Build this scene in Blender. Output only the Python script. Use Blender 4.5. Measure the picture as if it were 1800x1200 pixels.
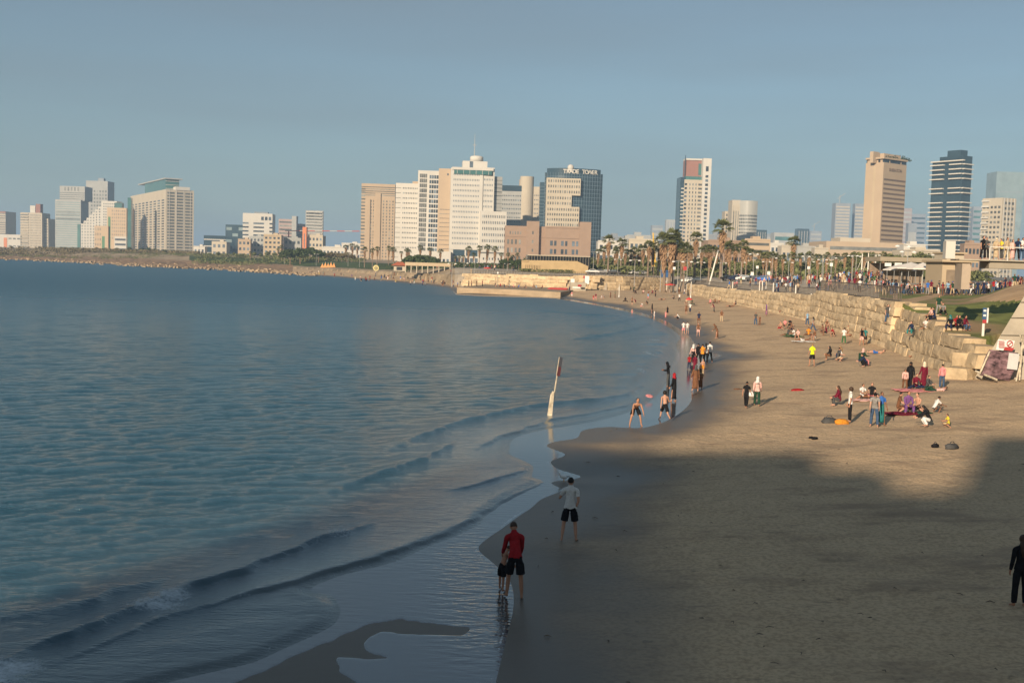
import bpy, bmesh, math, random
import numpy as np
from mathutils import Vector, Matrix

for o in list(bpy.data.objects): bpy.data.objects.remove(o)
SC = bpy.context.scene
C = SC.collection
R = math.radians
random.seed(7)
rng = np.random.default_rng(7)

# ---------------------------------------------------------------- camera
H = 8.0                        # eye height above the sea
F = 1900.0                     # focal length in pixels of the 1800-wide photograph
ROLL = math.atan(0.030)
PITCH = math.atan(138 / F)
_f = Vector((0, math.cos(PITCH), -math.sin(PITCH)))
_r0 = Vector((1, 0, 0)); _u0 = Vector((0, math.sin(PITCH), math.cos(PITCH)))
_R = math.cos(ROLL) * _r0 + math.sin(ROLL) * _u0
_U = -math.sin(ROLL) * _r0 + math.cos(ROLL) * _u0
cam_data = bpy.data.cameras.new('camera')
cam_data.sensor_width = 36.0
cam_data.lens = 36.0 * F / 1800.0
cam_data.clip_start = 0.3
cam_data.clip_end = 30000
cam = bpy.data.objects.new('camera', cam_data)
C.objects.link(cam)
m = Matrix((( _R.x, _U.x, -_f.x, 0), (_R.y, _U.y, -_f.y, 0), (_R.z, _U.z, -_f.z, H), (0, 0, 0, 1)))
cam.matrix_world = m
SC.camera = cam

# ---------------------------------------------------------------- light
SUN_EL = R(18.0)
SUN_TO = Vector((0.45, 0.893, 0)).normalized()         # horizontal way the light travels
w = bpy.data.worlds.new('World'); SC.world = w; w.use_nodes = True
nt = w.node_tree; nt.nodes.clear()
out = nt.nodes.new('ShaderNodeOutputWorld'); bg = nt.nodes.new('ShaderNodeBackground')
sky = nt.nodes.new('ShaderNodeTexSky'); sky.sky_type = 'NISHITA'; sky.sun_disc = False
sky.sun_elevation = SUN_EL
sky.sun_rotation = math.atan2(-SUN_TO.x, -SUN_TO.y)
sky.air_density = 1.0; sky.dust_density = 0.6; sky.ozone_density = 3.6; sky.altitude = 10
hs = nt.nodes.new('ShaderNodeHueSaturation'); hs.inputs['Saturation'].default_value = 0.85
nt.links.new(sky.outputs[0], hs.inputs['Color'])
# thin high haze streaks: soft stretched noise over the sky
tc = nt.nodes.new('ShaderNodeTexCoord'); mp = nt.nodes.new('ShaderNodeMapping')
mp.inputs['Scale'].default_value = (1.0, 1.0, 9.0); mp.inputs['Rotation'].default_value = (0.06, 0.05, 0.3)
nz = nt.nodes.new('ShaderNodeTexNoise'); nz.inputs['Scale'].default_value = 1.6; nz.inputs['Detail'].default_value = 4
nz.inputs['Roughness'].default_value = 0.45
rp = nt.nodes.new('ShaderNodeMapRange'); rp.inputs['From Min'].default_value = 0.35; rp.inputs['From Max'].default_value = 0.75
rp.inputs['To Min'].default_value = 0.22; rp.inputs['To Max'].default_value = 0.6
mx = nt.nodes.new('ShaderNodeMixRGB'); mx.inputs['Color2'].default_value = (2.5, 3.0, 3.35, 1)
nt.links.new(tc.outputs['Generated'], mp.inputs['Vector']); nt.links.new(mp.outputs[0], nz.inputs['Vector'])
nt.links.new(nz.outputs['Fac'], rp.inputs['Value']); nt.links.new(rp.outputs[0], mx.inputs['Fac'])
tn = nt.nodes.new('ShaderNodeMixRGB'); tn.blend_type = 'MULTIPLY'; tn.inputs[0].default_value = 1; tn.inputs[2].default_value = (0.98, 1.05, 0.97, 1)
nt.links.new(hs.outputs[0], tn.inputs[1]); nt.links.new(tn.outputs[0], mx.inputs['Color1']); nt.links.new(mx.outputs[0], bg.inputs['Color'])
bg.inputs['Strength'].default_value = 0.060
nt.links.new(bg.outputs[0], out.inputs['Surface'])
sd = bpy.data.lights.new('sun', 'SUN'); sd.energy = 5.0; sd.angle = R(0.53); sd.color = (1.0, 0.82, 0.61)
sun = bpy.data.objects.new('sun', sd); C.objects.link(sun)
light_dir = Vector((SUN_TO.x * math.cos(SUN_EL), SUN_TO.y * math.cos(SUN_EL), -math.sin(SUN_EL)))
sun.rotation_euler = light_dir.to_track_quat('-Z', 'Y').to_euler()
sun.location = (-100, -300, 150)
SC.view_settings.view_transform = 'Standard'; SC.view_settings.look = 'None'
SC.view_settings.gamma = 1.0; SC.view_settings.use_curve_mapping = False
SC.view_settings.exposure = 0.55
SC.cycles.volume_bounces = 0
SC.cycles.max_bounces = 6

# ---------------------------------------------------------------- helpers
def ray(px, py):
    px = float(px); py = float(py)
    return _f + ((px - 900) / F) * _R - ((py - 600) / F) * _U
def yh(px): return 462 + (px - 900) * 0.030
def upx(px):                   # x/y ratio of a photo column at the horizon
    d = ray(px, yh(px)); return d.x / d.y
def z_at(px, py, D):           # height of what is seen at (px, py) at depth D
    d = ray(px, py); return H + D * d.z / d.y
def at(px, py, D):
    d = ray(px, py); return Vector((D * d.x / d.y, D, H + D * d.z / d.y))
def G(px, py, z=0.0):
    d = ray(px, py); t = (z - H) / d.z
    return Vector((d.x * t, d.y * t, z))
def proj(p):
    d = Vector(p) - Vector((0, 0, H)); a = d.dot(_f)
    return 900 + F * d.dot(_R) / a, 600 - F * d.dot(_U) / a

def srgb(r, g, b):
    return tuple(((c / 255) / 12.92 if c / 255 <= 0.04045 else ((c / 255 + 0.055) / 1.055) ** 2.4) for c in (r, g, b))

MATS = {}
def mat(name, col, rough=0.8, var=0.15, scale=1.0, spec=0.3, metal=0.0, bump=0.0, bscale=8.0, stretch=None, rnd=0.0):
    """procedural: base colour broken up by two noises, optional bump"""
    if name in MATS: return MATS[name]
    m = bpy.data.materials.new(name); m.use_nodes = True; MATS[name] = m
    n = m.node_tree.nodes; l = m.node_tree.links; b = n['Principled BSDF']
    b.inputs['Roughness'].default_value = rough; b.inputs['Metallic'].default_value = metal
    b.inputs['Specular IOR Level'].default_value = spec
    geo = n.new('ShaderNodeNewGeometry'); mp = n.new('ShaderNodeMapping')
    l.new(geo.outputs['Position'], mp.inputs['Vector'])
    if stretch: mp.inputs['Scale'].default_value = stretch
    t = n.new('ShaderNodeTexNoise'); t.inputs['Scale'].default_value = scale; t.inputs['Detail'].default_value = 5
    t.inputs['Roughness'].default_value = 0.65
    l.new(mp.outputs[0], t.inputs['Vector'])
    mr = n.new('ShaderNodeMapRange'); mr.inputs['From Min'].default_value = 0.3; mr.inputs['From Max'].default_value = 0.7
    mr.inputs['To Min'].default_value = 1 - var; mr.inputs['To Max'].default_value = 1 + var
    l.new(t.outputs['Fac'], mr.inputs['Value'])
    if rnd:
        oi = n.new('ShaderNodeObjectInfo'); r2 = n.new('ShaderNodeMath'); r2.operation = 'POWER'; l.new(oi.outputs['Random'], r2.inputs[0]); r2.inputs[1].default_value = 3.0
        r3 = n.new('ShaderNodeMath'); r3.operation = 'MULTIPLY_ADD'; l.new(r2.outputs[0], r3.inputs[0]); r3.inputs[1].default_value = rnd; r3.inputs[2].default_value = 0.75; r4 = n.new('ShaderNodeMath'); r4.operation = 'MULTIPLY'; l.new(r3.outputs[0], r4.inputs[0]); l.new(mr.outputs[0], r4.inputs[1]); mr = r4
    mul = n.new('ShaderNodeVectorMath'); mul.operation = 'SCALE'; mul.inputs[0].default_value = col[:3]
    l.new(mr.outputs[0], mul.inputs['Scale']); l.new(mul.outputs[0], b.inputs['Base Color'])
    if bump:
        t2 = n.new('ShaderNodeTexNoise'); t2.inputs['Scale'].default_value = bscale; t2.inputs['Detail'].default_value = 4
        l.new(mp.outputs[0], t2.inputs['Vector'])
        bp = n.new('ShaderNodeBump'); bp.inputs['Strength'].default_value = bump; bp.inputs['Distance'].default_value = 0.1
        l.new(t2.outputs['Fac'], bp.inputs['Height']); l.new(bp.outputs[0], b.inputs['Normal'])
    return m

_labels = {}
def tag(o, label=None, cat=None, group=None, kind=None):
    if label:
        k = label
        if k in _labels: print('DUPLABEL', k)
        _labels[k] = 1
        n = len(label.split())
        if n > 16 or n < 4: print('LABEL LEN', n, label)
        o['label'] = label
    if cat: o['category'] = cat
    if group: o['group'] = group
    if kind: o['kind'] = kind
    return o
def empty(name, loc, rz=0, label=None, cat=None, group=None):
    o = bpy.data.objects.new(name, None); C.objects.link(o); o.location = loc; o.rotation_euler = (0, 0, rz)
    o.empty_display_size = 0.5
    return tag(o, label, cat, group)
def link(name, me, parent=None, loc=None, mats=None):
    o = bpy.data.objects.new(name, me); C.objects.link(o)
    if parent is not None: o.parent = parent
    if loc is not None: o.location = loc
    return o
def mesh_np(name, V, Fc, m=None, smooth=False):
    me = bpy.data.meshes.new(name)
    me.from_pydata([tuple(v) for v in V], [], [tuple(f) for f in Fc]) if not isinstance(V, np.ndarray) or len(V) < 2000 else _fast(me, V, Fc)
    if m is not None: me.materials.append(m)
    if smooth: me.polygons.foreach_set('use_smooth', [True] * len(me.polygons))
    me.update()
    return me
def _fast(me, V, Fc):
    Fc = np.asarray(Fc, dtype=np.int32)
    me.vertices.add(len(V)); me.vertices.foreach_set('co', np.asarray(V, dtype=np.float32).ravel())
    k = Fc.shape[1]
    me.loops.add(Fc.size); me.loops.foreach_set('vertex_index', Fc.ravel())
    me.polygons.add(len(Fc)); me.polygons.foreach_set('loop_start', np.arange(0, Fc.size, k, dtype=np.int32))
    me.polygons.foreach_set('loop_total', np.full(len(Fc), k, dtype=np.int32))
    me.update(calc_edges=True); me.validate()

class MB:
    """collects boxes, tubes and prisms, builds ONE mesh"""
    def __init__(s): s.v = []; s.f = []; s.mi = []
    def add(s, V, Fc, mi=0):
        k = len(s.v); s.v += [tuple(v) for v in V]; s.f += [tuple(i + k for i in f) for f in Fc]; s.mi += [mi] * len(Fc); return s
    def box(s, c, d, rz=0, mi=0, tilt=None):
        hx, hy, hz = d[0] / 2, d[1] / 2, d[2] / 2
        V = [Vector((x, y, z)) for x in (-hx, hx) for y in (-hy, hy) for z in (-hz, hz)]
        M = Matrix.Rotation(rz, 3, 'Z')
        if tilt is not None: M = M @ tilt
        V = [M @ v + Vector(c) for v in V]
        return s.add(V, [(0, 1, 3, 2), (4, 6, 7, 5), (0, 4, 5, 1), (2, 3, 7, 6), (0, 2, 6, 4), (1, 5, 7, 3)], mi)
    def tube(s, pts, rad, seg=8, mi=0, caps=True):
        pts = [Vector(p) for p in pts]
        if not hasattr(rad, '__len__'): rad = [rad] * len(pts)
        V = []; Fc = []
        for i, p in enumerate(pts):
            t = (pts[min(i + 1, len(pts) - 1)] - pts[max(i - 1, 0)]).normalized()
            a = t.cross(Vector((0, 0, 1)) if abs(t.z) < 0.9 else Vector((1, 0, 0))).normalized(); b = t.cross(a)
            for k in range(seg):
                q = 2 * math.pi * k / seg
                V.append(p + (a * math.cos(q) + b * math.sin(q)) * rad[i])
        for i in range(len(pts) - 1):
            for k in range(seg):
                k2 = (k + 1) % seg
                Fc.append((i * seg + k, i * seg + k2, (i + 1) * seg + k2, (i + 1) * seg + k))
        if caps:
            Fc.append(tuple(range(seg))); Fc.append(tuple(reversed([(len(pts) - 1) * seg + k for k in range(seg)])))
        return s.add(V, Fc, mi)
    def prism(s, poly, z0, z1, mi=0):
        n = len(poly)
        if not hasattr(z1, '__len__'): z1 = [z1] * n
        if not hasattr(z0, '__len__'): z0 = [z0] * n
        V = [(p[0], p[1], z0[i]) for i, p in enumerate(poly)] + [(p[0], p[1], z1[i]) for i, p in enumerate(poly)]
        Fc = [tuple(reversed(range(n))), tuple(range(n, 2 * n))] + [(i, (i + 1) % n, n + (i + 1) % n, n + i) for i in range(n)]
        return s.add(V, Fc, mi)
    def mesh(s, name, mats, smooth=False):
        me = bpy.data.meshes.new(name); me.from_pydata(s.v, [], s.f)
        for m in (mats if isinstance(mats, (list, tuple)) else [mats]): me.materials.append(m)
        me.polygons.foreach_set('material_index', s.mi)
        if smooth: me.polygons.foreach_set('use_smooth', [True] * len(me.polygons))
        bm = bmesh.new(); bm.from_mesh(me); bmesh.ops.recalc_face_normals(bm, faces=bm.faces); bm.to_mesh(me); bm.free()
        me.update(); return me
    def build(s, name, mats, parent=None, loc=None, smooth=False):
        return link(name, s.mesh(name, mats, smooth), parent, loc)
def copy_tree(o, parent=None):
    c = o.copy(); C.objects.link(c)
    if parent is not None: c.parent = parent
    for ch in list(o.children): copy_tree(ch, c)
    return c
# ================================================================ shoreline and terrain
def pts2(L, z=0.0): return np.array([[G(a, b, z).x, G(a, b, z).y] for a, b in L])
# edge between the thin reflecting film and the bare sand, from below the frame to the far left coast
EDGE_PX = [(840, 1330), (858, 1240), (868, 1195), (884, 1130), (899, 1065), (893, 1022), (866, 992), (838, 966), (852, 948), (880, 929), (905, 910), (931, 893),
           (950, 877), (985, 862), (972, 853), (968, 847), (1000, 843), (1019, 838), (1000, 831), (978, 824), (966, 811), (992, 799), (960, 785), (972, 777), (1012, 770), (1022, 757),
           (1060, 751), (1100, 752), (1135, 751), (1180, 735), (1212, 708), (1219, 682), (1226, 650), (1240, 633), (1268, 625), (1240, 616), (1221, 604), (1210, 590), (1188, 574),
           (1160, 560), (1112, 546), (1060, 536), (1000, 526), (960, 521.5), (803, 516.5), (790, 506), (740, 499), (700, 495.5), (640, 491), (570, 485), (500, 480), (440, 476.5), (380, 473),
           (310, 471), (250, 467.5), (180, 463), (100, 459), (0, 455.5), (-80, 453), (-200, 450), (-400, 446)]
# edge of the moving sea (wave fronts)
SEA_PX = [(60, 1330), (215, 1230), (300, 1199), (400, 1176), (450, 1163), (500, 1140), (560, 1113), (590, 1094), (598, 1068), (580, 1047), (545, 1036), (600, 1012), (690, 989), (750, 962), (800, 943),
          (842, 922), (850, 912), (875, 888), (910, 868), (953, 847), (935, 838), (938, 822), (925, 812), (898, 800), (896, 788), (905, 770), (950, 757), (1000, 749), (1060, 738), (1112, 722), (1150, 700),
          (1172, 672), (1190, 645), (1196, 625), (1188, 605), (1196, 592), (1175, 575), (1150, 562), (1105, 549), (1055, 538), (998, 528), (958, 523.5), (803, 518)] + EDGE_PX[45:]
WALL_PX = [(1760, 655, 3.0), (1705, 661, 3.0), (1660, 647, 3.5), (1625, 632, 3.9), (1585, 614, 4.7), (1562, 606, 5.3), (1500, 588, 5.3), (1450, 573, 5.3), (1428, 566, 5.3), (1424, 565, 4.7), (1400, 559, 4.5), (1350, 547, 4.3),
           (1300, 538, 4.1), (1250, 528, 3.9), (1205, 517, 3.9), (1172, 512, 4.8), (1100, 512, 5.1), (1036, 511, 5.1), (1000, 508, 4.8), (900, 505, 4.6), (815, 500, 4.2), (780, 494, 3.2),
           (700, 486, 3.0), (600, 478.5, 2.6), (500, 472, 2.2), (400, 466, 2.0), (310, 463, 2.2), (180, 457, 2.2), (0, 449.5, 2.2), (-120, 446, 2.0), (-400, 441, 2.0)]
def seg_sd(P, L, attr=None):
    """distance to open polyline L, side by the nearest segment (+ = right of travel), interpolated attribute"""
    best = np.full(len(P), 1e18); side = np.zeros(len(P)); av = np.zeros(len(P)); tl = np.zeros(len(P)); acc = 0
    for i in range(len(L) - 1):
        a, b = L[i], L[i + 1]; ab = b - a; ln = np.hypot(*ab)
        t = np.clip(((P - a) @ ab) / (ln * ln + 1e-12), 0, 1)
        q = a + t[:, None] * ab; d = P - q; dd = (d ** 2).sum(1)
        m_ = dd < best - 1e-12
        best = np.where(m_, dd, best)
        tl = np.where(m_, acc + t * ln, tl)
        if attr is not None: av = np.where(m_, attr[i] * (1 - t) + attr[i + 1] * t, av)
        acc += ln
    return np.sqrt(best), av, tl
def inside(P, poly):
    x, y = P[:, 0], P[:, 1]; c = np.zeros(len(P), bool); n = len(poly); j = n - 1
    for i in range(n):
        xi, yi = poly[i]; xj, yj = poly[j]
        if yi != yj:
            c ^= ((yi > y) != (yj > y)) & (x < (xj - xi) * (y - yi) / (yj - yi) + xi)
        j = i
    return c
def smooth(L, k=4, upto=None):
    L = np.asarray(L); n = len(L); out_ = []
    for i in range(n - 1):
        p0, p1, p2, p3 = L[max(i - 1, 0)], L[i], L[i + 1], L[min(i + 2, n - 1)]
        if upto is not None and i >= upto: out_.append(p1); continue
        for t in np.arange(k) / k:
            out_.append(0.5 * (2 * p1 + (p2 - p0) * t + (2 * p0 - 5 * p1 + 4 * p2 - p3) * t * t + (3 * p1 - p0 - 3 * p2 + p3) * t ** 3))
    out_.append(L[-1]); return np.array(out_)
EDGE = smooth(pts2(EDGE_PX), 4, 44); SEA = smooth(pts2(SEA_PX), 3, 42)
FARR = np.array([[9000, 9000], [9000, -400], [0, -400]]); 
def landpoly(L): return np.vstack([L, [[-9000, L[-1][1] + 200], [-9000, 9000], [9000, 9000], [9000, -60], [L[0][0] - 3, -60]]])
def sdist(P, L):
    d, _, tl = seg_sd(P, L); ins = inside(P, landpoly(L)); return np.where(ins, d, -d)      # + on the land side
# wall line, placed on the beach surface
def _wallpts():
    P = []
    for a, b, zt in WALL_PX:
        z = 1.1 if a < 1500 else 1.25
        g = G(a, b, z); P.append((g.x, g.y))
    return np.array(P)
WALL = _wallpts(); WTOP = np.array([w_[2] for w_ in WALL_PX])
_end = WALL[0] + (WALL[0] - WALL[1]) / np.linalg.norm(WALL[0] - WALL[1]) * 8
WALLX = np.vstack([[[90, -60]], [[60, 40]], [WALL[0] + np.array([6.0, 0.5])], WALL]); WTOPX = np.concatenate([[1.4, 1.4, 1.6], WTOP])
def vnoise(x, y, s, seed=0):
    """cheap smooth value noise"""
    x = x / s + seed * 17.3; y = y / s - seed * 9.1
    xi = np.floor(x).astype(np.int64); yi = np.floor(y).astype(np.int64); fx = x - xi; fy = y - yi
    def h(a, b):
        n = (a * 374761393 + b * 668265263 + seed * 1442695) & 0x7fffffff; n = ((n ^ (n >> 13)) * 1274126177) & 0x7fffffff
        return (n ^ (n >> 16)) / 0x7fffffff
    u = fx * fx * (3 - 2 * fx); v = fy * fy * (3 - 2 * fy)
    return (h(xi, yi) * (1 - u) + h(xi + 1, yi) * u) * (1 - v) + (h(xi, yi + 1) * (1 - u) + h(xi + 1, yi + 1) * u) * v - 0.5
def sstep(a, b, x): t = np.clip((x - a) / (b - a), 0, 1); return t * t * (3 - 2 * t)
def terrain(P, rough=True):
    x, y = P[:, 0], P[:, 1]
    dA = sdist(P, EDGE)
    dW, zt, tl = seg_sd(P, WALLX, WTOPX); ins = inside(P, landpoly(WALLX))
    u = x / np.maximum(y, 1)
    left = sstep(0.0, -0.06, u) * sstep(250, 330, y)
    dS = sdist(P, SEA) if len(P) > 5000 else dA
    zb = np.where(dA > 0, 0.012 + np.minimum(0.058 * dA, 1.25 + 0.004 * dA), np.where(dS > -0.3, 0.012, 0.012 + 0.04 * (dS + 0.3)))
    zb = np.maximum(zb, -1.2)
    if rough:
        a = sstep(1.5, 6, dA)
        zb = zb + a * (vnoise(x, y, 2.2, 1) * 0.10 + vnoise(x, y, 0.7, 2) * 0.05 * (y < 160) + vnoise(x, y, 0.33, 3) * 0.028 * (y < 90)) + a * vnoise(x, y, 14, 4) * 0.12
        rk = sstep(-0.2, -0.28, u) * (dA > 0)
        zb = zb + rk * (vnoise(x, y, 5, 6) * 1.6 + vnoise(x, y, 2, 7) * 0.9)
    # behind the wall
    zp = 5.4 + 1.5 * sstep(0.24, 0.34, u) * sstep(60, 150, y)
    zp = zp + 3.0 * sstep(500, 1400, y)
    Lb = 10 + 55 * sstep(0.335, 0.355, u) * (y < 260) + 30 * sstep(-0.05, -0.15, u)
    zl = zt + (zp - zt) * sstep(0, 1, (dW - 0.6) / Lb)
    zl = zl + 1.9 * sstep(0.405, 0.475, u) * np.exp(-((y - 112) / 20) ** 2) * sstep(3, 16, dW)
    if rough: zl = zl + sstep(2, 8, dW) * vnoise(x, y, 9, 8) * 0.25 * (dW < Lb)
    z = np.where(ins & (dW > 0.95), zl, zb)
    return z, dA, np.where(ins, dW, -dW), Lb
def ground(x, y):
    z, a, b, c = terrain(np.array([[x, y]]), False); return float(z[0])
def hit(px, py):
    """where the photo ray meets the terrain"""
    d = ray(px, py); ts = np.geomspace(12, 1500, 1400) / d.y
    P = np.stack([d.x * ts, d.y * ts], 1); z = H + d.z * ts
    zz, _, _, _ = terrain(P, False)
    k = np.nonzero(z <= zz)[0]
    if not len(k): return G(px, max(py, yh(px) + 8), 0)
    k = k[0]
    if k == 0: return Vector((P[0][0], P[0][1], zz[0]))
    a, b = k - 1, k; t = (z[a] - zz[a]) / ((z[a] - zz[a]) - (z[b] - zz[b]) + 1e-9); t = min(max(t, 0), 1)
    return Vector((P[a][0] * (1 - t) + P[b][0] * t, P[a][1] * (1 - t) + P[b][1] * t, zz[a] * (1 - t) + zz[b] * t))

# ---- terrain sheets
us = np.linspace(-0.66, 0.66, 760); ys = np.concatenate([np.geomspace(11, 1250, 620), np.geomspace(1300, 9000, 24)])
UU, YY = np.meshgrid(us, ys); P = np.stack([(UU * YY).ravel(), YY.ravel()], 1)
Z, DA, DW, LB = terrain(P)
V = np.column_stack([P, Z]); nr, nc = UU.shape
idx = np.arange(nr * nc).reshape(nr, nc)
Q = np.stack([idx[:-1, :-1].ravel(), idx[:-1, 1:].ravel(), idx[1:, 1:].ravel(), idx[1:, :-1].ravel()], 1)
qda = DA[Q].mean(1); qdw = DW[Q].mean(1); qx = P[Q][:, :, 0].mean(1); qy = P[Q][:, :, 1].mean(1); qu = qx / qy
def sheet(name, mask, m, kind='structure'):
    q = Q[mask]; used = np.unique(q); remap = np.full(len(V), -1); remap[used] = np.arange(len(used))
    me = bpy.data.meshes.new(name); _fast(me, V[used], remap[q]); me.materials.append(m)
    for nm, arr in (('wet', DA),):
        at_ = me.attributes.new(nm, 'FLOAT', 'POINT'); at_.data.foreach_set('value', arr[used].astype(np.float32))
    me.polygons.foreach_set('use_smooth', [True] * len(me.polygons))
    o = link(name, me); tag(o, kind=kind); return o

def sand_mat():
    m = bpy.data.materials.new('sand'); m.use_nodes = True; n = m.node_tree.nodes; l = m.node_tree.links; b = n['Principled BSDF']
    geo = n.new('ShaderNodeNewGeometry'); att = n.new('ShaderNodeAttribute'); att.attribute_name = 'wet'
    def noise(scale, detail, st=(1, 1, 1), rough=0.6):
        mp = n.new('ShaderNodeMapping'); mp.inputs['Scale'].default_value = st; l.new(geo.outputs['Position'], mp.inputs['Vector'])
        t = n.new('ShaderNodeTexNoise'); t.inputs['Scale'].default_value = scale; t.inputs['Detail'].default_value = detail; t.inputs['Roughness'].default_value = rough
        l.new(mp.outputs[0], t.inputs['Vector']); return t.outputs['Fac']
    def math_(op, a, b_=None, c=None):
        k = n.new('ShaderNodeMath'); k.operation = op
        for i, v in enumerate((a, b_, c)):
            if v is None: continue
            if isinstance(v, (int, float)): k.inputs[i].default_value = v
            else: l.new(v, k.inputs[i])
        return k.outputs[0]
    def rng_(v, a, b_, c, d):
        k = n.new('ShaderNodeMapRange'); k.interpolation_type = 'SMOOTHSTEP'; l.new(v, k.inputs['Value'])
        for nm, q in zip(('From Min', 'From Max', 'To Min', 'To Max'), (a, b_, c, d)): k.inputs[nm].default_value = q
        return k.outputs[0]
    big = noise(0.12, 3, (1, .5, 1)); mid = noise(0.9, 5, (1, 1, 1), .7); fine = noise(9, 4)
    # wetness fades inland with a ragged border: damp sand is darker and smoother
    dd = math_('ADD', att.outputs['Fac'], math_('MULTIPLY', math_('SUBTRACT', big, 0.5), 7.0))
    wet = rng_(dd, 1.0, 5.5, 1.0, 0.0)
    dry = n.new('ShaderNodeMixRGB'); dry.inputs[1].default_value = (0.45, 0.315, 0.188, 1); dry.inputs[2].default_value = (0.62, 0.45, 0.275, 1)
    l.new(math_('MULTIPLY_ADD', mid, 0.9, 0.05), dry.inputs[0])
    mx1 = n.new('ShaderNodeMixRGB'); mx1.blend_type = 'MULTIPLY'; mx1.inputs[0].default_value = 0.35; l.new(dry.outputs[0], mx1.inputs[1])
    cr = n.new('ShaderNodeMixRGB'); cr.inputs[1].default_value = (0.45, 0.42, 0.4, 1); cr.inputs[2].default_value = (1.3, 1.3, 1.3, 1); l.new(rng_(fine, 0.35, 0.6, 0, 1), cr.inputs[0]); l.new(cr.outputs[0], mx1.inputs[2])
    pt = noise(0.34, 5, (0.6, 1.3, 1), .65); pm_ = n.new('ShaderNodeMixRGB'); pm_.inputs[2].default_value = (0.29, 0.20, 0.13, 1); l.new(rng_(pt, 0.48, 0.68, 0, 0.75), pm_.inputs[0]); l.new(mx1.outputs[0], pm_.inputs[1]); mx1 = pm_
    tr = noise(1.3, 5, (0.7, 1.6, 1), .7); tm_ = n.new('ShaderNodeMixRGB'); tm_.inputs[2].default_value = (0.22, 0.155, 0.10, 1); l.new(rng_(tr, 0.56, 0.72, 0, 0.6), tm_.inputs[0]); l.new(mx1.outputs[0], tm_.inputs[1]); mx1 = tm_
    fl = noise(2.6, 3, (1, 1.0, 1), .5); flm = rng_(fl, 0.68, 0.76, 0, 0.45)
    fk = n.new('ShaderNodeMixRGB'); fk.inputs[2].default_value = (0.10, 0.08, 0.06, 1); l.new(flm, fk.inputs[0]); l.new(mx1.outputs[0], fk.inputs[1])
    wc = n.new('ShaderNodeMixRGB'); wc.inputs[2].default_value = (0.118, 0.098, 0.076, 1); l.new(wet, wc.inputs[0]); l.new(fk.outputs[0], wc.inputs[1])
    l.new(wc.outputs[0], b.inputs['Base Color'])
    rr = n.new('ShaderNodeMapRange'); l.new(wet, rr.inputs['Value']); rr.inputs['To Min'].default_value = 0.95; rr.inputs['To Max'].default_value = 0.42
    l.new(rr.outputs[0], b.inputs['Roughness']); b.inputs['Specular IOR Level'].default_value = 0.3
    bp = n.new('ShaderNodeBump'); bp.inputs['Distance'].default_value = 0.06
    hgt = math_('ADD', math_('MULTIPLY', noise(2.6, 6, (1, 1, 1), .66), 2.3), math_('MULTIPLY', fine, 0.2))
    l.new(hgt, bp.inputs['Height'])
    bs = n.new('ShaderNodeMapRange'); l.new(wet, bs.inputs['Value']); bs.inputs['To Min'].default_value = 0.8; bs.inputs['To Max'].default_value = 0.06
    l.new(bs.outputs[0], bp.inputs['Strength']); l.new(bp.outputs[0], b.inputs['Normal'])
    return m
SAND = sand_mat()
ROCKY = mat('rocky_ground', (0.27, 0.175, 0.105), 0.95, 0.55, 0.35, bump=0.8, bscale=1.2)
PAVE = mat('paving', (0.40, 0.335, 0.255), 0.85, 0.2, 0.25)
CITYG = mat('city_ground', (0.20, 0.18, 0.15), 0.9, 0.3, 0.05)
def lawn_mat():
    m = mat('lawn', (0.15, 0.165, 0.045), 0.95, 0.45, 0.5, bump=0.6, bscale=5)
    n = m.node_tree.nodes; l = m.node_tree.links; b = n['Principled BSDF']; src = b.inputs['Base Color'].links[0].from_socket
    geo = n.new('ShaderNodeNewGeometry'); t = n.new('ShaderNodeTexNoise'); t.inputs['Scale'].default_value = 0.09; t.inputs['Detail'].default_value = 5
    l.new(geo.outputs['Position'], t.inputs['Vector']); mr = n.new('ShaderNodeMapRange'); mr.inputs['From Min'].default_value = 0.5; mr.inputs['From Max'].default_value = 0.64
    l.new(t.outputs['Fac'], mr.inputs['Value']); mx = n.new('ShaderNodeMixRGB'); mx.inputs[2].default_value = (0.30, 0.20, 0.11, 1)
    l.new(mr.outputs[0], mx.inputs[0]); l.new(src, mx.inputs[1]); l.new(mx.outputs[0], b.inputs['Base Color']); return m
LAWN = lawn_mat()
inland = (qdw > 0.3)
right_lawn = inland & (qu > 0.338) & (qy < 230) & (qdw < 52)
# dirt bank and dirt path on the right lawn, park lawn on the far left coast
pp = np.array([proj((V[q].mean(0))) for q in Q[right_lawn]]) if right_lawn.any() else np.zeros((0, 2))
rl = np.nonzero(right_lawn)[0]
def pin(poly): return inside(pp, np.array(poly, float))
dirt = pin([(1700, 530), (1745, 515), (1800, 495), (1900, 480), (1900, 535), (1800, 528), (1740, 530)]) | pin([(1573, 540), (1690, 512), (1700, 505), (1760, 498), (1800, 480), (1560, 480), (1570, 530)])
grassy_strip = pin([(1576, 512), (1640, 500), (1740, 497), (1690, 508), (1580, 528)])
dirt &= ~grassy_strip
dirt_m = np.zeros(len(Q), bool); dirt_m[rl[dirt]] = True
lawn_m = right_lawn & ~dirt_m
left_rock = (qu < -0.205) & (qda > -3) & (qdw < 14)
park = inland & (qu < -0.06) & (qu > -0.30) & (qy < 800) & (qdw < 62) & (qdw >= 10)
beach_m = (~inland) & ~left_rock & (qda > -30)
sheet('beach', beach_m, SAND)
sheet('rocky_shore', left_rock, ROCKY)
sheet('lawn', lawn_m, LAWN)
sheet('park_lawn', park & ~left_rock, mat('park_grass', (0.05, 0.075, 0.02), 0.95, 0.4, 0.06))
sheet('dirt_bank', dirt_m, mat('dirt', (0.40, 0.27, 0.155), 0.95, 0.3, 0.4, bump=0.7, bscale=2))
rest = inland & ~lawn_m & ~dirt_m & ~left_rock & ~park
bank = rest & (qu < -0.055)
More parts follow.
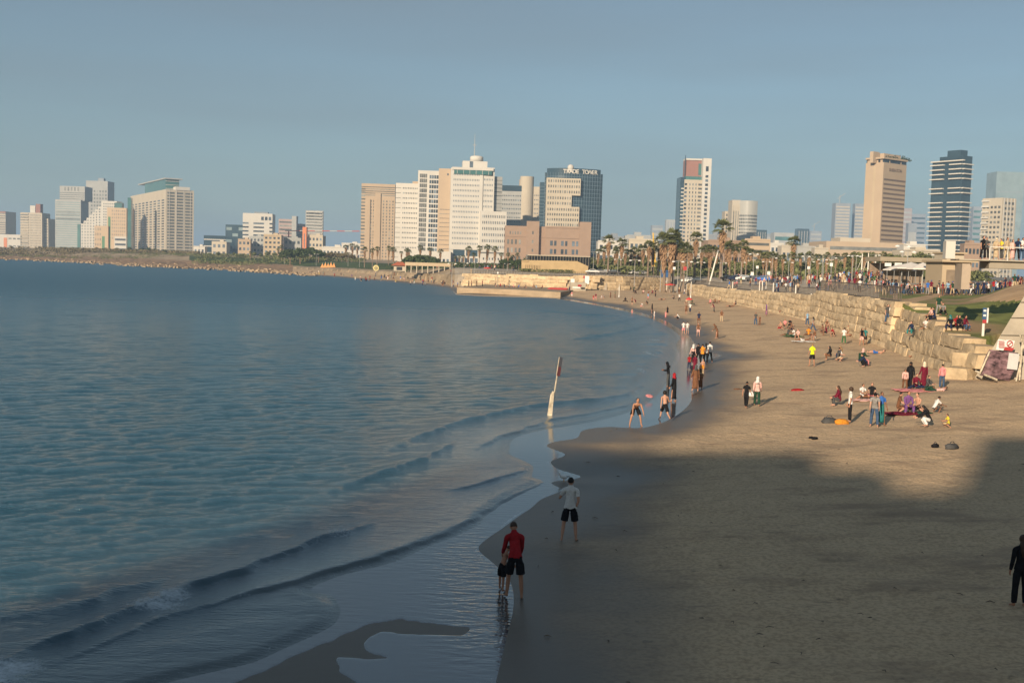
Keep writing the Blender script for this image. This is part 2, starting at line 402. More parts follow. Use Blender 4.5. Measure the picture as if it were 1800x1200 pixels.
sheet('seafront_bank', bank, mat('bank_earth', (0.30, 0.23, 0.15), 0.95, 0.5, 0.12, bump=0.5, bscale=1.5))
sheet('promenade', rest & ~bank & (qdw < 45), PAVE)
sheet('city_ground', rest & ~bank & (qdw >= 45), CITYG)

# ---- thin film of water lying over the flat wet sand
def film_mat():
    m = bpy.data.materials.new('wet_film'); m.use_nodes = True; n = m.node_tree.nodes; l = m.node_tree.links; b = n['Principled BSDF']
    b.inputs['Base Color'].default_value = (0.040, 0.043, 0.044, 1); b.inputs['Roughness'].default_value = 0.13; b.inputs['IOR'].default_value = 2.5
    b.inputs['Specular IOR Level'].default_value = 0.5
    ed = n.new('ShaderNodeAttribute'); ed.attribute_name = 'lace'; tl_ = n.new('ShaderNodeTexNoise'); tl_.inputs['Scale'].default_value = 9; tl_.inputs['Detail'].default_value = 4; g0 = n.new('ShaderNodeNewGeometry'); l.new(g0.outputs['Position'], tl_.inputs['Vector'])
    ml = n.new('ShaderNodeMath'); ml.operation = 'ADD'; l.new(ed.outputs['Fac'], ml.inputs[0]); l.new(tl_.outputs['Fac'], ml.inputs[1]); mr = n.new('ShaderNodeMapRange'); mr.inputs['From Min'].default_value = 1.02; mr.inputs['From Max'].default_value = 1.25; l.new(ml.outputs[0], mr.inputs['Value'])
    mc = n.new('ShaderNodeMixRGB'); mc.inputs[1].default_value = (0.045, 0.052, 0.056, 1); mc.inputs[2].default_value = (0.5, 0.52, 0.53, 1); l.new(mr.outputs[0], mc.inputs[0]); l.new(mc.outputs[0], b.inputs['Base Color'])
    geo = n.new('ShaderNodeNewGeometry'); mp = n.new('ShaderNodeMapping'); mp.inputs['Scale'].default_value = (1, 3.2, 1); mp.inputs['Rotation'].default_value = (0, 0, 0.5)
    l.new(geo.outputs['Position'], mp.inputs['Vector'])
    w_ = n.new('ShaderNodeTexNoise'); w_.inputs['Scale'].default_value = 1.6; w_.inputs['Detail'].default_value = 3; l.new(mp.outputs[0], w_.inputs['Vector'])
    att = n.new('ShaderNodeAttribute'); att.attribute_name = 'ripple'
    bp = n.new('ShaderNodeBump'); bp.inputs['Distance'].default_value = 0.12; l.new(w_.outputs['Fac'], bp.inputs['Height']); l.new(att.outputs['Fac'], bp.inputs['Strength'])
    l.new(bp.outputs[0], b.inputs['Normal']); return m
us2 = np.linspace(-0.34, 0.22, 620); ys2 = np.geomspace(15, 300, 760)
U2, Y2 = np.meshgrid(us2, ys2); P2 = np.stack([(U2 * Y2).ravel(), Y2.ravel()], 1)
dA2 = sdist(P2, EDGE); dS2 = sdist(P2, SEA)
# sand bars that break through the film at the bottom of the view
BARS = [pts2([(380, 1215), (470, 1175), (560, 1135), (640, 1100), (700, 1087), (720, 1090), (765, 1097), (825, 1103), (818, 1112), (800, 1118), (735, 1116), (672, 1112), (645, 1128), (640, 1142), (668, 1152), (720, 1156), (640, 1158), (593, 1156), (600, 1180), (630, 1205), (640, 1240), (300, 1250)])]
bar = np.zeros(len(P2))
for B_ in [smooth(q_, 4) for q_ in BARS]:
    dd, _, _ = seg_sd(P2, np.vstack([B_, B_[:1]])); bar = np.maximum(bar, np.where(inside(P2, B_), dd, -dd))
    bar = np.where(inside(P2, B_), dd, -dd)
zf = np.where(dA2 > 0, 0.016 - 0.02 * dA2, 0.016)
keep = (dA2 < 0.25) & (dS2 > -2.0) & (Y2.ravel() < 290)
px2 = 900 + F * U2.ravel(); 
rip = 0.015 + 0.34 * np.exp(-(((P2 - np.array(G(840, 1010).xy)) / np.array([1.3, 4.0])) ** 2).sum(1)) + 0.30 * np.exp(-(((P2 - np.array(G(850, 1110).xy)) / np.array([0.8, 2.2])) ** 2).sum(1)) + 0.06 * np.exp(-((dS2 / 0.8) ** 2))
nr2, nc2 = U2.shape; id2 = np.arange(nr2 * nc2).reshape(nr2, nc2)
Q2 = np.stack([id2[:-1, :-1].ravel(), id2[:-1, 1:].ravel(), id2[1:, 1:].ravel(), id2[1:, :-1].ravel()], 1)
zf = zf - 0.012 * np.clip((bar + vnoise(P2[:, 0], P2[:, 1], .35, 31) * .12) / 0.06, 0.0, 1.0)
def cut(name, Vx, Qx, km, m, attrs):
    q = Qx[km[Qx].all(1)]; used = np.unique(q); remap = np.full(len(Vx), -1); remap[used] = np.arange(len(used))
    me = bpy.data.meshes.new(name); _fast(me, Vx[used], remap[q]); me.materials.append(m)
    for nm, arr in attrs: me.attributes.new(nm, 'FLOAT', 'POINT').data.foreach_set('value', arr[used].astype(np.float32))
    me.polygons.foreach_set('use_smooth', [True] * len(me.polygons)); return me
# the sea side of the beach sheet is flat and just below the film
me = cut('wet_sand_film', np.column_stack([P2, zf]), Q2, keep, film_mat(), [('ripple', rip), ('lace', 0.55 * np.exp(-((dA2 + .05) / .05) ** 2) * (0.45 + 0.9 * (vnoise(P2[:, 0], P2[:, 1], 1.1, 33) + .5)))])
tag(link('shallow_water', me), kind='structure')

# ---- the sea
def sea_mat():
    m = bpy.data.materials.new('sea_water'); m.use_nodes = True; n = m.node_tree.nodes; l = m.node_tree.links; b = n['Principled BSDF']
    geo = n.new('ShaderNodeNewGeometry')
    def noise(scale, detail, st, rot=0.0, rough=0.6):
        mp = n.new('ShaderNodeMapping'); mp.inputs['Scale'].default_value = st; mp.inputs['Rotation'].default_value = (0, 0, rot); l.new(geo.outputs['Position'], mp.inputs['Vector'])
        t = n.new('ShaderNodeTexNoise'); t.inputs['Scale'].default_value = scale; t.inputs['Detail'].default_value = detail; t.inputs['Roughness'].default_value = rough
        l.new(mp.outputs[0], t.inputs['Vector']); return t.outputs['Fac']
    a1 = noise(4.2, 6, (0.40, 1.15, 1), 0.3, .66); a2 = noise(9, 4, (0.45, 1.2, 1), 0.2)
    a0 = noise(0.42, 4, (0.4, 1.3, 1), 0.25, .6); ad = n.new('ShaderNodeMath'); ad.operation = 'MULTIPLY_ADD'; l.new(a2, ad.inputs[0]); ad.inputs[1].default_value = 0.55; l.new(a1, ad.inputs[2]); ad0 = n.new('ShaderNodeMath'); ad0.operation = 'MULTIPLY_ADD'; l.new(a0, ad0.inputs[0]); ad0.inputs[1].default_value = 0.30; l.new(ad.outputs[0], ad0.inputs[2]); ad = ad0
    bp = n.new('ShaderNodeBump'); bp.inputs['Strength'].default_value = 0.62; bp.inputs['Distance'].default_value = 0.24; l.new(ad.outputs[0], bp.inputs['Height'])
    calm = n.new('ShaderNodeAttribute'); calm.attribute_name = 'calm'; l.new(calm.outputs['Fac'], bp.inputs['Strength'])
    l.new(bp.outputs[0], b.inputs['Normal'])
    patch = noise(0.02, 3, (0.5, 1.2, 1), 0.1)
    c = n.new('ShaderNodeMixRGB'); c.inputs[1].default_value = (0.015, 0.082, 0.136, 1); c.inputs[2].default_value = (0.022, 0.098, 0.155, 1); l.new(patch, c.inputs[0])
    sh = n.new('ShaderNodeAttribute'); sh.attribute_name = 'shallow'
    c2 = n.new('ShaderNodeMixRGB'); c2.inputs[2].default_value = (0.045, 0.060, 0.062, 1); l.new(sh.outputs['Fac'], c2.inputs[0]); l.new(c.outputs[0], c2.inputs[1])
    fo = n.new('ShaderNodeAttribute'); fo.attribute_name = 'foam'; fn = noise(8.5, 5, (1, 1, 1), 0, .75)
    ms = n.new('ShaderNodeMath'); ms.operation = 'ADD'; l.new(fo.outputs['Fac'], ms.inputs[0]); l.new(fn, ms.inputs[1])
    mr = n.new('ShaderNodeMapRange'); mr.inputs['From Min'].default_value = 1.02; mr.inputs['From Max'].default_value = 1.36; l.new(ms.outputs[0], mr.inputs['Value'])
    c3 = n.new('ShaderNodeMixRGB'); c3.inputs[2].default_value = (0.55, 0.6, 0.63, 1); l.new(mr.outputs[0], c3.inputs[0]); l.new(c2.outputs[0], c3.inputs[1])
    l.new(c3.outputs[0], b.inputs['Base Color'])
    ro = n.new('ShaderNodeMapRange'); ro.inputs['To Min'].default_value = 0.13; fr_ = n.new('ShaderNodeAttribute'); fr_.attribute_name = 'far'; l.new(fr_.outputs['Fac'], ro.inputs['To Min']); ro.inputs['To Max'].default_value = 0.8; l.new(mr.outputs[0], ro.inputs['Value']); l.new(ro.outputs[0], b.inputs['Roughness'])
    b.inputs['Specular Tint'].default_value = (0.82, 0.97, 1.0, 1); b.inputs['IOR'].default_value = 1.62; b.inputs['Specular IOR Level'].default_value = 0.5
    return m
us3 = np.linspace(-0.70, 0.24, 940); ys3 = np.concatenate([np.geomspace(13.5, 260, 900), np.geomspace(261.5, 1600, 180), [2500, 5000, 9000, 15000]])
U3, Y3 = np.meshgrid(us3, ys3); P3 = np.stack([(U3 * Y3).ravel(), Y3.ravel()], 1)
dS3 = sdist(P3, SEA)
x3, y3 = P3[:, 0], P3[:, 1]; cell = y3 * 0.0033
z3 = np.zeros(len(P3))
damp = sstep(0.0, 9.0, -dS3) * 0.85 + 0.15 * sstep(0, 1.0, -dS3)
for k in range(52):
    lam = 0.9 * 1.055 ** k; ang = R(28) + rng.normal(0, 0.55); ph = rng.uniform(0, 6.28)
    amp = 0.0026 * lam ** 0.25 * (1 if lam < 4 else (4 / lam) ** .5)
    s_ = np.sin((x3 * math.cos(ang - R(60)) + y3 * math.sin(ang - R(60))) * 2 * math.pi / lam + ph + 1.3 * vnoise(x3, y3, lam * 3, k + 20) * 6)
    z3 += amp * s_ * sstep(2.5, 7, lam / cell)
for k in range(34):
    lam = 0.34 * 1.052 ** k; ang = R(28) + rng.normal(0, 0.42); ph = rng.uniform(0, 6.28)
    q_ = (x3 * math.cos(ang - R(95)) + y3 * math.sin(ang - R(95))) * math.pi / lam + ph + 2.2 * vnoise(x3, y3, lam * 2.2, k + 90)
    z3 += 0.0040 * lam ** 0.9 * (0.64 - np.abs(np.sin(q_))) * sstep(2.6, 6, lam / cell) * (1 + .9 * vnoise(x3, y3, 5.0, k + 140))
z3 *= damp
CREST = [([(-60, 1196), (0, 1170), (60, 1145), (130, 1118), (235, 1077), (330, 1036), (420, 1010), (480, 984), (560, 952), (625, 930), (660, 918)], 0.10, 0.42),
         ([(-40, 1092), (60, 1080), (130, 1068), (190, 1042), (240, 1035), (330, 1012)], 0.07, .6),
         ([(40, 1200), (130, 1160), (230, 1118), (300, 1085), (400, 1060), (480, 1040), (560, 1012), (660, 984), (750, 950), (815, 924), (850, 900), (900, 874), (955, 846)], 0.055, 0.32),
         ([(660, 800), (720, 775), (790, 748), (860, 730), (930, 716), (980, 708), (1050, 704), (1100, 696), (1130, 676)], 0.085, 0.6),
         ([(560, 870), (640, 845), (700, 822), (745, 808), (790, 785), (800, 772)], 0.07, 0.45),
         ([(780, 866), (850, 852), (905, 835), (925, 826)], 0.045, 0.35),
         ([(1085, 690), (1125, 655), (1150, 625), (1165, 605), (1168, 590), (1155, 575)], 0.16, 1.2),
         ([(820, 800), (880, 770), (960, 742), (1040, 728), (1100, 716), (1145, 690)], 0.06, 0.45),
         ([(980, 600), (1060, 590), (1120, 578), (1150, 566)], 0.12, 1.3),
         ([(1040, 575), (1090, 566), (1120, 558)], 0.12, 1.5), ([(940, 545), (1010, 552), (1080, 556)], 0.12, 1.6)]
foam = np.zeros(len(P3))
near = (y3 < 200)
for L_, amp, wd in CREST:
    Lw = pts2(L_); Pn = P3[near]; d, _, tl = seg_sd(Pn, Lw); tot = np.hypot(*np.diff(Lw, axis=0).T).sum()
    # side: the shore side is steeper
    side = np.zeros(len(Pn)); best = np.full(len(Pn), 1e9)
    for i in range(len(Lw) - 1):
        a, b_ = Lw[i], Lw[i + 1]; ab = b_ - a; t = np.clip(((Pn - a) @ ab) / (ab @ ab), 0, 1); q = a + t[:, None] * ab; dd = np.hypot(*(Pn - q).T)
        cr = ab[0] * (Pn[:, 1] - a[1]) - ab[1] * (Pn[:, 0] - a[0]); mm = dd < best; best = np.where(mm, dd, best); side = np.where(mm, np.sign(cr), side)
    tlb = tl + 0; taper = np.clip(np.minimum(tlb, tot - tlb) / (0.18 * tot), 0, 1) ** 0.7 * (1 + 0.5 * vnoise(tlb, tlb * 0, 1.4, 40))
    sgd = d * side + .22 * vnoise(Pn[:, 0], Pn[:, 1], 1.1, 51) + .12 * vnoise(Pn[:, 0], Pn[:, 1], .4, 52); wdt = np.where(sgd < 0, wd * 0.36, wd * 1.7)      # right of travel = shore
    z3[near] += amp * taper * (1 + .7 * vnoise(Pn[:, 0], Pn[:, 1], 2.3, 53)) * np.exp(-(sgd / wdt) ** 2)
def blob(px, py, sx, sy, a):
    g = G(px, py); foam_ = a * np.exp(-(((x3 - g.x) / sx) ** 2 + ((y3 - g.y) / sy) ** 2)); np.maximum(foam, foam_, out=foam)
for b_ in [(275, 1068, 1.0, .8, .75), (305, 1052, .7, .8, .75), (235, 1078, .5, .5, .5), (15, 1180, 1.0, .8, .8), (-20, 1196, 1, 1, .8), (598, 941, .8, 1.1, .62), (560, 955, .5, .7, .5), (330, 1040, .5, .7, .5),
           (1128, 655, .9, 5, .56), (1140, 625, 1.0, 6, .58), (1118, 690, .6, 3, .55), (1150, 600, 1.2, 5, .58), (1060, 596, 2.5, 4, .48), (1095, 556, 2, 5, .5), (820, 912, .7, 1.0, .46), (700, 985, .5, .4, .46), (560, 1020, .6, .5, .45), (430, 1052, .7, .5, .5)]: blob(*b_)
edge_f = 0.46 * np.exp(-((dS3 + 0.22) / 0.30) ** 2) * (y3 < 120); foam = np.maximum(foam, edge_f)
# the sheet thins out at its edge and dips under the film
z3 = z3 + np.where(dS3 < 0, 0.045 * sstep(0, 0.5, -dS3) + 0.016, 0.016 - 0.10 * dS3)
z3 = np.where(dS3 < 0, np.maximum(z3, 0.018), z3)
calm = 0.10 + 0.88 * sstep(0.3, 12, -dS3)
shal = np.exp(-np.maximum(-dS3, 0) / 5.0)
nr3, nc3 = U3.shape; id3 = np.arange(nr3 * nc3).reshape(nr3, nc3)
Q3 = np.stack([id3[:-1, :-1].ravel(), id3[:-1, 1:].ravel(), id3[1:, 1:].ravel(), id3[1:, :-1].ravel()], 1)
me = cut('sea', np.column_stack([P3, z3]), Q3, dS3 < 0.6 + 0.004 * y3, sea_mat(), [('foam', foam), ('calm', calm), ('shallow', shal), ('far', 0.09 + 0.27 * sstep(35, 260, y3))])
tag(link('sea', me), kind='structure')
# ================================================================ retaining walls of big sandstone blocks
STONE = [mat('sandstone_pale', (0.56, 0.43, 0.27), 0.9, 0.28, 0.9, bump=0.6, bscale=4), mat('sandstone_mid', (0.50, 0.38, 0.235), 0.9, 0.3, 0.9, bump=0.6, bscale=4),
         mat('sandstone_dark', (0.42, 0.32, 0.20), 0.9, 0.3, 0.9, bump=0.6, bscale=4)]
def along(L, s):
    for i in range(len(L) - 1):
        d = L[i + 1] - L[i]; n_ = np.hypot(*d)
        if s <= n_ or i == len(L) - 2: return L[i] + d * s / n_, d / n_
        s -= n_
def stone_wall(i0, i1, label, hc=0.92, ln=1.9, setback=0.13, rag=0.0, name='stone_wall'):
    L = WALL[i0:i1 + 1]; T = WTOP[i0:i1 + 1]; tot = np.hypot(*np.diff(L, axis=0).T).sum()
    root = empty(name, (L[0][0], L[0][1], 0.9), 0, label, 'wall', 'sandstone retaining walls along the beach')
    r = random.Random(i0)
    cum = np.concatenate([[0], np.cumsum(np.hypot(*np.diff(L, axis=0).T))])
    ztop = lambda s: float(np.interp(s, cum, T))
    n = int(math.ceil((max(T) - 0.7) / hc))
    for k in range(n):
        b = MB(); s = r.uniform(-1, 0)
        while s < tot:
            l_ = ln * r.uniform(0.6, 1.45); c = s + l_ / 2; zt = ztop(min(max(c, 0), tot)) + 0.12
            z0 = 0.72 + k * hc + 0.12 * math.sin(c * 0.21 + i0); z1 = z0 + hc * r.uniform(0.93, 0.985)
            if z0 < zt - 0.25:
                z1 = min(z1, zt + r.uniform(-0.05, 0.12)); z0 = min(z0, z1 - hc * .8)
                if rag and r.random() < rag and z1 > zt - hc: s += l_; continue
                p, t = along(L, min(max(c, 0), tot)); nb = np.array([-t[1], t[0]])
                off = 0.35 - k * setback + r.uniform(-0.025, 0.03); dep = 1.7
                cen = p + nb * (off - dep / 2)
                x_, y_, h_ = l_ * 0.992 / 2, dep / 2, (z1 - z0) / 2; nx_, nz_ = 5, 4; V = []; bul = r.uniform(.05, .14)
                for j in range(nz_):                                   # rough bulging face, leaning back a little
                    for i in range(nx_):
                        a_, c_ = i / (nx_ - 1) * 2 - 1, j / (nz_ - 1) * 2 - 1
                        V.append((a_ * x_, y_ + bul * (1 - a_ ** 4) * (1 - c_ ** 4) - .08 * (c_ + 1) + r.uniform(-.035, .035), c_ * h_ + r.uniform(-.025, .025) * (abs(c_) == 1)))
                k0_ = len(V); V += [(-x_, -y_, -h_), (x_, -y_, -h_), (x_, -y_, h_), (-x_, -y_, h_)]
                Fq = [(j * nx_ + i, j * nx_ + i + 1, (j + 1) * nx_ + i + 1, (j + 1) * nx_ + i) for j in range(nz_ - 1) for i in range(nx_ - 1)]
                tl_ = [(nz_ - 1) * nx_ + i for i in range(nx_)]; bl_ = list(range(nx_)); le = [j * nx_ for j in range(nz_)]; ri = [j * nx_ + nx_ - 1 for j in range(nz_)]
                Fq += [tuple(tl_) + (k0_ + 2, k0_ + 3), tuple(reversed(bl_)) + (k0_, k0_ + 1), tuple(le) + (k0_ + 3, k0_), tuple(reversed(ri)) + (k0_ + 1, k0_ + 2), (k0_, k0_ + 3, k0_ + 2, k0_ + 1)]
                W_ = [(cen[0] + v[0] * t[0] + v[1] * nb[0], cen[1] + v[0] * t[1] + v[1] * nb[1], (z0 + z1) / 2 + v[2]) for v in V]
                b.add([Vector(v) - root.location for v in W_], Fq, r.choice((1, 2, 2)) if i0 == 0 else r.choice((0, 0, 1, 1, 2)))
            s += l_
        if b.v: b.build('stone_course', STONE, root)
    return root
stone_wall(0, 5, 'low rugged wall of huge sandstone blocks below the green lawn', hc=1.0, ln=3.0, setback=0.36, rag=0.12)
stone_wall(5, 8, 'tall sandstone block wall under the slatted railing, nearest of the high walls', hc=0.86, ln=3.2, setback=0.10)
stone_wall(9, 14, 'long low sandstone block wall behind the white poles', hc=0.82, ln=3.4, setback=0.16)
stone_wall(15, 17, 'curved sandstone block wall behind the red and white parasol', hc=0.95, ln=3.0, setback=0.3)
stone_wall(17, 20, 'sandstone block wall behind the jetty below the yellow stone museum', hc=0.95, ln=3.2, setback=0.4)

# flat concrete jetty
def jetty():
    a = G(803, 515.5); b = G(900, 519.5); c = G(985, 523); root = empty('jetty', (a.x, a.y, 0), 0, 'flat sand coloured concrete jetty jutting into the sea below the stone wall', 'jetty')
    P_ = [Vector(p) for p in (a, b, c)]; back = [Vector((c.x + 6, c.y + 32, 0)), Vector((a.x + 6, a.y + 42, 0))]
    m_ = MB(); m_.prism([(p.x - a.x, p.y - a.y) for p in P_ + back], -0.5, [1.45, 1.5, 1.3, 1.4, 1.6]); m_.build('deck', mat('jetty_concrete', (0.33, 0.25, 0.165), 0.9, 0.25, 0.3), root)
    dr = (P_[1] - P_[0]).normalized(); s_ = MB(); q0 = G(911, 519.9) - a
    n_ = Vector((dr.y, -dr.x, 0)); y_m = mat('yellow_paint', (0.62, 0.42, 0.03), 0.7, 0.1)
    def st(x0, z0, x1, z1):
        p = q0 + dr * ((x0 + x1) / 2) + n_ * 0.03; p.z = (z0 + z1) / 2
        L_ = math.hypot(x1 - x0, z1 - z0); an = math.atan2(z1 - z0, x1 - x0)
        s_.box(p, (L_, 0.03, 0.13), math.atan2(dr.y, dr.x), 0, Matrix.Rotation(-an, 3, 'Y'))
    for i in range(3):
        o = i * 0.75
        st(o, .3, o, 1.1); st(o, .3, o + .45, .3); st(o, .7, o + .4, .7); st(o, 1.1, o + .45, 1.1)
    s_.build('painted_lettering', y_m, root)
jetty()
# ---------------------------------------------------------------- slatted railing on the wall
RAILM = mat('railing_metal', (0.11, 0.09, 0.07), 0.6, 0.2, 2)
def railing(i0, i1, hgt, step, label, back=0.9, lean=0.25):
    L = WALL[i0:i1 + 1]; T = WTOP[i0:i1 + 1]; seg = np.hypot(*np.diff(L, axis=0).T); cum = np.concatenate([[0], np.cumsum(seg)]); tot = cum[-1]
    root = empty('railing', (L[0][0], L[0][1], T[0]), 0, label, 'railing', 'slatted railings along the wall top')
    n = int(tot / step); me = MB().box((0, 0, 0), (0.13, 0.05, 1)).mesh('railing_slat', RAILM); rail = []; k_all = []
    for k in range(n + 1):
        s = k * step; p, t = along(L, s); nb = np.array([-t[1], t[0]]); q = p - nb * back; z = float(np.interp(s, cum, T)) + 0.05
        rail.append(Vector((q[0], q[1], z + hgt)) - root.location); k_all.append((q, t, z))
    for (q, t, z) in k_all[:100]:
        o = link('railing_slat', me, root); o.location = (q[0] - root.location.x, q[1] - root.location.y, z + hgt / 2 - root.location.z)
        o.scale = (1, 1, hgt * 1.03); o.rotation_euler = (0, lean, math.atan2(t[1], t[0]))
    if len(k_all) > 100:
        b = MB()
        for (q, t, z) in k_all[100:]:
            b.box((q[0] - root.location.x, q[1] - root.location.y, z + hgt / 2 - root.location.z), (0.16, 0.05, hgt), math.atan2(t[1], t[0]), 0, Matrix.Rotation(lean, 3, 'Y'))
        o = b.build('railing_slat', RAILM, root); o['kind'] = 'stuff'
    MB().tube(rail, 0.06, 6).build('top_rail', RAILM, root)
    MB().tube([v - Vector((0, 0, hgt - 0.1)) for v in rail], 0.09, 6).build('bottom_rail', RAILM, root)
railing(5, 8, 1.45, 0.62, 'dark slatted metal railing with leaning bars on top of the tall near wall')
railing(9, 14, 1.1, 0.9, 'long slatted railing above the low wall behind the white poles', back=1.6)
railing(15, 20, 1.0, 1.3, 'far thin railing above the curved wall and jetty', back=2.0, lean=0.0)

# ================================================================ buildings
def curve_obj(cu, m, parent, name='roof_letter'):
    t = bpy.data.objects.new('t', cu); C.objects.link(t); dg = bpy.context.evaluated_depsgraph_get(); me = bpy.data.meshes.new_from_object(t.evaluated_get(dg)); bpy.data.objects.remove(t)
    me.materials.clear(); me.materials.append(m); return link(name, me, parent)
UB = {}
def unit_box(m):
    if m.name not in UB: UB[m.name] = MB().box((0, 0, 0), (1, 1, 1)).mesh('unit_' + m.name, m)
    return UB[m.name]
GLASSD = mat('dark_window', (0.035, 0.045, 0.055), 0.25, 0.5, 0.12, spec=0.5, rnd=3.5)
GLASSB = mat('blue_glass', (0.028, 0.052, 0.070), 0.12, 0.35, 0.03, spec=0.8)
GLASSG = mat('green_glass', (0.05, 0.13, 0.12), 0.15, 0.35, 0.05, spec=0.7)
GLASSL = mat('pale_glass', (0.20, 0.26, 0.27), 0.2, 0.2, 0.05, spec=0.6)
GREYW = mat('grey_window', (0.11, 0.11, 0.10), 0.4, 0.4, 0.2, rnd=1.6)
WHITEW = mat('white_render', (0.50, 0.475, 0.425), 0.85, 0.06, 0.08)
CREAM = mat('cream_render', (0.43, 0.375, 0.29), 0.85, 0.07, 0.08)
BEIGE = mat('beige_stone', (0.42, 0.33, 0.22), 0.85, 0.08, 0.08)
TAN = mat('tan_stone', (0.40, 0.305, 0.21), 0.85, 0.06, 0.08)
GREYC = mat('grey_concrete', (0.33, 0.33, 0.31), 0.85, 0.1, 0.08)
PINKB = mat('pink_brown_stone', (0.29, 0.20, 0.14), 0.85, 0.08, 0.15)
BROWN = mat('brown_panel', (0.26, 0.13, 0.10), 0.8, 0.08, 0.1)
YSTONE = mat('yellow_limestone', (0.42, 0.31, 0.17), 0.9, 0.14, 0.5, bump=0.4, bscale=3)
ORANGE = mat('orange_render', (0.55, 0.20, 0.09), 0.8, 0.1)
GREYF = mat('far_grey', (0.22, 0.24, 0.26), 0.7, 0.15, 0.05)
ROOFR = mat('red_tile', (0.40, 0.12, 0.06), 0.8, 0.2, 1.0)
class Bld:
    def __init__(s, name, label, px=None, D=None, base=None, cat='building', pos=None, group=None):
        if pos is None:
            u = upx(px); pos = (u * D, D)
        z = base if base is not None else 4.5
        s.root = empty(name, (pos[0], pos[1], z), 0, label, cat, group); s.o = Vector((pos[0], pos[1], z)); s.items = {}
    def part(s, name, mb, m, smooth=False): return mb.build(name, m, s.root, smooth=smooth)
    def put(s, name, m, c, d, rz): s.items.setdefault((name, m.name), []).append((m, Vector(c) - s.o, d, rz))
    def done(s, cap=100):
        names = {}
        for (name, mn), L in s.items.items(): names.setdefault(name, []).extend(L)
        for name, L in names.items():
            L.sort(key=lambda q: -q[2][0] * q[2][2])
            for (m, c, d, rz) in L[:cap]:
                o = link(name, unit_box(m), s.root); o.location = c; o.scale = d; o.rotation_euler = (0, 0, rz)
            if len(L) > cap:
                ms = list({m.name: m for (m, _, _, _) in L[cap:]}.values()); b = MB()
                for (m, c, d, rz) in L[cap:]: b.box(c, d, rz, [q.name for q in ms].index(m.name))
                o = b.build(name, ms, s.root); o['kind'] = 'stuff'
        return s.root
class Face:
    """one facade: origin (bottom left seen from outside), unit vector along, width, z range"""
    def __init__(s, B, p, e, w, z0, z1):
        s.B = B; s.p = Vector((p[0], p[1], 0)); s.e = Vector((e[0], e[1], 0)).normalized(); s.n = Vector((s.e.y, -s.e.x, 0)); s.w = w; s.z0 = z0; s.z1 = z1
        s.rz = math.atan2(s.e.y, s.e.x)
    def rect(s, name, m, x0, x1, z0, z1, proud=0.03, t=0.12):
        c = s.p + s.e * ((x0 + x1) / 2) + s.n * (proud - t / 2); c.z = (z0 + z1) / 2
        s.B.put(name, m, c, (abs(x1 - x0), t, z1 - z0), s.rz)
    def fr(s, name, m, a, b, c, d, **k):     # fractions of width and height
        h = s.z1 - s.z0; s.rect(name, m, a * s.w, b * s.w, s.z0 + c * h, s.z0 + d * h, **k)
    def grid(s, nx, nz, fw=0.5, fh=0.5, m=None, a=0.03, b=0.97, c=0.03, d=0.97, name='window', skip=None, **k):
        m = m or GLASSD
        for j in range(nz):
            for i in range(nx):
                if skip and skip(i, j): continue
                x = a + (b - a) * (i + 0.5) / nx; z = c + (d - c) * (j + 0.5) / nz
                s.fr(name, m, x - (b - a) * fw / nx / 2, x + (b - a) * fw / nx / 2, z - (d - c) * fh / nz / 2, z + (d - c) * fh / nz / 2, **k)
    def bands(s, nz, fh=0.45, m=None, a=0.0, b=1.0, c=0.03, d=0.97, name='window_band', **k):
        s.grid(1, nz, 1.0, fh, m or GLASSD, a, b, c, d, name, **k)
    def slabs(s, nz, m, th=0.25, a=0.0, b=1.0, c=0.0, d=1.0, out=1.2, name='balcony'):
        s.grid(1, nz, 1.0, th, m, a, b, c, d, name, proud=out, t=out + 0.1)
    def fins(s, nx, m, th=0.2, a=0.0, b=1.0, c=0.0, d=1.0, name='pier', proud=0.3, t=0.4):
        s.grid(nx, 1, th, 1.0, m, a, b, c, d, name, proud=proud, t=t)
def block(B, pxC, D, th, pxL, pxR, ztop, m, zbase=None, name='wall', depth=30, top_px=None):
    """a box seen corner-on or face-on; returns (left face, right face). th: right face turns away by th"""
    zb = B.o.z if zbase is None else zbase
    u = upx(pxC); cx, cy = u * D, D; c_, s_ = math.cos(th), math.sin(th)
    b = (upx(pxR) * cy - cx) / (c_ - upx(pxR) * s_) if pxR is not None else depth
    if pxL is not None:
        den = (s_ + upx(pxL) * c_); a = (cx - upx(pxL) * cy) / den if abs(den) > 1e-3 else depth
    else: a = depth
    Cn = Vector((cx, cy, 0)); er = Vector((c_, s_, 0)); el = Vector((-s_, c_, 0))
    poly = [Cn, Cn + er * b, Cn + er * b + el * a, Cn + el * a]
    o = MB().prism([(p.x - B.o.x, p.y - B.o.y) for p in poly], zb - B.o.z, ztop - B.o.z).build(name, m, B.root)
    return Face(B, poly[3], -el, a, zb, ztop), Face(B, Cn, er, b, zb, ztop)
def ztop(px, py, D): return z_at(px, py, D)
GRP = 'high-rise hotels and towers along the seafront'
def simple(name, label, x0, x1, top, D, m, th=0.0, style=None, base=4.5, depth=None, cat='building', group=None):
    B = Bld(name, label, x0, D, base, cat, group=group); zt = ztop((x0 + x1) / 2, top, D)
    l_, r_ = block(B, x0, D, th, None, x1, zt, m, depth=depth or (abs(upx(x1) - upx(x0)) * D * 0.8))
    if style: style(l_, r_, B)
    return B, l_, r_, zt
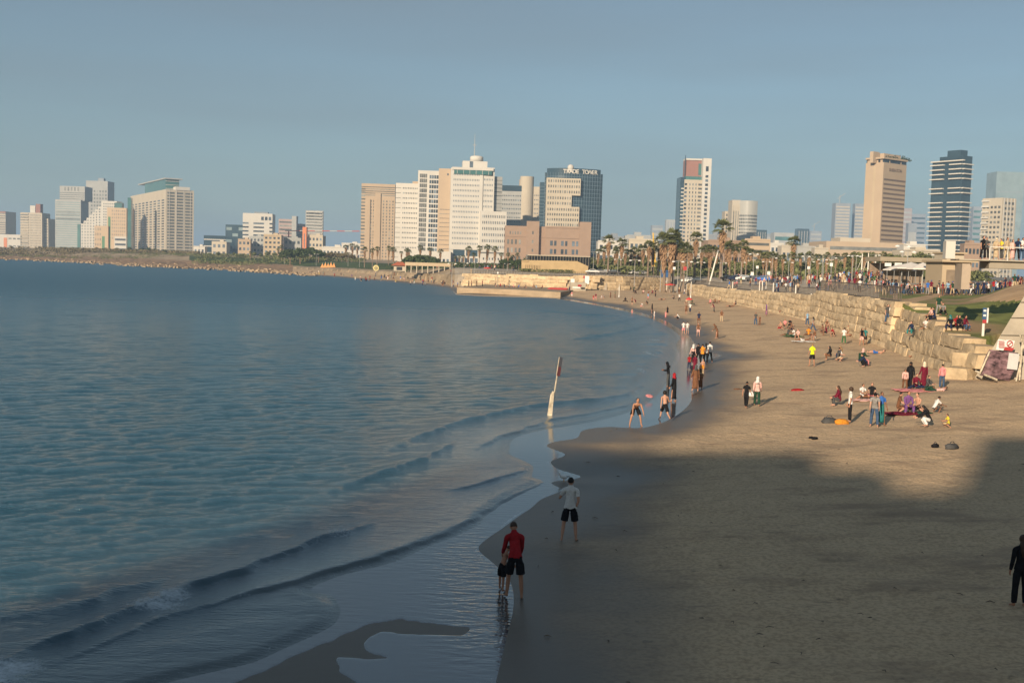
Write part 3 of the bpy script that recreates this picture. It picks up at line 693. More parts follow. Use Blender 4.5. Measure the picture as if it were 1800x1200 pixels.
# --- far left coast
def st_bands(n, h=0.45, mm=None, **k):
    def f(l_, r_, B): r_.bands(n, h, mm, **k); l_.bands(n, h, mm, a=0.1, b=0.9)
    return f
def st_grid(nx, nz, fw=.5, fh=.5, mm=None, **k):
    def f(l_, r_, B): r_.grid(nx, nz, fw, fh, mm, **k)
    return f
B, l_, r_, zt = simple('apartment_tower', 'beige striped apartment tower cut by the left edge of the photo', -40, 10, 371, 1900, CREAM, 0, st_bands(16, .5, GREYW)); r_.fr('cornice', BROWN, 0, 1, .96, 1.0, proud=.2); B.done()
B, l_, r_, zt = simple('low_building', 'low white seafront building with an orange end wall', -10, 38, 412, 1700, WHITEW, 0); r_.fr('end_wall', ORANGE, .35, .47, 0, .78, proud=.4); r_.grid(3, 2, .7, .2, GREYW, a=.5); B.done()
def three():
    B = Bld('apartment_block', 'cream apartment block with stepped roof and brown stair tower', 36, 1700, 4.5)
    z1 = ztop(60, 374, 1700)
    l_, r_ = block(B, 36, 1700, 0, None, 74, z1, CREAM); r_.grid(9, 14, .45, .5, GREYW, a=.42, b=.95); r_.slabs(14, CREAM, .3, 0, .38); r_.bands(14, .4, GREYW, 0, .38, proud=.05)
    block(B, 63, 1712, 0, None, 71, ztop(66, 358, 1700), BROWN, name='stair_tower', depth=10)
    block(B, 53, 1715, 0, None, 62, ztop(66, 361, 1700), WHITEW, name='roof_room', depth=8)
    l_, r_ = block(B, 74, 1708, 0, None, 85, ztop(80, 384, 1700), CREAM, name='side_wing'); r_.grid(3, 11, .5, .45, GREYW); B.done()
three()
B, l_, r_, zt = simple('apartment_block', 'small pale block squeezed between the cream block and the grey tower', 84, 98, 396, 1750, GREYC, 0, st_grid(4, 9)); B.done()
def grey_tower():
    B = Bld('hotel_tower', 'broad pale grey green hotel with a ragged crown of open frames', 98, 1650, 4.5); D = 1650
    l_, r_ = block(B, 97, D, 0, None, 142, ztop(118, 351, D), GREYC); r_.bands(22, .45, GLASSL, .02, .98); r_.bands(3, .5, GREYW, .02, .98, c=.6, d=.8, name='balcony_band')
    l2, r2 = block(B, 105, D + 4, 0, None, 149, ztop(127, 327, D), GREYC, zbase=ztop(118, 352, D), name='upper_block'); r2.bands(4, .4, GREYW, 0, 1, d=.6); r2.grid(5, 1, .45, .9, GREYW, a=.15, b=.8, c=.65, d=.95)
    l3, r3 = block(B, 136, D - 3, 0, None, 141, ztop(138, 394, D), GLASSG, name='glass_stair', depth=8); B.done()
grey_tower()
def t150():
    B = Bld('hotel_tower', 'slim pale tower with a small dark roof plant above the stepped block', 151, 1800, 4.5); D = 1800
    l_, r_ = block(B, 151, D, 0, None, 189, ztop(170, 318, D), GREYC); r_.grid(6, 17, .6, .55, GREYW, a=.2, b=.98, d=.88); r_.grid(1, 17, .6, .55, GREYW, a=.03, b=.14, d=.88, name='balcony')
    block(B, 172, D + 4, 0, None, 182, ztop(177, 313, D), GREYF, zbase=ztop(170, 318.5, D), name='roof_plant', depth=8); B.done()
t150()
def stepped():
    B = Bld('stepped_building', 'white stepped building dotted with small square windows', 142, 1600, 4.5); D = 1600
    xs = [142, 147, 152, 157, 162, 167, 172, 178, 205]; tops = [393, 388, 383, 378, 373, 368, 363, 353]
    for i in range(8):
        l_, r_ = block(B, xs[i], D, 0, None, xs[i + 1], ztop(xs[i], tops[i], D), WHITEW, name='stepped_bay' if i < 7 else 'wall', depth=22)
        nz = int((433 - tops[i]) / 4.3); r_.grid(1 if i < 7 else 6, nz, .5, .45, GLASSD, a=.1, b=.9, c=.05, d=.97)
    B.done()
stepped()
def beigegreen():
    B = Bld('apartment_block', 'peach and cream block with dark green window shafts', 166, 1520, 4.5); D = 1520; pe = mat('peach_render', (0.46, 0.34, 0.22), .85, .06)
    l_, r_ = block(B, 166, D, 0, None, 190, ztop(176, 397, D), pe); r_.fr('window_shaft', mat('green_panel', (.05, .16, .06), .5, .2), .55, .75, .05, .62, proud=.1); r_.grid(4, 5, .4, .5, GREYW, b=.5)
    l_, r_ = block(B, 188, D + 3, 0, None, 222, ztop(200, 365, D), pe, name='upper_wing'); r_.fr('window_shaft', MATS['green_panel'], .06, .18, .05, .8, proud=.1); r_.grid(7, 9, .4, .5, GREYW, a=.22, c=.3)
    l_, r_ = block(B, 201, D - 8, 0, None, 222, ztop(212, 416, D), WHITEW, name='lower_wing'); r_.bands(3, .4, GLASSD, .05, .95, c=.1)
    l_, r_ = block(B, 201, D + 8, 0, None, 214, ztop(207, 356, D), GLASSG, zbase=ztop(200, 366, D), name='roof_lantern', depth=8)
    B.done()
beigegreen()
def royal():
    B = Bld('hotel_tower', 'large twin faced hotel with green glass penthouse and disc roof', 285, 1450, 4.5, group=GRP); D = 1450
    l_, r_ = block(B, 291, D, R(30), 229, 340, ztop(305, 333, D), CREAM)
    l_.grid(9, 20, .6, .5, GLASSD, a=.02, b=.98, c=.06, d=.86); r_.grid(3, 20, .82, .6, GREYW, a=.02, b=.98, c=.05, d=.97)
    r_.fins(4, WHITEW, .06, 0, 1, proud=.5)
    l_.bands(1, 1, CREAM, 0, .12, c=.9, d=1, name='parapet')
    c0 = upx(250) * (D + 20)
    l2, r2 = block(B, 290, D + 12, R(30), 254, 314, ztop(285, 313, D), GLASSG, zbase=ztop(285, 334, D), name='glass_penthouse'); r2.bands(3, .12, WHITEW, proud=.3, name='floor_line')
    l4, r4 = block(B, 289, D + 8, R(30), 242, 320, ztop(285, 311.5, D), GREYC, zbase=ztop(285, 313.5, D), name='disc_roof')
    l3, r3 = block(B, 308, D + 5, R(30), None, 333, ztop(320, 328, D), WHITEW, zbase=ztop(320, 334, D), name='roof_block', depth=14)
    l5, r5 = block(B, 224, D + 6, R(10), None, 230, ztop(227, 347, D), GLASSG, name='glass_corner', depth=12)
    B.done()
royal()
# --- middle distance left
B, l_, r_, zt = simple('glass_house', 'low dark glass house cluster with white edges', 358, 396, 414, 1250, GLASSB, R(12), st_bands(3, .15, WHITEW)); B.done()
B, l_, r_, zt = simple('glass_building', 'blue glass cube building with stacked boxes', 396, 431, 395, 1300, GLASSB, R(8)); r_.grid(3, 5, .9, .5, GLASSL, name='glass_box', b=.95, proud=.5, skip=lambda i, j: (i + j) % 2); B.done()
def white425():
    B = Bld('hotel_building', 'white rounded hotel with dark floor bands and a tall blank shaft', 426, 1300, 4.5); D = 1300
    l_, r_ = block(B, 426, D, R(6), None, 478, ztop(452, 375, D), WHITEW); r_.bands(8, .4, GLASSD, .36, .72, c=.12, d=.82); r_.bands(8, .4, GLASSD, 0, .2, c=.12, d=.82); r_.bands(8, .4, GLASSD, .9, 1, c=.12, d=.82)
    r_.grid(3, 1, .7, 1, GLASSD, a=.6, b=.98, c=.85, d=.93)
    block(B, 446, D + 2, R(6), None, 470, ztop(457, 372.5, D), GREYF, zbase=ztop(452, 375.4, D), name='roof_garden', depth=10); B.done()
white425()
def pinkish():
    B = Bld('office_building', 'faded pink grey office slab with a grey lift tower', 488, 1500, 4.5); D = 1500
    l_, r_ = block(B, 489, D, R(5), None, 513, ztop(500, 385, D), mat('pink_grey', (.36, .27, .24), .85, .08)); r_.bands(10, .45, GREYW, .05, 1)
    l_, r_ = block(B, 512, D - 5, 0, None, 520, ztop(516, 380, D), GREYC, name='lift_tower', depth=12)
    l_, r_ = block(B, 520, D + 8, 0, None, 531, ztop(525, 393, D), MATS['pink_grey'], name='low_wing'); r_.bands(8, .4, GREYW); B.done()
pinkish()
B, l_, r_, zt = simple('apartment_tower', 'grey balconied apartment tower standing behind the chimney block', 536, 567, 370, 1400, GREYC, R(8), None); r_.slabs(16, WHITEW, .3, .05, .95); r_.bands(16, .55, GREYW, .05, .95, proud=.06); r_.fins(3, GREYC, .05); B.done()
for (x0, x1, top, D, mm, lab, nx, nz) in [(340, 360, 433, 1150, WHITEW, 'tiny white villa beside the dark glass houses', 3, 1), (372, 398, 425, 1150, CREAM, 'small cream villa below the dark glass houses', 3, 2), (418, 440, 421, 1100, TAN, 'small tan arched house below the blue glass cube', 3, 3),
        (438, 464, 416, 1120, GREYC, 'low grey apartment house with narrow dark windows', 4, 4), (463, 494, 413, 1080, BEIGE, 'ochre apartment house with balconies in front of the white hotel', 4, 5),
        (498, 529, 419, 1100, GREYC, 'low grey house under the pink grey office slab', 4, 3), (541, 567, 414, 1080, CREAM, 'cream terraced house beside the brown chimney', 4, 4), (566, 606, 434, 1050, WHITEW, 'long low white villa among the trees', 6, 1),
        (600, 634, 428, 1250, WHITEW, 'flat roofed pale house left of the beige hotel', 5, 2)]:
    B, l_, r_, zt = simple('small_house', lab, x0, x1, top, D, mm, R(random.uniform(-5, 12)), st_grid(nx, nz, .55, .45)); r_.fr('parapet', mm, 0, 1, .96, 1.03, proud=.35)
    block(B, x0 + (x1 - x0) * .55, D + 6, 0, None, x0 + (x1 - x0) * .8, zt + 2.2, mm, zbase=zt, name='roof_room', depth=4); B.done()
B, l_, r_, zt = simple('chimney_tower', 'slim terracotta stair tower beside the cream terraced house', 531, 538, 399, 1075, ORANGE, 0, depth=6); r_.fr('slot_window', GLASSD, .4, .6, .3, .8); B.done()
# --- beige hotel
def beige_hotel():
    B = Bld('beach_hotel', 'tall beige hotel with blank shafts and grey balcony stacks', 633, 1000, 4.5, group=GRP); D = 1000
    l_, r_ = block(B, 633, D, R(4), None, 692, ztop(662, 323, D), TAN, depth=22)
    r_.bands(22, .45, GREYW, 0, .12, c=.02, d=.95); r_.bands(5, .4, GREYW, 0, 1, c=.84, d=.97, name='loggia')
    r_.fr('blank_shaft', TAN, .12, .27, 0, .80, proud=1.0, t=1.0); r_.grid(2, 20, .35, .6, GREYW, a=.27, b=.40, c=.02, d=.8)
    r_.fr('blank_shaft', TAN, .42, .58, 0, .88, proud=1.2, t=1.2); r_.grid(4, 20, .4, .55, GREYW, a=.62, b=.99, c=.02, d=.8, name='balcony')
    B.done()
beige_hotel()
def intercontinental():
    D = 900
    B = Bld('hotel_wing', 'white hotel wing with rows of small windows between the beige hotel and the glass shaft', 692, D, 4.5, group=GRP)
    l_, r_ = block(B, 693, D, R(6), None, 735, ztop(712, 322, D), WHITEW, depth=24); r_.grid(10, 15, .45, .3, GLASSD, a=.28, b=.99, c=.05, d=.97); r_.bands(15, .1, GREYW, 0, .22, c=.05, d=.97, name='slot')
    block(B, 722, D + 6, 0, None, 734, ztop(728, 318, D), TAN, zbase=ztop(712, 322.4, D), name='roof_block', depth=8); B.done()
    B = Bld('glass_shaft', 'grey glass tower shaft framed in white beside the white hotel', 733, D, 4.5, group=GRP)
    l_, r_ = block(B, 731.5, D - 18, R(3), None, 768, ztop(750, 303, D), WHITEW, depth=26); r_.grid(4, 18, .82, .72, GLASSD, a=.54, b=.99, c=.03, d=.96); r_.grid(4, 18, .9, .8, GREYW, a=.08, b=.44, c=.03, d=.97); B.done()
    B = Bld('grand_hotel', 'big white stepped hotel with window rows, green glass top band and roof mast', 768, D, 4.5, group=GRP)
    D2 = D - 30; z_sh = ztop(880, 372, D2)
    l_, r_ = block(B, 767.5, D2 + 12, R(2), None, 794, ztop(780, 294, D2), TAN, name='side_wing', depth=22); r_.bands(11, .12, GREYW, .12, .95, c=.10, d=.60, name='slot'); r_.grid(1, 1, 1, 1, GLASSD, a=.55, b=.66, c=.93, d=.95)
    l_, r_ = block(B, 789, D2, R(5), None, 845, ztop(816, 295, D2), WHITEW, depth=34)
    r_.grid(16, 14, .42, .36, GLASSD, a=.07, b=.90, c=.20, d=.96); r_.bands(1, 1, WHITEW, 0, 1, c=.165, d=.19, name='cornice', proud=.5)
    r_.grid(2, 1, .88, 1, GLASSB, a=.10, b=.92, c=.10, d=.165, name='lobby_window'); r_.fins(3, WHITEW, .12, 0, .95, 0, .1, proud=.6)
    r_.grid(3, 1, .9, 1, GLASSD, a=.10, b=.92, c=.01, d=.08, name='arcade_opening')
    l2, r2 = block(B, 844, D2 + 3, R(9), None, 865, ztop(855, 294, D2), WHITEW, name='front_bay', depth=30); r2.grid(6, 14, .42, .36, GLASSD, a=.1, b=.9, c=.20, d=.96)
    l3, r3 = block(B, 842.5, D2 - 2, R(7), None, 888, z_sh, WHITEW, name='low_wing', depth=24); r3.grid(13, 6, .42, .45, GLASSD, a=.06, b=.97, c=.30, d=.96); r3.grid(7, 1, .4, 1, GLASSD, a=.1, b=.9, c=.12, d=.16); r3.bands(1, 1, GREYW, 0, 1, c=.235, d=.26, name='slot')
    r3.grid(3, 1, .5, 1, GLASSD, a=.1, b=.95, c=.0, d=.07, name='arcade_opening')
    l4, r4 = block(B, 865, D2 + 8, R(20), None, 879, ztop(870, 309, D2), GREYC, name='grey_bay', depth=20); r4.bands(16, .2, GREYW, 0, 1, c=.3, d=.98, name='slot')
    g_, g2 = block(B, 792, D2 + 1, R(5), None, 862, ztop(816, 298.5, D2), GLASSG, zbase=ztop(816, 306, D2), name='glass_band', depth=30)
    g2 = Face(B, g2.p + g2.n * 1.6, g2.e, g2.w, ztop(816, 306, D2), ztop(816, 299, D2)); g2.fr('glass_band', GLASSG, .03, .97, 0, 1, proud=.0, t=.2); g2.fins(6, WHITEW, .06, .03, .97, proud=.3)
    block(B, 791, D2 - .6, R(5), None, 863, ztop(816, 294, D2), WHITEW, zbase=ztop(816, 298.5, D2), name='parapet', depth=32)
    l5, r5 = block(B, 809, D2 + 10, R(5), None, 852, ztop(830, 281, D2), WHITEW, zbase=ztop(816, 294.2, D2), name='roof_block', depth=16); r5.fr('roof_opening', GLASSD, .28, .42, .05, .95)
    zt5 = ztop(834, 281, D2)
    p = at(838, 278, D2 + 16); dm = MB(); dm.tube([(p.x - B.o.x, p.y - B.o.y, zt5 - B.o.z + h_) for h_ in (0, 3.4, 4.2, 4.7)], [5.4, 5.4, 4.8, 2.2], 20); dm.build('roof_drum', WHITEW, B.root, smooth=True)
    q = at(834, 270, D2 + 14); mb = MB(); mb.tube([(q.x - B.o.x, q.y - B.o.y, zt5 - B.o.z + h_) for h_ in (0, 9, 22)], [.5, .3, .14], 6); mb.tube([(q.x - B.o.x - 1.5, q.y - B.o.y, zt5 - B.o.z + 13), (q.x - B.o.x + 1.5, q.y - B.o.y, zt5 - B.o.z + 13)], .3, 5); mb.build('mast', GREYC, B.root)
    # low podium left of the front
    l6, r6 = block(B, 700, D2 - 12, R(4), None, 792, ztop(745, 441, D2), WHITEW, name='podium', depth=20); r6.grid(12, 1, .6, 1, GLASSD, a=.1, b=.98, c=.15, d=.45, name='podium_window')
    B.done()
    # behind
    B = Bld('hotel_annex', 'pale annex with dark roof band behind the big white hotel', 880, 1000, 4.5, group=GRP); D = 1000
    l_, r_ = block(B, 878, D, 0, None, 914, ztop(896, 326, D), GREYC, depth=24); r_.fr('roof_band', GLASSB, 0, 1, .93, 1, proud=.1); r_.grid(11, 9, .5, .3, GLASSD, a=.03, b=.97, c=.42, d=.9)
    l2, r2 = block(B, 934, D + 2, 0, None, 950, ztop(942, 328, D), CREAM, name='side_wing', depth=22); r2.grid(5, 9, .5, .3, GLASSD, a=.05, b=.95, c=.42, d=.92)
    p = at(924, 400, D + 4); c_ = MB(); c_.tube([(p.x - B.o.x, p.y - B.o.y, 0), (p.x - B.o.x, p.y - B.o.y, ztop(924, 310, D) - 4.5)], 6.3, 24); c_.build('round_tower', CREAM, B.root, smooth=False)
    p2 = at(919, 400, D + 12); MB().tube([(p2.x - B.o.x, p2.y - B.o.y, 50), (p2.x - B.o.x, p2.y - B.o.y, ztop(918, 314, D) - 4.5)], 4.5, 16).build('round_turret', TAN, B.root)
    B.done()
intercontinental()
def trade_tower():
    D = 860
    B = Bld('office_tower', 'curved dark blue glass office tower with roof lettering and white grid front', 958, D, 4.5, group=GRP)
    xa, xb = upx(953) * D, upx(1054) * D; zt = ztop(1005, 305, D); zt2 = ztop(1005, 297, D)
    n = 22; poly = []
    for i in range(n + 1):
        t = i / n; x = xa + (xb - xa) * t; y = D - 9.0 * math.sin(math.pi * (t ** 0.8)) ** 0.9
        poly.append((x - B.o.x, y - B.o.y))
    poly += [(xb - B.o.x - 1, 26), (xa - B.o.x + 1, 26)]
    MB().prism(poly, 0, zt - 4.5).build('glass_wall', GLASSB, B.root)
    cx_ = (xa + xb) / 2 - B.o.x
    MB().prism([((p[0] - cx_) * .93 + cx_, p[1] * .93 + 2.0) for p in poly], zt - 4.5, zt2 - 4.5).build('roof_drum', GLASSB, B.root)
    for i in range(0, n):                                   # curtain wall piers and floor lines
        for t_ in (0.0,):
            p = poly[i]; o = link('mullion', unit_box(mat('mullion_metal', (.10, .15, .19), .35, .1, spec=.6)), B.root); o.location = (p[0], p[1] - .1, (zt - 4.5) / 2); o.scale = (.25, .3, zt - 4.5)
    fl = MB()
    for k in range(1, 24):
        z = (zt - 4.5) * k / 24
        for i in range(n):
            a, b = Vector((*poly[i], z)), Vector((*poly[i + 1], z)); m_ = (a + b) / 2; fl.box(m_ - Vector((0, .08, 0)), ((b - a).length, .2, .35), math.atan2(b.y - a.y, b.x - a.x))
    o = fl.build('floor_line', MATS['mullion_metal'], B.root); o['kind'] = 'stuff'
    l2, r2 = block(B, 945, D + 8, 0, None, 960, ztop(953, 319, D), GLASSB, name='side_tower', depth=20); r2.bands(24, .12, mat('mullion_metal', ()), c=0.02)
    # white grid front
    Dw = D - 12; z0 = ztop(985, 395, Dw); h = lambda y: ztop(985, y, Dw)
    for nm, xl, xr, yt, yb in (('grid_front', 956.5, 1016, 313, 343), ('grid_front', 956.5, 1001, 343, 363), ('grid_front', 956.5, 1015, 363, 401)):
        l3, r3 = block(B, xl, Dw, R(1), None, xr, h(yt), CREAM, zbase=h(yb), name=nm, depth=9)
        rows = {313: 3, 343: 2, 363: 4}[yt]; nx = 14 if xr > 1002 else 10.5
        r3.grid(int(nx), rows, .5, .5, GREYW, a=.03, b=.99, c=.04, d=.98)
    # pillar with a ball
    p = at(1003, 300, D - 6); pil = MB(); pil.tube([(p.x - B.o.x, p.y - B.o.y, h(316) - 4.5), (p.x - B.o.x, p.y - B.o.y, h(296) - 4.5)], 2.2, 14); pil.build('white_pillar', WHITEW, B.root)
    bm = bmesh.new(); bmesh.ops.create_icosphere(bm, subdivisions=3, radius=2.5); me = bpy.data.meshes.new('ball'); bm.to_mesh(me); bm.free(); me.materials.append(WHITEW)
    o = link('ball', me, B.root); o.location = (p.x - B.o.x, p.y - B.o.y, h(293) - 4.5)
    # lettering on the roof drum, following its curve
    word = 'TRADE TOWER'; xw = upx(984) * D, upx(1044) * D
    for i, ch in enumerate(word):
        if ch == ' ': continue
        t = (i + .5) / len(word); x = xw[0] + (xw[1] - xw[0]) * t; tt = (x - xa) / (xb - xa); y = D - 9.0 * math.sin(math.pi * tt ** .8) ** .9 * .93 + 0.2
        cu = bpy.data.curves.new('letter', 'FONT'); cu.body = ch; cu.size = 4.4; cu.extrude = .15; cu.offset = 0.09; cu.align_x = 'CENTER'
        o = curve_obj(cu, WHITEW, B.root)
        dydx = -(math.cos(math.pi * tt)) * 9 * .93 * math.pi / (xb - xa) * .9
        o.location = (x - B.o.x, y - B.o.y - 1.2, zt2 - 4.5 - 4.2); o.rotation_euler = (R(90), 0, math.atan(dydx))
    B.done()
trade_tower()
def pink_building():
    B = Bld('stone_offices', 'broad pink brown stone building with paired tall windows below the glass tower', 887, 780, 4.5); D = 780
    l_, r_ = block(B, 886, D, R(1), None, 957, ztop(910, 397, D), PINKB, depth=30); r_.grid(4, 3, .5, .55, GREYW, a=.04, b=.42, c=.12, d=.72); r_.grid(5, 1, .4, 1, GREYW, a=.1, b=.42, c=.80, d=.87)
    r_.fr('cornice', PINKB, 0, 1, .74, .76, proud=.4); r_.grid(1, 4, 1, .5, GREYW, a=.62, b=.67, c=.1, d=.95)
    l1, r1 = block(B, 924, D - 3, 0, None, 946, ztop(935, 389, D), PINKB, name='raised_bay', depth=20); r1.grid(1, 4, .2, .35, GREYW, a=.2, b=.8, c=.1, d=.85)
    l2, r2 = block(B, 957, D - 6, R(-2), None, 1037, ztop(1000, 399, D), PINKB, name='right_wing', depth=34); r2.grid(4, 3, .25, .6, GLASSD, a=.02, b=.98, c=.12, d=.70, skip=lambda i, j: False)
    for i in range(4):
        x = .02 + .96 * (i + .5) / 4; r2.grid(1, 3, 1, .6, GLASSD, a=x + .06, b=x + .11, c=.12, d=.7)
    r2.fr('cornice', PINKB, 0, 1, .72, .74, proud=.5); r2.fr('cornice', PINKB, 0, 1, .96, 1.0, proud=.5)
    l3, r3 = block(B, 1017, D - 8, 0, None, 1037, ztop(1028, 391, D), PINKB, name='raised_bay', depth=20)
    B.done()
pink_building()
def museum():
    D = 330
    B = Bld('stone_museum', 'low yellow limestone building with a black glass box on its roof', 917, D, 3.0)
    l_, r_ = block(B, 917, D, R(2), None, 1035, 0, YSTONE, zbase=3.0, depth=14) if False else (None, None)
    xs = [917, 922, 1015, 1035]; tops = [458, 457, 459, 468]
    P_ = [Vector((upx(x) * D, D + (x - 917) * .02, 0)) for x in xs]; zt = [ztop(x, t, D) for x, t in zip(xs, tops)]
    b = MB(); 
    for i in range(3):
        a, c_ = P_[i], P_[i + 1]; b.prism([(a.x - B.o.x, a.y - B.o.y), (c_.x - B.o.x, c_.y - B.o.y), (c_.x - B.o.x, c_.y + 12 - B.o.y), (a.x - B.o.x, a.y + 12 - B.o.y)], 0, [zt[i] - 3, zt[i + 1] - 3, zt[i + 1] - 3, zt[i] - 3])
    b.build('wall', YSTONE, B.root)
    Fc_ = Face(B, P_[0], (P_[3] - P_[0]), (P_[3] - P_[0]).length, 3.0, zt[1])
    dk = mat('dark_opening', (.05, .035, .02), .7, .2)
    for a in (.455, .525, .615, .69): Fc_.fr('window', dk, a, a + .022, .22, .48)
    for i, a in enumerate((.06, .09, .115, .14, .165, .19, .215, .24, .27)): Fc_.fr('slot_window', dk, a, a + .007, .2, .75)
    Fc_.fr('doorway', mat('grey_door', (.22, .19, .16), .6, .1), .79, .88, .05, .40, proud=.3); Fc_.fr('cornice', YSTONE, 0, .1, .93, .98, proud=.3)
    Dg = D + 5; gx = (927, 1037); zg = ztop(980, 449, Dg)
    l2, r2 = block(B, gx[0], Dg, R(1), None, gx[1], zg, mat('black_glass', (.012, .014, .016), .1, .1, spec=.8), zbase=3.5, name='glass_box', depth=18)
    r2.fins(22, CREAM, .06, 0, 1, .4, 1, name='mullion', proud=.15, t=.2); r2.fr('roof_edge', CREAM, 0, 1, .965, 1.0, proud=.4, t=.6)
    B.done()
museum()
# --- right of centre
def brown_tower():
    D = 1050
    B = Bld('apartment_tower', 'tall cream gridded tower with brown upper panel and white frame', 1194, D, 4.5, group=GRP)
    z = lambda y: ztop(1220, y, D)
    l0, r0 = block(B, 1190, D + 1, R(3), None, 1198.5, z(312), GLASSB, name='glass_edge', depth=18); r0.grid(1, 22, .7, .3, WHITEW, name='balcony', proud=.6, t=.6, d=.9)
    l_, r_ = block(B, 1197, D, R(3), None, 1229, z(316), CREAM, depth=22); r_.grid(1, 22, .8, .55, GLASSD, a=0.0, b=.16, c=.02, d=.97, name='window'); r_.grid(3, 22, .3, .55, GLASSD, a=.22, b=.72, c=.02, d=.97); r_.grid(1, 22, .85, .5, GREYW, a=.74, b=1, c=.02, d=.97, name='balcony')
    l1, r1 = block(B, 1198, D + 5, R(3), None, 1229, z(281), BROWN, zbase=z(318), name='brown_panel_block', depth=12); r1.fr('dark_panel', GLASSG, .72, .98, .3, .85, proud=.1)
    lg, rg = block(B, 1198, D + 2, R(3), None, 1229, z(310), GLASSG, zbase=z(316.2), name='glass_floor', depth=14)
    l2, r2 = block(B, 1228.5, D - 1.5, R(3), None, 1243, z(278), WHITEW, name='white_frame', depth=22); r2.grid(1, 23, .45, .6, GLASSD, a=.12, b=.88, c=.02, d=.86); r2.grid(1, 1, .45, 1, GLASSD, a=.12, b=.88, c=.885, d=.93)
    lt, rt_ = block(B, 1198, D + 4, R(3), None, 1229, z(278), WHITEW, zbase=z(281), name='white_frame', depth=12)
    p = at(1204, 300, D + 3); MB().tube([(p.x - B.o.x, p.y - B.o.y, z(330) - 4.5), (p.x - B.o.x, p.y - B.o.y, z(273) - 4.5)], .35, 6).build('mast', GLASSB, B.root)
    B.done()
brown_tower()
def t1300():
    D = 1250
    B = Bld('round_tower', 'cream tower with a curved glass front beside a lower slab', 1283, D, 4.5, group=GRP)
    l_, r_ = block(B, 1270, D + 25, 0, None, 1283, ztop(1276, 369, D), CREAM, name='lower_slab', depth=18); r_.grid(2, 14, .5, .6, GREYW)
    l_, r_ = block(B, 1282, D, 0, None, 1297, ztop(1290, 351.5, D), CREAM, depth=22); r_.fins(4, CREAM, .3, 0, 1, 0, .93, proud=.5); r_.grid(3, 1, .3, 1, GREYW, a=.1, b=.9, c=.1, d=.85, name='window_strip')
    xa, xb = upx(1295) * D, upx(1326) * D; n = 12
    poly = [(xa + (xb - xa) * i / n - B.o.x, -6 * math.sin(math.pi * (i / n) ** .9 * .9)) for i in range(n + 1)] + [(xb - B.o.x, 20), (xa - B.o.x, 20)]
    zt = ztop(1310, 353, D) - 4.5; MB().prism(poly, 0, zt).build('curved_front', mat('cream_glass', (.36, .35, .31), .35, .1), B.root)
    for k in range(17):
        o = MB()
        for i in range(n):
            a, b = Vector((*poly[i], 0)), Vector((*poly[i + 1], 0)); c_ = (a + b) / 2; o.box((c_.x, c_.y - .1, zt * (.04 + k * .047)), ((b - a).length * .72, .3, zt * .024), math.atan2(b.y - a.y, b.x - a.x))
        o.build('window_band', GREYW, B.root)
    B.done()
t1300()
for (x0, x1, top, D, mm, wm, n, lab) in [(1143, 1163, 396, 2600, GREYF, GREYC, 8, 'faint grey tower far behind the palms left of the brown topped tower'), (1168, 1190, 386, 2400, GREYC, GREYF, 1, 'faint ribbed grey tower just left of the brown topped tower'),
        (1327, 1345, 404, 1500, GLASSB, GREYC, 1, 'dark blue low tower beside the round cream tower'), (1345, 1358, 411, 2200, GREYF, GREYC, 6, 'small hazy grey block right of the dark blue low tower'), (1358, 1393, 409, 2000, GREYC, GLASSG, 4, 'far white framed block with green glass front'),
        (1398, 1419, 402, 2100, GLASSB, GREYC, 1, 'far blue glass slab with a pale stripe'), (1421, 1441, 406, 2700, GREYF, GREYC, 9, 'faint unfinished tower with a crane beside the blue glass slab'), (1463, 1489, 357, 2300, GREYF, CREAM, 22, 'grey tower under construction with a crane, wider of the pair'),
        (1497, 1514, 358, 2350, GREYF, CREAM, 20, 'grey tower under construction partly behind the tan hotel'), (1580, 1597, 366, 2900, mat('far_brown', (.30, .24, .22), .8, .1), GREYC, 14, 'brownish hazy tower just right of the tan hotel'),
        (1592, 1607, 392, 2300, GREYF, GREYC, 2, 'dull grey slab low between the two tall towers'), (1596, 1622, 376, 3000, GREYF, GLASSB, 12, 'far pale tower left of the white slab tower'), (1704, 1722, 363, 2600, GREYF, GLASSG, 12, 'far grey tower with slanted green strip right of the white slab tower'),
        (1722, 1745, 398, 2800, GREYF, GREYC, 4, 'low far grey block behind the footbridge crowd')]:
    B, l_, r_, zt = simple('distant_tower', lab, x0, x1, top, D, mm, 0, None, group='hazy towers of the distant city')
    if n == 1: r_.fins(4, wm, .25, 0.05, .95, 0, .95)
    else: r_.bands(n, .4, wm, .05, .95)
    if 'crane' in lab:
        p = at((x0 + x1) / 2, top, D); q = p - B.o; b = MB(); hh = 16 * D / 2300; b.tube([(q.x, q.y, q.z), (q.x, q.y, q.z + hh)], .8, 4); b.tube([(q.x - hh * .3, q.y, q.z + hh * .55), (q.x + hh * .7, q.y, q.z + hh * 1.3)], .6, 4); b.build('crane', GREYC, B.root)
    B.done()
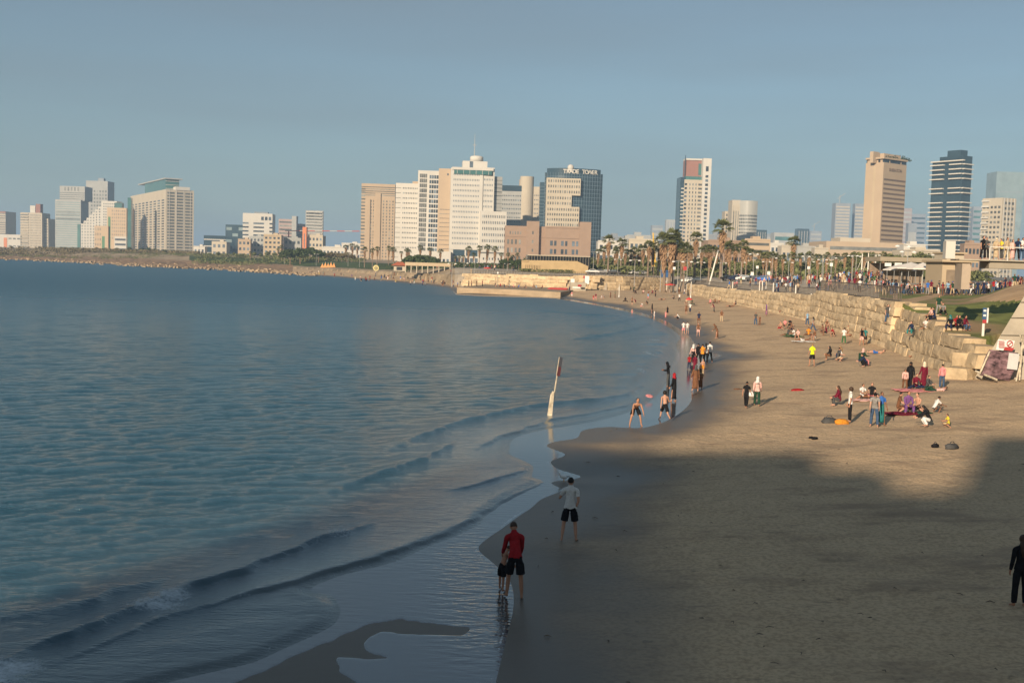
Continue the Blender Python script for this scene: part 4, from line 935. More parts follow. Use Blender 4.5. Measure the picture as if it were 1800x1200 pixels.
def sheraton():
    D = 800
    B = Bld('tan_hotel_tower', 'tall tan hotel tower with striped right face, planted crown and wide low podium', 1545, D, 4.5, group=GRP)
    z = lambda y: ztop(1548, y, D)
    l_, r_ = block(B, 1543, D, R(38), 1512, 1583, z(285), TAN); l_.fr('recess', BEIGE, .45, .57, .02, .97, proud=.05); l_.grid(1, 22, .6, .5, GREYW, a=.46, b=.56, c=.02, d=.95)
    r_.bands(22, .42, mat('brown_shade', (.16, .115, .085), .6, .2), .04, .99, c=.0, d=.875)
    l2, r2 = block(B, 1543, D - 1.5, R(38), 1511, 1585, z(276), TAN, zbase=z(279), name='crown_slab')
    l3, r3 = block(B, 1543, D + 1.0, R(38), 1513, 1582.5, z(279), GLASSD, zbase=z(285), name='crown_glass'); l3.fins(4, TAN, .5, 0, 1); r3.fins(2, TAN, .03, 0, 1)
    block(B, 1543, D + 5, R(38), 1520, 1572, z(268), TAN, zbase=z(276), name='roof_block')
    l4, r4 = block(B, 1524, D + 2, R(38), 1518, None, z(266), TAN, zbase=z(286), name='lift_tower', depth=8); 
    # roof planting
    for k in range(9):
        u_ = k / 8; p = Vector((upx(1545 + 38 * u_) * (D + 12 + 20 * u_), D + 8 + 20 * u_, z(276))) - B.o
        b = MB(); rr = random.Random(k)
        for q in range(26):
            c_ = p + Vector((rr.gauss(0, 1.3), rr.gauss(0, 1.3), abs(rr.gauss(.8, 1.0)))); b.box(c_, (.9, .9, .12), rr.uniform(0, 3), 0, Matrix.Rotation(rr.uniform(-1, 1), 3, 'X'))
        b.build('roof_plant', mat('roof_foliage', (.04, .06, .02), .8, .3), B.root)
    # name on the front
    cu = bpy.data.curves.new('hotel_name', 'FONT'); cu.body = 'SHERATON'; cu.size = 3.2; cu.extrude = .1; cu.offset = .03; 
    o = curve_obj(cu, MATS['brown_shade'], B.root, 'lettering'); zz = z(299.5); c0 = r_.p + r_.e * (r_.w * .24) + r_.n * .15; o.location = (c0.x - B.o.x, c0.y - B.o.y, zz - 4.5); o.rotation_euler = (R(90), 0, r_.rz)
    # podium
    Dp = D - 40
    l5, r5 = block(B, 1450, Dp, R(2), None, 1586, ztop(1520, 425.5, Dp), TAN, name='podium', depth=40); r5.bands(3, .35, GREYW, .05, .97, c=.15, d=.95)
    l6, r6 = block(B, 1474, Dp + 3, R(2), None, 1527, ztop(1500, 418, Dp), CREAM, zbase=ztop(1520, 425.6, Dp), name='podium_upper', depth=20)
    B.done()
sheraton()
def slab_tower():
    D = 760
    B = Bld('balcony_tower', 'dark glass tower wrapped in white balcony slabs with a blue glass top', 1672, D, 4.5, group=GRP)
    z = lambda y: ztop(1665, y, D)
    l_, r_ = block(B, 1681, D, R(32), 1628, 1697, z(282), GLASSB)
    n = 25
    for k in range(n):
        zc = B.o.z + (z(284) - B.o.z) * (k + .6) / n
        if k in (17, 20): continue
        for (a, b) in ((-.02, .42), (.60, 1.0)):
            l_.rect('balcony', WHITEW, a * l_.w, b * l_.w, zc - .38, zc + .38, proud=1.8, t=1.9)
        r_.rect('balcony', WHITEW, -0.0 * r_.w, r_.w, zc - .38, zc + .38, proud=1.5, t=1.6)
    l_.rect('roof_slab', WHITEW, -.01 * l_.w, l_.w + 1.5, z(281.5) - .2, z(281) + .4, proud=1.9, t=2)
    block(B, 1681, D + 2, R(32), 1640, 1697, z(272), GLASSB, zbase=z(282), name='glass_top')
    block(B, 1676, D + 6, R(32), 1653, 1688, z(261), GLASSB, zbase=z(272), name='roof_plant')
    B.done()
slab_tower()
def right_pair():
    B = Bld('hotel_tower', 'white balconied hotel in front of the tilted glass tower', 1718, 900, 4.5, group=GRP); D = 900
    l_, r_ = block(B, 1754, D, R(30), 1719, 1778, ztop(1745, 347, D), CREAM); l_.slabs(15, WHITEW, .3, 0, .35); l_.grid(5, 15, .6, .5, GREYW, a=.02, b=.95, c=.02, d=.92); r_.fins(4, WHITEW, .28, 0, 1); r_.grid(3, 15, .6, .5, GREYW, a=.1, b=.9); B.done()
    B = Bld('glass_skyscraper', 'far leaning silvery glass skyscraper at the right edge', 1742, 1900, 4.5, group=GRP); D = 1900
    z1 = ztop(1768, 302, D) - 4.5; gx = lambda x: upx(x) * D - B.o.x
    b = MB(); V_ = [(gx(1742), 0, 0), (gx(1786), 0, 0), (gx(1786), 40, 0), (gx(1742), 40, 0), (gx(1741), 0, z1), (gx(1791), 0, z1), (gx(1791), 40, z1), (gx(1741), 40, z1)]
    b.add(V_, [(0, 1, 2, 3), (4, 5, 6, 7), (0, 1, 5, 4), (1, 2, 6, 5), (2, 3, 7, 6), (3, 0, 4, 7)]); b.build('glass_wall', GLASSL, B.root)
    f_ = Face(B, Vector((gx(1742) + B.o.x, D, 0)), (1, 0, 0), gx(1786) - gx(1742), 4.5, z1 + 4.5); f_.bands(3, .02, GREYF, .02, .98, name='floor_line'); B.done()
right_pair()
# --- low city between the trees and the towers
LOW = [(1050, 1096, 424, 640, WHITEW, 'white terraced hotel behind the palms beside the blue glass tower', 5, 2), (1090, 1112, 420, 900, GREYC, 'small grey block behind the white terraced hotel', 4, 2), (1104, 1146, 421, 640, CREAM, 'pinkish cream house cluster left of the yellow crane arm', 5, 2),
       (1126, 1176, 430, 700, CREAM, 'wide cream house behind the palms under the yellow crane arm', 6, 2), (1243, 1306, 423, 620, PINKB, 'long red brown building behind the palms right of the brown topped tower', 9, 2), (1307, 1352, 421, 560, TAN, 'layered pink tan building with deep floor bands', 1, 5),
       (1352, 1376, 428, 900, WHITEW, 'small white house right of the layered pink tan building', 3, 2), (1372, 1404, 432, 800, CREAM, 'low cream house with a dark roof under the far blue slab', 4, 1), (1400, 1432, 433, 780, GREYC, 'low grey terraced house among the trees', 5, 1), (1430, 1454, 436, 700, CREAM, 'low cream block left of the wide tan podium', 3, 1),
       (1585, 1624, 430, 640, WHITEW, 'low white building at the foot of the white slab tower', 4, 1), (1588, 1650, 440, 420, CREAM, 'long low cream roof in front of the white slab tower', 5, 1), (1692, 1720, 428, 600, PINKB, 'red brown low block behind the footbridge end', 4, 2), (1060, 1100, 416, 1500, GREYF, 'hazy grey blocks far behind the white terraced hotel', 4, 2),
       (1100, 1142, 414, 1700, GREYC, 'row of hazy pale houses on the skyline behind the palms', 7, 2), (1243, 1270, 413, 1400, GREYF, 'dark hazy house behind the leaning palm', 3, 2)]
for (x0, x1, top, D, mm, lab, nx, nz) in LOW:
    B, l_, r_, zt = simple('low_building', lab, x0, x1, top, D, mm, R(random.uniform(-4, 6)), (st_grid(nx, nz, .6, .4, c=.3) if nx > 1 else st_bands(nz, .4, GREYW, a=.08, b=.95)), base=4.5, group='low buildings behind the seafront trees')
    r_.fr('parapet', mm, 0, 1, .97, 1.02, proud=.3)
    k = (x1 - x0) * .3; block(B, x0 + k, D + 5, 0, None, x0 + 2 * k, zt + 2.6 * D / 800, mm, zbase=zt, name='roof_room', depth=6)
    B.done()
# yellow mobile crane arm and the far red and white jib
p0, p1 = at(1152, 436, 620), at(1148, 409, 620)
B_ = empty('crane_arm', p0, 0, 'yellow crane arm rising from behind the palms', 'crane'); MB().tube([(0, 0, -8), p1 - p0], [.75, .35], 6).build('boom', mat('yellow_steel', (.7, .42, .04), .5, .1), B_)
MB().box((0, 0, -9), (3.5, 3, 3)).build('cab', MATS['yellow_steel'], B_)
def jib():
    D = 1350; a = at(501, 405.5, D); b = at(632, 406.5, D)
    root = empty('tower_crane', (at(570, 440, D).x, D, 4.5), 0, 'long horizontal crane jib striped red and white above the low houses', 'crane')
    n = 10; rd = mat('red_paint', (.55, .09, .05), .6, .1)
    for i in range(n):
        p = a.lerp(b, i / n) - root.location; q = a.lerp(b, (i + 1) / n) - root.location; MB().tube([p, q], .5, 4).build('jib_section', rd if i % 2 else WHITEW, root)
    m_ = a.lerp(b, .05) - root.location; MB().tube([(m_.x, m_.y, 0), m_], .8, 4).build('mast', rd, root)
jib()
# ================================================================ trees, palms
def leaf_mat(name, col, var=0.5): return mat(name, col, 0.75, var, 0.5, spec=0.15)
LEAF = [leaf_mat('leaves_dark', (0.055, 0.075, 0.028)), leaf_mat('leaves_olive', (0.125, 0.135, 0.055)), leaf_mat('leaves_brownish', (0.16, 0.13, 0.07))]
BARK = mat('bark', (0.16, 0.11, 0.075), 0.9, 0.3, 2.0); PBARK = mat('palm_bark', (0.20, 0.15, 0.11), 0.9, 0.3, 2.0)
DEAD = mat('dead_fronds', (0.30, 0.19, 0.11), 0.9, 0.35, 2.0); FROND = mat('palm_fronds', (0.105, 0.115, 0.045), 0.7, 0.4, 1.0, spec=0.2)
def tree_meshes(seed, m, r=3.2, h=7.5, n=1500, leaf=0.42):
    rr = np.random.default_rng(seed); blobs = []
    for k in range(9):
        a = rr.uniform(0, 6.28); q = rr.uniform(0, r * .62); blobs.append((q * math.cos(a), q * math.sin(a), h - r * .85 + rr.uniform(-1.2, 1.1), rr.uniform(1.0, 1.9) * r / 3.2))
    V = []; Fc = []
    for k in range(n):
        b = blobs[rr.integers(len(blobs))]; d = rr.normal(size=3); d /= np.linalg.norm(d); rad = b[3] * rr.uniform(.55, 1.12); p = np.array(b[:3]) + d * rad * np.array([1, 1, .75])
        nrm = d + rr.normal(size=3) * .6; nrm /= np.linalg.norm(nrm); a = np.cross(nrm, rr.normal(size=3)); a /= np.linalg.norm(a) + 1e-9; c = np.cross(nrm, a); s = leaf * rr.uniform(.5, 1.2)
        k0 = len(V); V += [p - a * s, p - c * s * .5, p + a * s, p + c * s * .5]; Fc.append((k0, k0 + 1, k0 + 2, k0 + 3))
    crown = mesh_np('crown', [tuple(v) for v in V][:10 ** 9], Fc, m) if len(V) < 2000 else mesh_np('crown', np.array(V), np.array(Fc), m)
    t = MB(); t.tube([(0, 0, -.5), (.1, 0, 1.5), (.05, .1, h - r)], [.28, .2, .13], 7)
    for b in blobs[:5]: t.tube([(.05, .05, h - r * 1.6), (b[0] * .5, b[1] * .5, b[2] - .8), b[:3]], [.12, .08, .04], 5)
    return t.mesh('trunk', BARK), crown
TREES = [tree_meshes(1, LEAF[0]), tree_meshes(2, LEAF[1]), tree_meshes(3, LEAF[2]), tree_meshes(4, LEAF[0], 3.8, 6.5, 1900, .45), tree_meshes(5, LEAF[1], 3.6, 6.0, 1700, .45)]
def palm_meshes(seed, skirt=True, h=10.0):
    rr = random.Random(seed); t = MB(); bx_, by_ = rr.uniform(-.4, .4), rr.uniform(-.4, .4)
    t.tube([(0, 0, -.6), (bx_ * .2, by_ * .2, h * .4), (bx_, by_, h - .6)], [.34, .22, .18], 8)
    top = Vector((bx_, by_, h - .5)); c = MB()
    for i in range(34):
        az = i * 2.4 + rr.uniform(-.2, .2); el = rr.uniform(-.45, 1.25); L_ = rr.uniform(1.5, 2.0); d = Vector((math.cos(az) * math.cos(el), math.sin(az) * math.cos(el), math.sin(el)))
        hub = top + d * L_ * .55; side = d.cross(Vector((0, 0, 1))).normalized(); up = side.cross(d)
        c.add([top, top + side * .04, hub, hub - side * .03], [(0, 1, 2, 3)])
        for j in range(9):
            f = (j - 4) / 4; b = (d * math.cos(f * 1.25) + side * math.sin(f * 1.25)).normalized(); tip = hub + b * L_ * .62 - Vector((0, 0, .32 * abs(f) + .18)) ; w_ = side * .10 * math.cos(f) + d * .10 * abs(math.sin(f)); mid = hub + b * L_ * .32
            c.add([hub, mid + w_, tip, mid - w_], [(0, 1, 2, 3)])
    s = MB()
    if skirt:
        zl = h * rr.uniform(.45, .62)
        for i in range(150):
            z = rr.uniform(zl, h - .7); az = rr.uniform(0, 6.28); q = Vector((bx_ * z / h, by_ * z / h, z)); o_ = Vector((math.cos(az), math.sin(az), 0)); k_ = (z - zl) / (h - zl); ln = rr.uniform(.9, 1.5); out_ = (.35 + .75 * k_) * rr.uniform(.7, 1.15)
            e = q + o_ * out_ - Vector((0, 0, ln * (1.15 - .3 * k_))); sd = Vector((-o_.y, o_.x, 0)) * rr.uniform(.14, .3)
            s.add([q, (q + e) / 2 + sd + o_ * .12, e, (q + e) / 2 - sd + o_ * .12], [(0, 1, 2, 3)])
    return t.mesh('trunk', PBARK), c.mesh('crown', FROND), (s.mesh('dead_fronds', DEAD) if skirt else None)
PALMS = [palm_meshes(1), palm_meshes(2), palm_meshes(3, h=10.5), palm_meshes(4, False)]
def ordinal(k): return ['first', 'second', 'third', 'fourth', 'fifth', 'sixth', 'seventh', 'eighth', 'ninth', 'tenth', 'eleventh', 'twelfth', 'thirteenth', 'fourteenth', 'fifteenth', 'sixteenth', 'seventeenth', 'eighteenth', 'nineteenth', 'twentieth'][k]
def plant_row(kind, L, base, cat, group, rnd):
    """L of (px, py_top, D, variant); labels count from the left"""
    L = sorted(L); n = len(L)
    for k, (px, pt, D, v) in enumerate(L):
        x = upx(px) * D; zb = ground(x, D); h = max(z_at(px, pt, D) - zb, 2.0)
        hm = 10.2 if kind == 'palm_tree' else (7.8 if v < 3 else 7.0)
        lab = (f'{base}, {ordinal(k)} from the left' if n > 1 else base)
        r_ = empty(kind, (x, D, zb), rnd.uniform(0, 6.28), lab, cat, group); s = h / hm
        sx = s * (rnd.uniform(.9, 1.15) if kind == 'palm_tree' else rnd.uniform(1.0, 1.35)); r_.scale = (sx, sx, s)
        if kind == 'palm_tree':
            a, b, c = PALMS[v]; link('trunk', a, r_); link('crown', b, r_)
            if c: link('dead_fronds', c, r_)
        else:
            a, b = TREES[v]; link('trunk', a, r_); link('crown', b, r_)
rn = random.Random(5)
def P_row(xs, D, v=None): return [(x, t, D * rn.uniform(.95, 1.06), rn.choice((0, 1, 2)) if v is None else v) for x, t in xs]
plant_row('palm_tree', P_row([(641, 438), (655, 440), (663, 437), (683, 436), (692, 437)], 520), 'shaggy fan palm before the beige hotel', 'palm', 'fan palms along the seafront', rn)
plant_row('palm_tree', P_row([(706, 443), (714, 438), (719, 440), (738, 435), (757, 437), (773, 440)], 520), 'fan palm before the white hotel wing and glass shaft', 'palm', 'fan palms along the seafront', rn)
plant_row('palm_tree', P_row([(800, 452), (808, 451), (815, 450), (822, 435), (832, 447), (842, 436), (855, 433), (869, 436), (880, 446)], 470), 'fan palm before the big white hotel', 'palm', 'fan palms along the seafront', rn)
plant_row('palm_tree', P_row([(892, 446), (900, 450), (908, 446)], 450), 'fan palm left of the yellow stone museum', 'palm', 'fan palms along the seafront', rn)
plant_row('palm_tree', P_row([(1050, 440), (1069, 421), (1080, 440), (1091, 426), (1108, 442)], 340), 'shaggy palm right of the curved glass tower', 'palm', 'fan palms along the seafront', rn)
plant_row('palm_tree', P_row([(1131, 434), (1139, 430), (1149, 432), (1157, 432)], 330), 'shaggy palm at the foot of the yellow crane', 'palm', 'fan palms along the seafront', rn)
plant_row('palm_tree', P_row([(1169, 416), (1177, 411), (1184, 418), (1198, 430), (1203, 436), (1221, 417)], 300), 'tall shaggy palm before the brown topped tower', 'palm', 'fan palms along the seafront', rn)
plant_row('palm_tree', P_row([(1246, 436), (1267, 398), (1276, 434), (1283, 428), (1292, 436), (1303, 427), (1311, 440)], 290), 'shaggy palm before the red brown building', 'palm', 'fan palms along the seafront', rn)
plant_row('palm_tree', P_row([(1394, 424), (1346, 446), (1365, 448)], 310), 'shaggy palm above the olive tree line', 'palm', 'fan palms along the seafront', rn)
plant_row('palm_tree', P_row([(488, 437), (495, 434), (620, 430), (628, 433), (607, 432), (440, 444)], 680, None), 'small far palm above the park lawn', 'palm', 'fan palms along the seafront', rn)
T = 'trees behind the promenade'
plant_row('leafy_tree', P_row([(500, 437), (510, 432), (518, 436), (528, 430), (536, 433), (545, 430), (553, 434), (560, 436)], 650, 0), 'dense dark tree at the back of the park lawn', 'tree', T, rn)
plant_row('leafy_tree', P_row([(575, 442), (583, 440), (592, 441), (601, 442), (610, 440), (618, 444)], 630, 2), 'low brownish tree above the orange playground', 'tree', T, rn)
plant_row('leafy_tree', P_row([(716, 447), (726, 442), (736, 441), (746, 443), (756, 446), (766, 450)], 470, 3), 'round dark green tree at the foot of the glass shaft', 'tree', T, rn)
plant_row('leafy_tree', P_row([(370, 443), (384, 441), (398, 444), (412, 442), (426, 445), (446, 441), (458, 444), (470, 440), (482, 442)], 760, 1), 'small olive tree before the far seafront villas', 'tree', T, rn)
plant_row('leafy_tree', P_row([(885, 452), (894, 449), (903, 454), (912, 452), (932, 446), (945, 444), (980, 446), (1005, 446), (1014, 447)], 420, 0), 'leafy tree around and behind the yellow stone museum', 'tree', T, rn)
plant_row('leafy_tree', P_row([(1040, 448), (1056, 450), (1074, 447), (1086, 450), (1100, 445), (1118, 449), (1128, 446)], 400, 1), 'olive green tree among the palms right of the museum', 'tree', T, rn)
plant_row('leafy_tree', P_row([(1136, 450), (1160, 450), (1180, 448), (1192, 450), (1212, 450), (1230, 450), (1240, 447), (1256, 448)], 380, 1), 'olive tree behind the palms below the brown topped tower', 'tree', T, rn)
plant_row('leafy_tree', P_row([(1270, 448), (1285, 450), (1298, 447), (1318, 446), (1332, 445), (1350, 446), (1366, 443), (1380, 447)], 350, 4), 'olive tree below the round cream tower', 'tree', T, rn)
plant_row('leafy_tree', P_row([(1396, 444), (1410, 446), (1424, 443), (1440, 446), (1456, 444), (1470, 447), (1486, 444)], 340, 4), 'olive tree left of the leaning white masts', 'tree', T, rn)
plant_row('leafy_tree', P_row([(1500, 441), (1512, 437), (1524, 440), (1538, 438), (1552, 441), (1566, 440), (1580, 443), (1600, 440), (1620, 436), (1636, 440), (1654, 438), (1670, 442)], 320, 1), 'olive tree below the tan hotel podium', 'tree', T, rn)
plant_row('leafy_tree', P_row([(20, 431), (34, 432), (50, 433), (70, 432), (92, 434), (112, 433), (132, 434), (150, 436), (170, 433), (186, 434)], 960, 2), 'low scrubby tree on the far left coast', 'tree', T, rn)
plant_row('leafy_tree', P_row([(205, 434), (216, 436), (228, 432), (240, 436), (250, 434), (262, 433), (272, 435), (290, 437), (306, 438), (322, 439), (336, 440)], 930, 0), 'dark seafront tree below the twin faced hotel', 'tree', T, rn)
plant_row('palm_tree', P_row([(1062, 438), (1085, 436), (1098, 440), (1116, 437), (1124, 441), (1145, 440), (1163, 436), (1190, 432), (1210, 436), (1215, 441), (1232, 437), (1240, 433), (1258, 440), (1290, 440), (1320, 440), (1334, 443)], 365), 'shorter palm in the rear row right of the museum', 'palm', 'fan palms along the seafront', rn)
plant_row('palm_tree', P_row([(1342, 449), (1358, 446), (1376, 450), (1390, 447), (1407, 450), (1422, 446), (1437, 449), (1452, 447), (1468, 450), (1484, 447), (1497, 450), (1518, 446), (1534, 448), (1550, 446)], 262), 'low palm in the front row left of the cafe', 'palm', 'fan palms along the seafront', rn)
# ground-hugging shrubs that nobody could count
def shrub_strip(px0, px1, D0, D1, n, hgt, m, seed, label):
    rr = np.random.default_rng(seed); V = []; Fc = []; cen = []
    for k in range(n // 40):
        t = rr.uniform(); px = px0 + (px1 - px0) * t; D = rr.uniform(D0, D1); cen.append((upx(px) * D, D))
    zc = terrain(np.array(cen), False)[0]
    for k in range(n):
        i = rr.integers(len(cen)); s = rr.uniform(.25, .6) * hgt / 2; p = np.array([cen[i][0] + rr.normal() * hgt * .9, cen[i][1] + rr.normal() * hgt * .9, zc[i] + rr.uniform(0, hgt)])
        a = rr.normal(size=3); a /= np.linalg.norm(a); c = np.cross(a, rr.normal(size=3)); c /= np.linalg.norm(c); k0 = len(V); V += [p - a * s, p - c * s * .6, p + a * s, p + c * s * .6]; Fc.append((k0, k0 + 1, k0 + 2, k0 + 3))
    o = link('shrubbery', mesh_np('shrubbery', np.array(V), np.array(Fc), m)); tag(o, label, 'shrubs', kind='stuff')
shrub_strip(-20, 350, 860, 940, 9000, 3.0, LEAF[2], 11, 'brown green scrub along the far left coast')
shrub_strip(-30, 345, 770, 850, 5000, 1.6, LEAF[1], 21, 'low grey green tufts on the far left coastal slope')
shrub_strip(350, 640, 640, 760, 6000, 2.4, LEAF[1], 12, 'scrub at the back of the park lawn')
shrub_strip(690, 920, 440, 500, 5000, 2.0, LEAF[0], 13, 'dark planting between the left palms')
shrub_strip(1040, 1420, 330, 420, 9000, 2.6, LEAF[1], 14, 'dusty green planting between the right palms')
shrub_strip(1420, 1720, 290, 330, 6000, 2.6, LEAF[1], 15, 'green planting below the tan hotel podium')
shrub_strip(915, 1005, 319, 322, 1600, 1.0, LEAF[1], 16, 'low shrubs at the foot of the yellow museum wall')
# rocks of the far left shore
def rocks():
    rr = random.Random(3); RK = mat('shore_rock', (0.33, 0.245, 0.16), 0.95, 0.4, 0.6)
    V = MB()
    for k in range(900):
        px = rr.uniform(-60, 560); t = rr.random(); yw = np.interp(px, [-80, 0, 100, 250, 380, 500, 570], [453, 455.5, 459, 467.5, 473, 480, 485]); g = G(px, yw - rr.uniform(-.3, 5.5) * (1 - .4 * (px > 480)), 0.6)
        s = rr.uniform(.4, 1.15) * (1 if px < 480 else .7); z = ground(g.x, g.y) if k % 3 == 0 else .5 + rr.uniform(-.3, .8) * t
        V.box((g.x, g.y, max(z, .1)), (s * rr.uniform(1, 2.2), s, s * rr.uniform(.5, .9)), rr.uniform(0, 3), 0, Matrix.Rotation(rr.uniform(-.4, .4), 3, 'X'))
    o = V.build('shore_rubble', RK); tag(o, 'brown boulders and rubble along the far left waterline', 'rocks', kind='stuff')
rocks()
# ================================================================ hill behind the camera, and unseen houses shaped to shade the near beach
def behind():
    xs = np.linspace(-170, 120, 60); ysb = np.concatenate([np.linspace(-260, -20, 40), np.linspace(-18, 10.8, 16)]); X, Y = np.meshgrid(xs, ysb)
    Zb = 1.3 + 5.0 * sstep(10.5, 4, Y) + 13 * sstep(-12, -75, Y) - 8 * sstep(-2, -14, X) * sstep(-20, 5, Y); Vb = np.column_stack([X.ravel(), Y.ravel(), Zb.ravel()]); i_ = np.arange(X.size).reshape(X.shape)
    q = np.stack([i_[:-1, :-1].ravel(), i_[:-1, 1:].ravel(), i_[1:, 1:].ravel(), i_[1:, :-1].ravel()], 1); me = bpy.data.meshes.new('hill'); _fast(me, Vb, q); me.materials.append(PAVE); tag(link('hill', me), kind='structure')
    prof = [(900, 779), (1010, 778), (1200, 784), (1400, 790), (1445, 800), (1480, 838), (1540, 866), (1600, 862), (1650, 842), (1700, 815), (1760, 788), (1800, 772), (2000, 762)]  # wanted edge of shade on the sand, traced back to set roof heights
    pts = []
    for (a, b) in prof:
        g = G(a, b, .7); s = (g.y + 92) / SUN_TO.y; pts.append((g.x - SUN_TO.x * s, .7 + s * math.tan(SUN_EL)))
    pts.sort(); X0 = [p[0] for p in pts]; Z0 = [p[1] for p in pts]
    cuts = [X0[0] - 1, X0[0] + 12] ; 
    while cuts[-1] < X0[-1] + 12: cuts.append(cuts[-1] + (7.0 if cuts[-1] < -62 else 3.4))
    names = ['pale', 'ochre', 'grey', 'cream', 'tan', 'brown']; mm = [CREAM, YSTONE, GREYC, BEIGE, TAN, BEIGE]
    for k in range(len(cuts) - 1):
        a, b = cuts[k], cuts[k + 1]; zt = float(np.interp((a + b) / 2, X0, Z0))
        B = Bld('shade_caster_house', f'{names[k % 6]} narrow shade-casting stone house unseen on the hill behind the viewer, {ordinal(k % 20)} of the terrace' + (' end row' if k >= 20 else ''), pos=(a, -92), base=12, group='unseen houses shaped to shade the near beach')  # unseen thin house, its height cut to cast the beach shade
        p = Vector((a, -92 - (k % 2) * .3, 0)); l = b - a
        MB().prism([(0, 0), (l - .03, 0), (l - .03, -2.5), (0, -2.5)], 0, zt - 12).build('wall', mm[k % 6], B.root)
        f_ = Face(B, Vector((b, -92, 0)), (-1, 0, 0), l, 12, zt); f_.grid(2 if l > 5 else 1, 6, .35, .45, GLASSD, a=.1, b=.9, c=.1, d=.95); B.done()
behind()

def scraps():
    rr = random.Random(8); V = MB(); m = mat('weed', (.13, .10, .07), .9, .3)
    for k in range(90):
        px, py = rr.uniform(880, 1800), rr.uniform(800, 1200) if k % 3 else rr.uniform(690, 800); g = G(px, py, 1.0)
        d_ = sdist(np.array([[g.x, g.y]]), EDGE)[0]
        if d_ < .8: continue
        z = ground(g.x, g.y); q = Vector((g.x, g.y, z + .02)); an = rr.uniform(0, 3.1); L1 = rr.uniform(.03, .11)
        V.tube([q - Vector((math.cos(an) * L1, math.sin(an) * L1, 0)), q + Vector((rr.uniform(-.03, .03), rr.uniform(-.03, .03), .015)), q + Vector((math.cos(an + .5) * L1, math.sin(an + .5) * L1, -.005))], [.006, rr.uniform(.008, .016), .006], 5)
    tag(V.build('beach_debris', m), 'scattered seaweed scraps and twigs on the sand', 'debris', kind='stuff')
scraps()
# ================================================================ people
def fk(p):
    """joint positions from a pose: angles in degrees"""
    lean = R(p.get('lean', 0)); t = Vector((0, math.sin(lean), math.cos(lean))); b_ = Vector((0, math.cos(lean), -math.sin(lean)))
    J = {}; P0 = Vector((0, 0, 0)); J['pelvis'] = P0; J['waist'] = P0 + t * .20; J['chest'] = P0 + t * .40 + b_ * .012; J['neck0'] = P0 + t * .52
    hp = R(p.get('head', 0)) + lean * .55; h_ = Vector((0, math.sin(hp), math.cos(hp))); J['neck'] = J['neck0'] + h_ * .07 + b_ * .005; J['head'] = J['neck'] + h_ * .115 + Vector((0, .015, 0)); J['hdir'] = h_
    for k, s in ((0, -1), (1, 1)):
        n = 'LR'[k]; hpz, ab, kn = p['legs'][k]; hip = P0 + Vector((s * .092, 0, -.04)); d = Vector((s * math.sin(R(ab)), math.sin(R(hpz)) * math.cos(R(ab)), -math.cos(R(hpz)) * math.cos(R(ab)))); knee = hip + d * .435
        q = R(hpz - kn); d2 = Vector((s * math.sin(R(ab)) * .6, math.sin(q), -math.cos(q))).normalized(); ank = knee + d2 * .415
        fd = Vector((s * .15, math.cos(R(p.get('foot', 0))), math.sin(R(p.get('foot', 0))))) if 'foot' in p else Vector((s * .15, 1, -.05)); fd.normalize()
        J['hip' + n], J['knee' + n], J['ank' + n], J['toe' + n], J['heel' + n] = hip, knee, ank, ank + fd * .17 - Vector((0, 0, .045)) * (0 if 'foot' in p else 1), ank - fd * .045 - Vector((0, 0, .035)) * (0 if 'foot' in p else 1)
        ap, aa, ae = p['arms'][k]; sh = J['neck0'] - t * .055 + Vector((s * .175, 0, 0)); d = Vector((s * math.sin(R(aa)), math.sin(R(ap)) * math.cos(R(aa)), -math.cos(R(ap)) * math.cos(R(aa)))); el = sh + d * .285
        q = R(ap + ae); inn = p.get('inward', 0.0); d2 = Vector((s * (math.sin(R(aa)) * .5 - inn), math.sin(q), -math.cos(q))).normalized(); wr = el + d2 * .255
        J['sh' + n], J['el' + n], J['wr' + n], J['palm' + n], J['pd' + n] = sh, el, wr, wr + d2 * .075, d2
    low = min(min(J[k].z for k in J if k.startswith(('toe', 'heel'))) - .025, J['pelvis'].z - .13, (J['head'].z - .12) if p.get('lie') else 9)
    low = min(low, min(J['knee' + n].z for n in 'LR') - .06)
    if p.get('lie'): low = -.12
    for k in J:
        if k[:2] != 'pd' and k != 'hdir': J[k] = J[k] - Vector((0, 0, low))
    return J
def skin(chains, name, sub=1):
    """chains: lists of (point, radius); points closer than 1 mm are shared. One continuous skinned surface per connected set"""
    vs = []; rs = []; es = []; roots = []
    def vid(p, r):
        for i, q in enumerate(vs):
            if (q - p).length < .001: rs[i] = max(rs[i], r) if not isinstance(r, tuple) else r; return i
        vs.append(p.copy()); rs.append(r); return len(vs) - 1
    for ch in chains:
        ids = [vid(p, r) for p, r in ch]
        for a, b in zip(ids, ids[1:]):
            if a != b and (a, b) not in es and (b, a) not in es: es.append((a, b))
    par = list(range(len(vs)))
    def find(a):
        while par[a] != a: a = par[a]
        return a
    for a, b in es: par[find(b)] = find(a)
    me = bpy.data.meshes.new(name); me.from_pydata([tuple(v) for v in vs], es, []); o = bpy.data.objects.new(name, me); C.objects.link(o)
    md = o.modifiers.new('skin', 'SKIN'); md.use_smooth_shade = True; md.branch_smoothing = .6
    seen = set()
    for i, sv in enumerate(me.skin_vertices[0].data):
        r = rs[i]; sv.radius = r if isinstance(r, tuple) else (r, r); rt = find(i)
        sv.use_root = (i == min(j for j in range(len(vs)) if find(j) == rt))
    if sub: ss = o.modifiers.new('sub', 'SUBSURF'); ss.levels = sub; ss.render_levels = sub
    dg = bpy.context.evaluated_depsgraph_get(); dg.update(); ev = o.evaluated_get(dg); m2 = bpy.data.meshes.new_from_object(ev); m2.name = name
    bpy.data.objects.remove(o); return m2
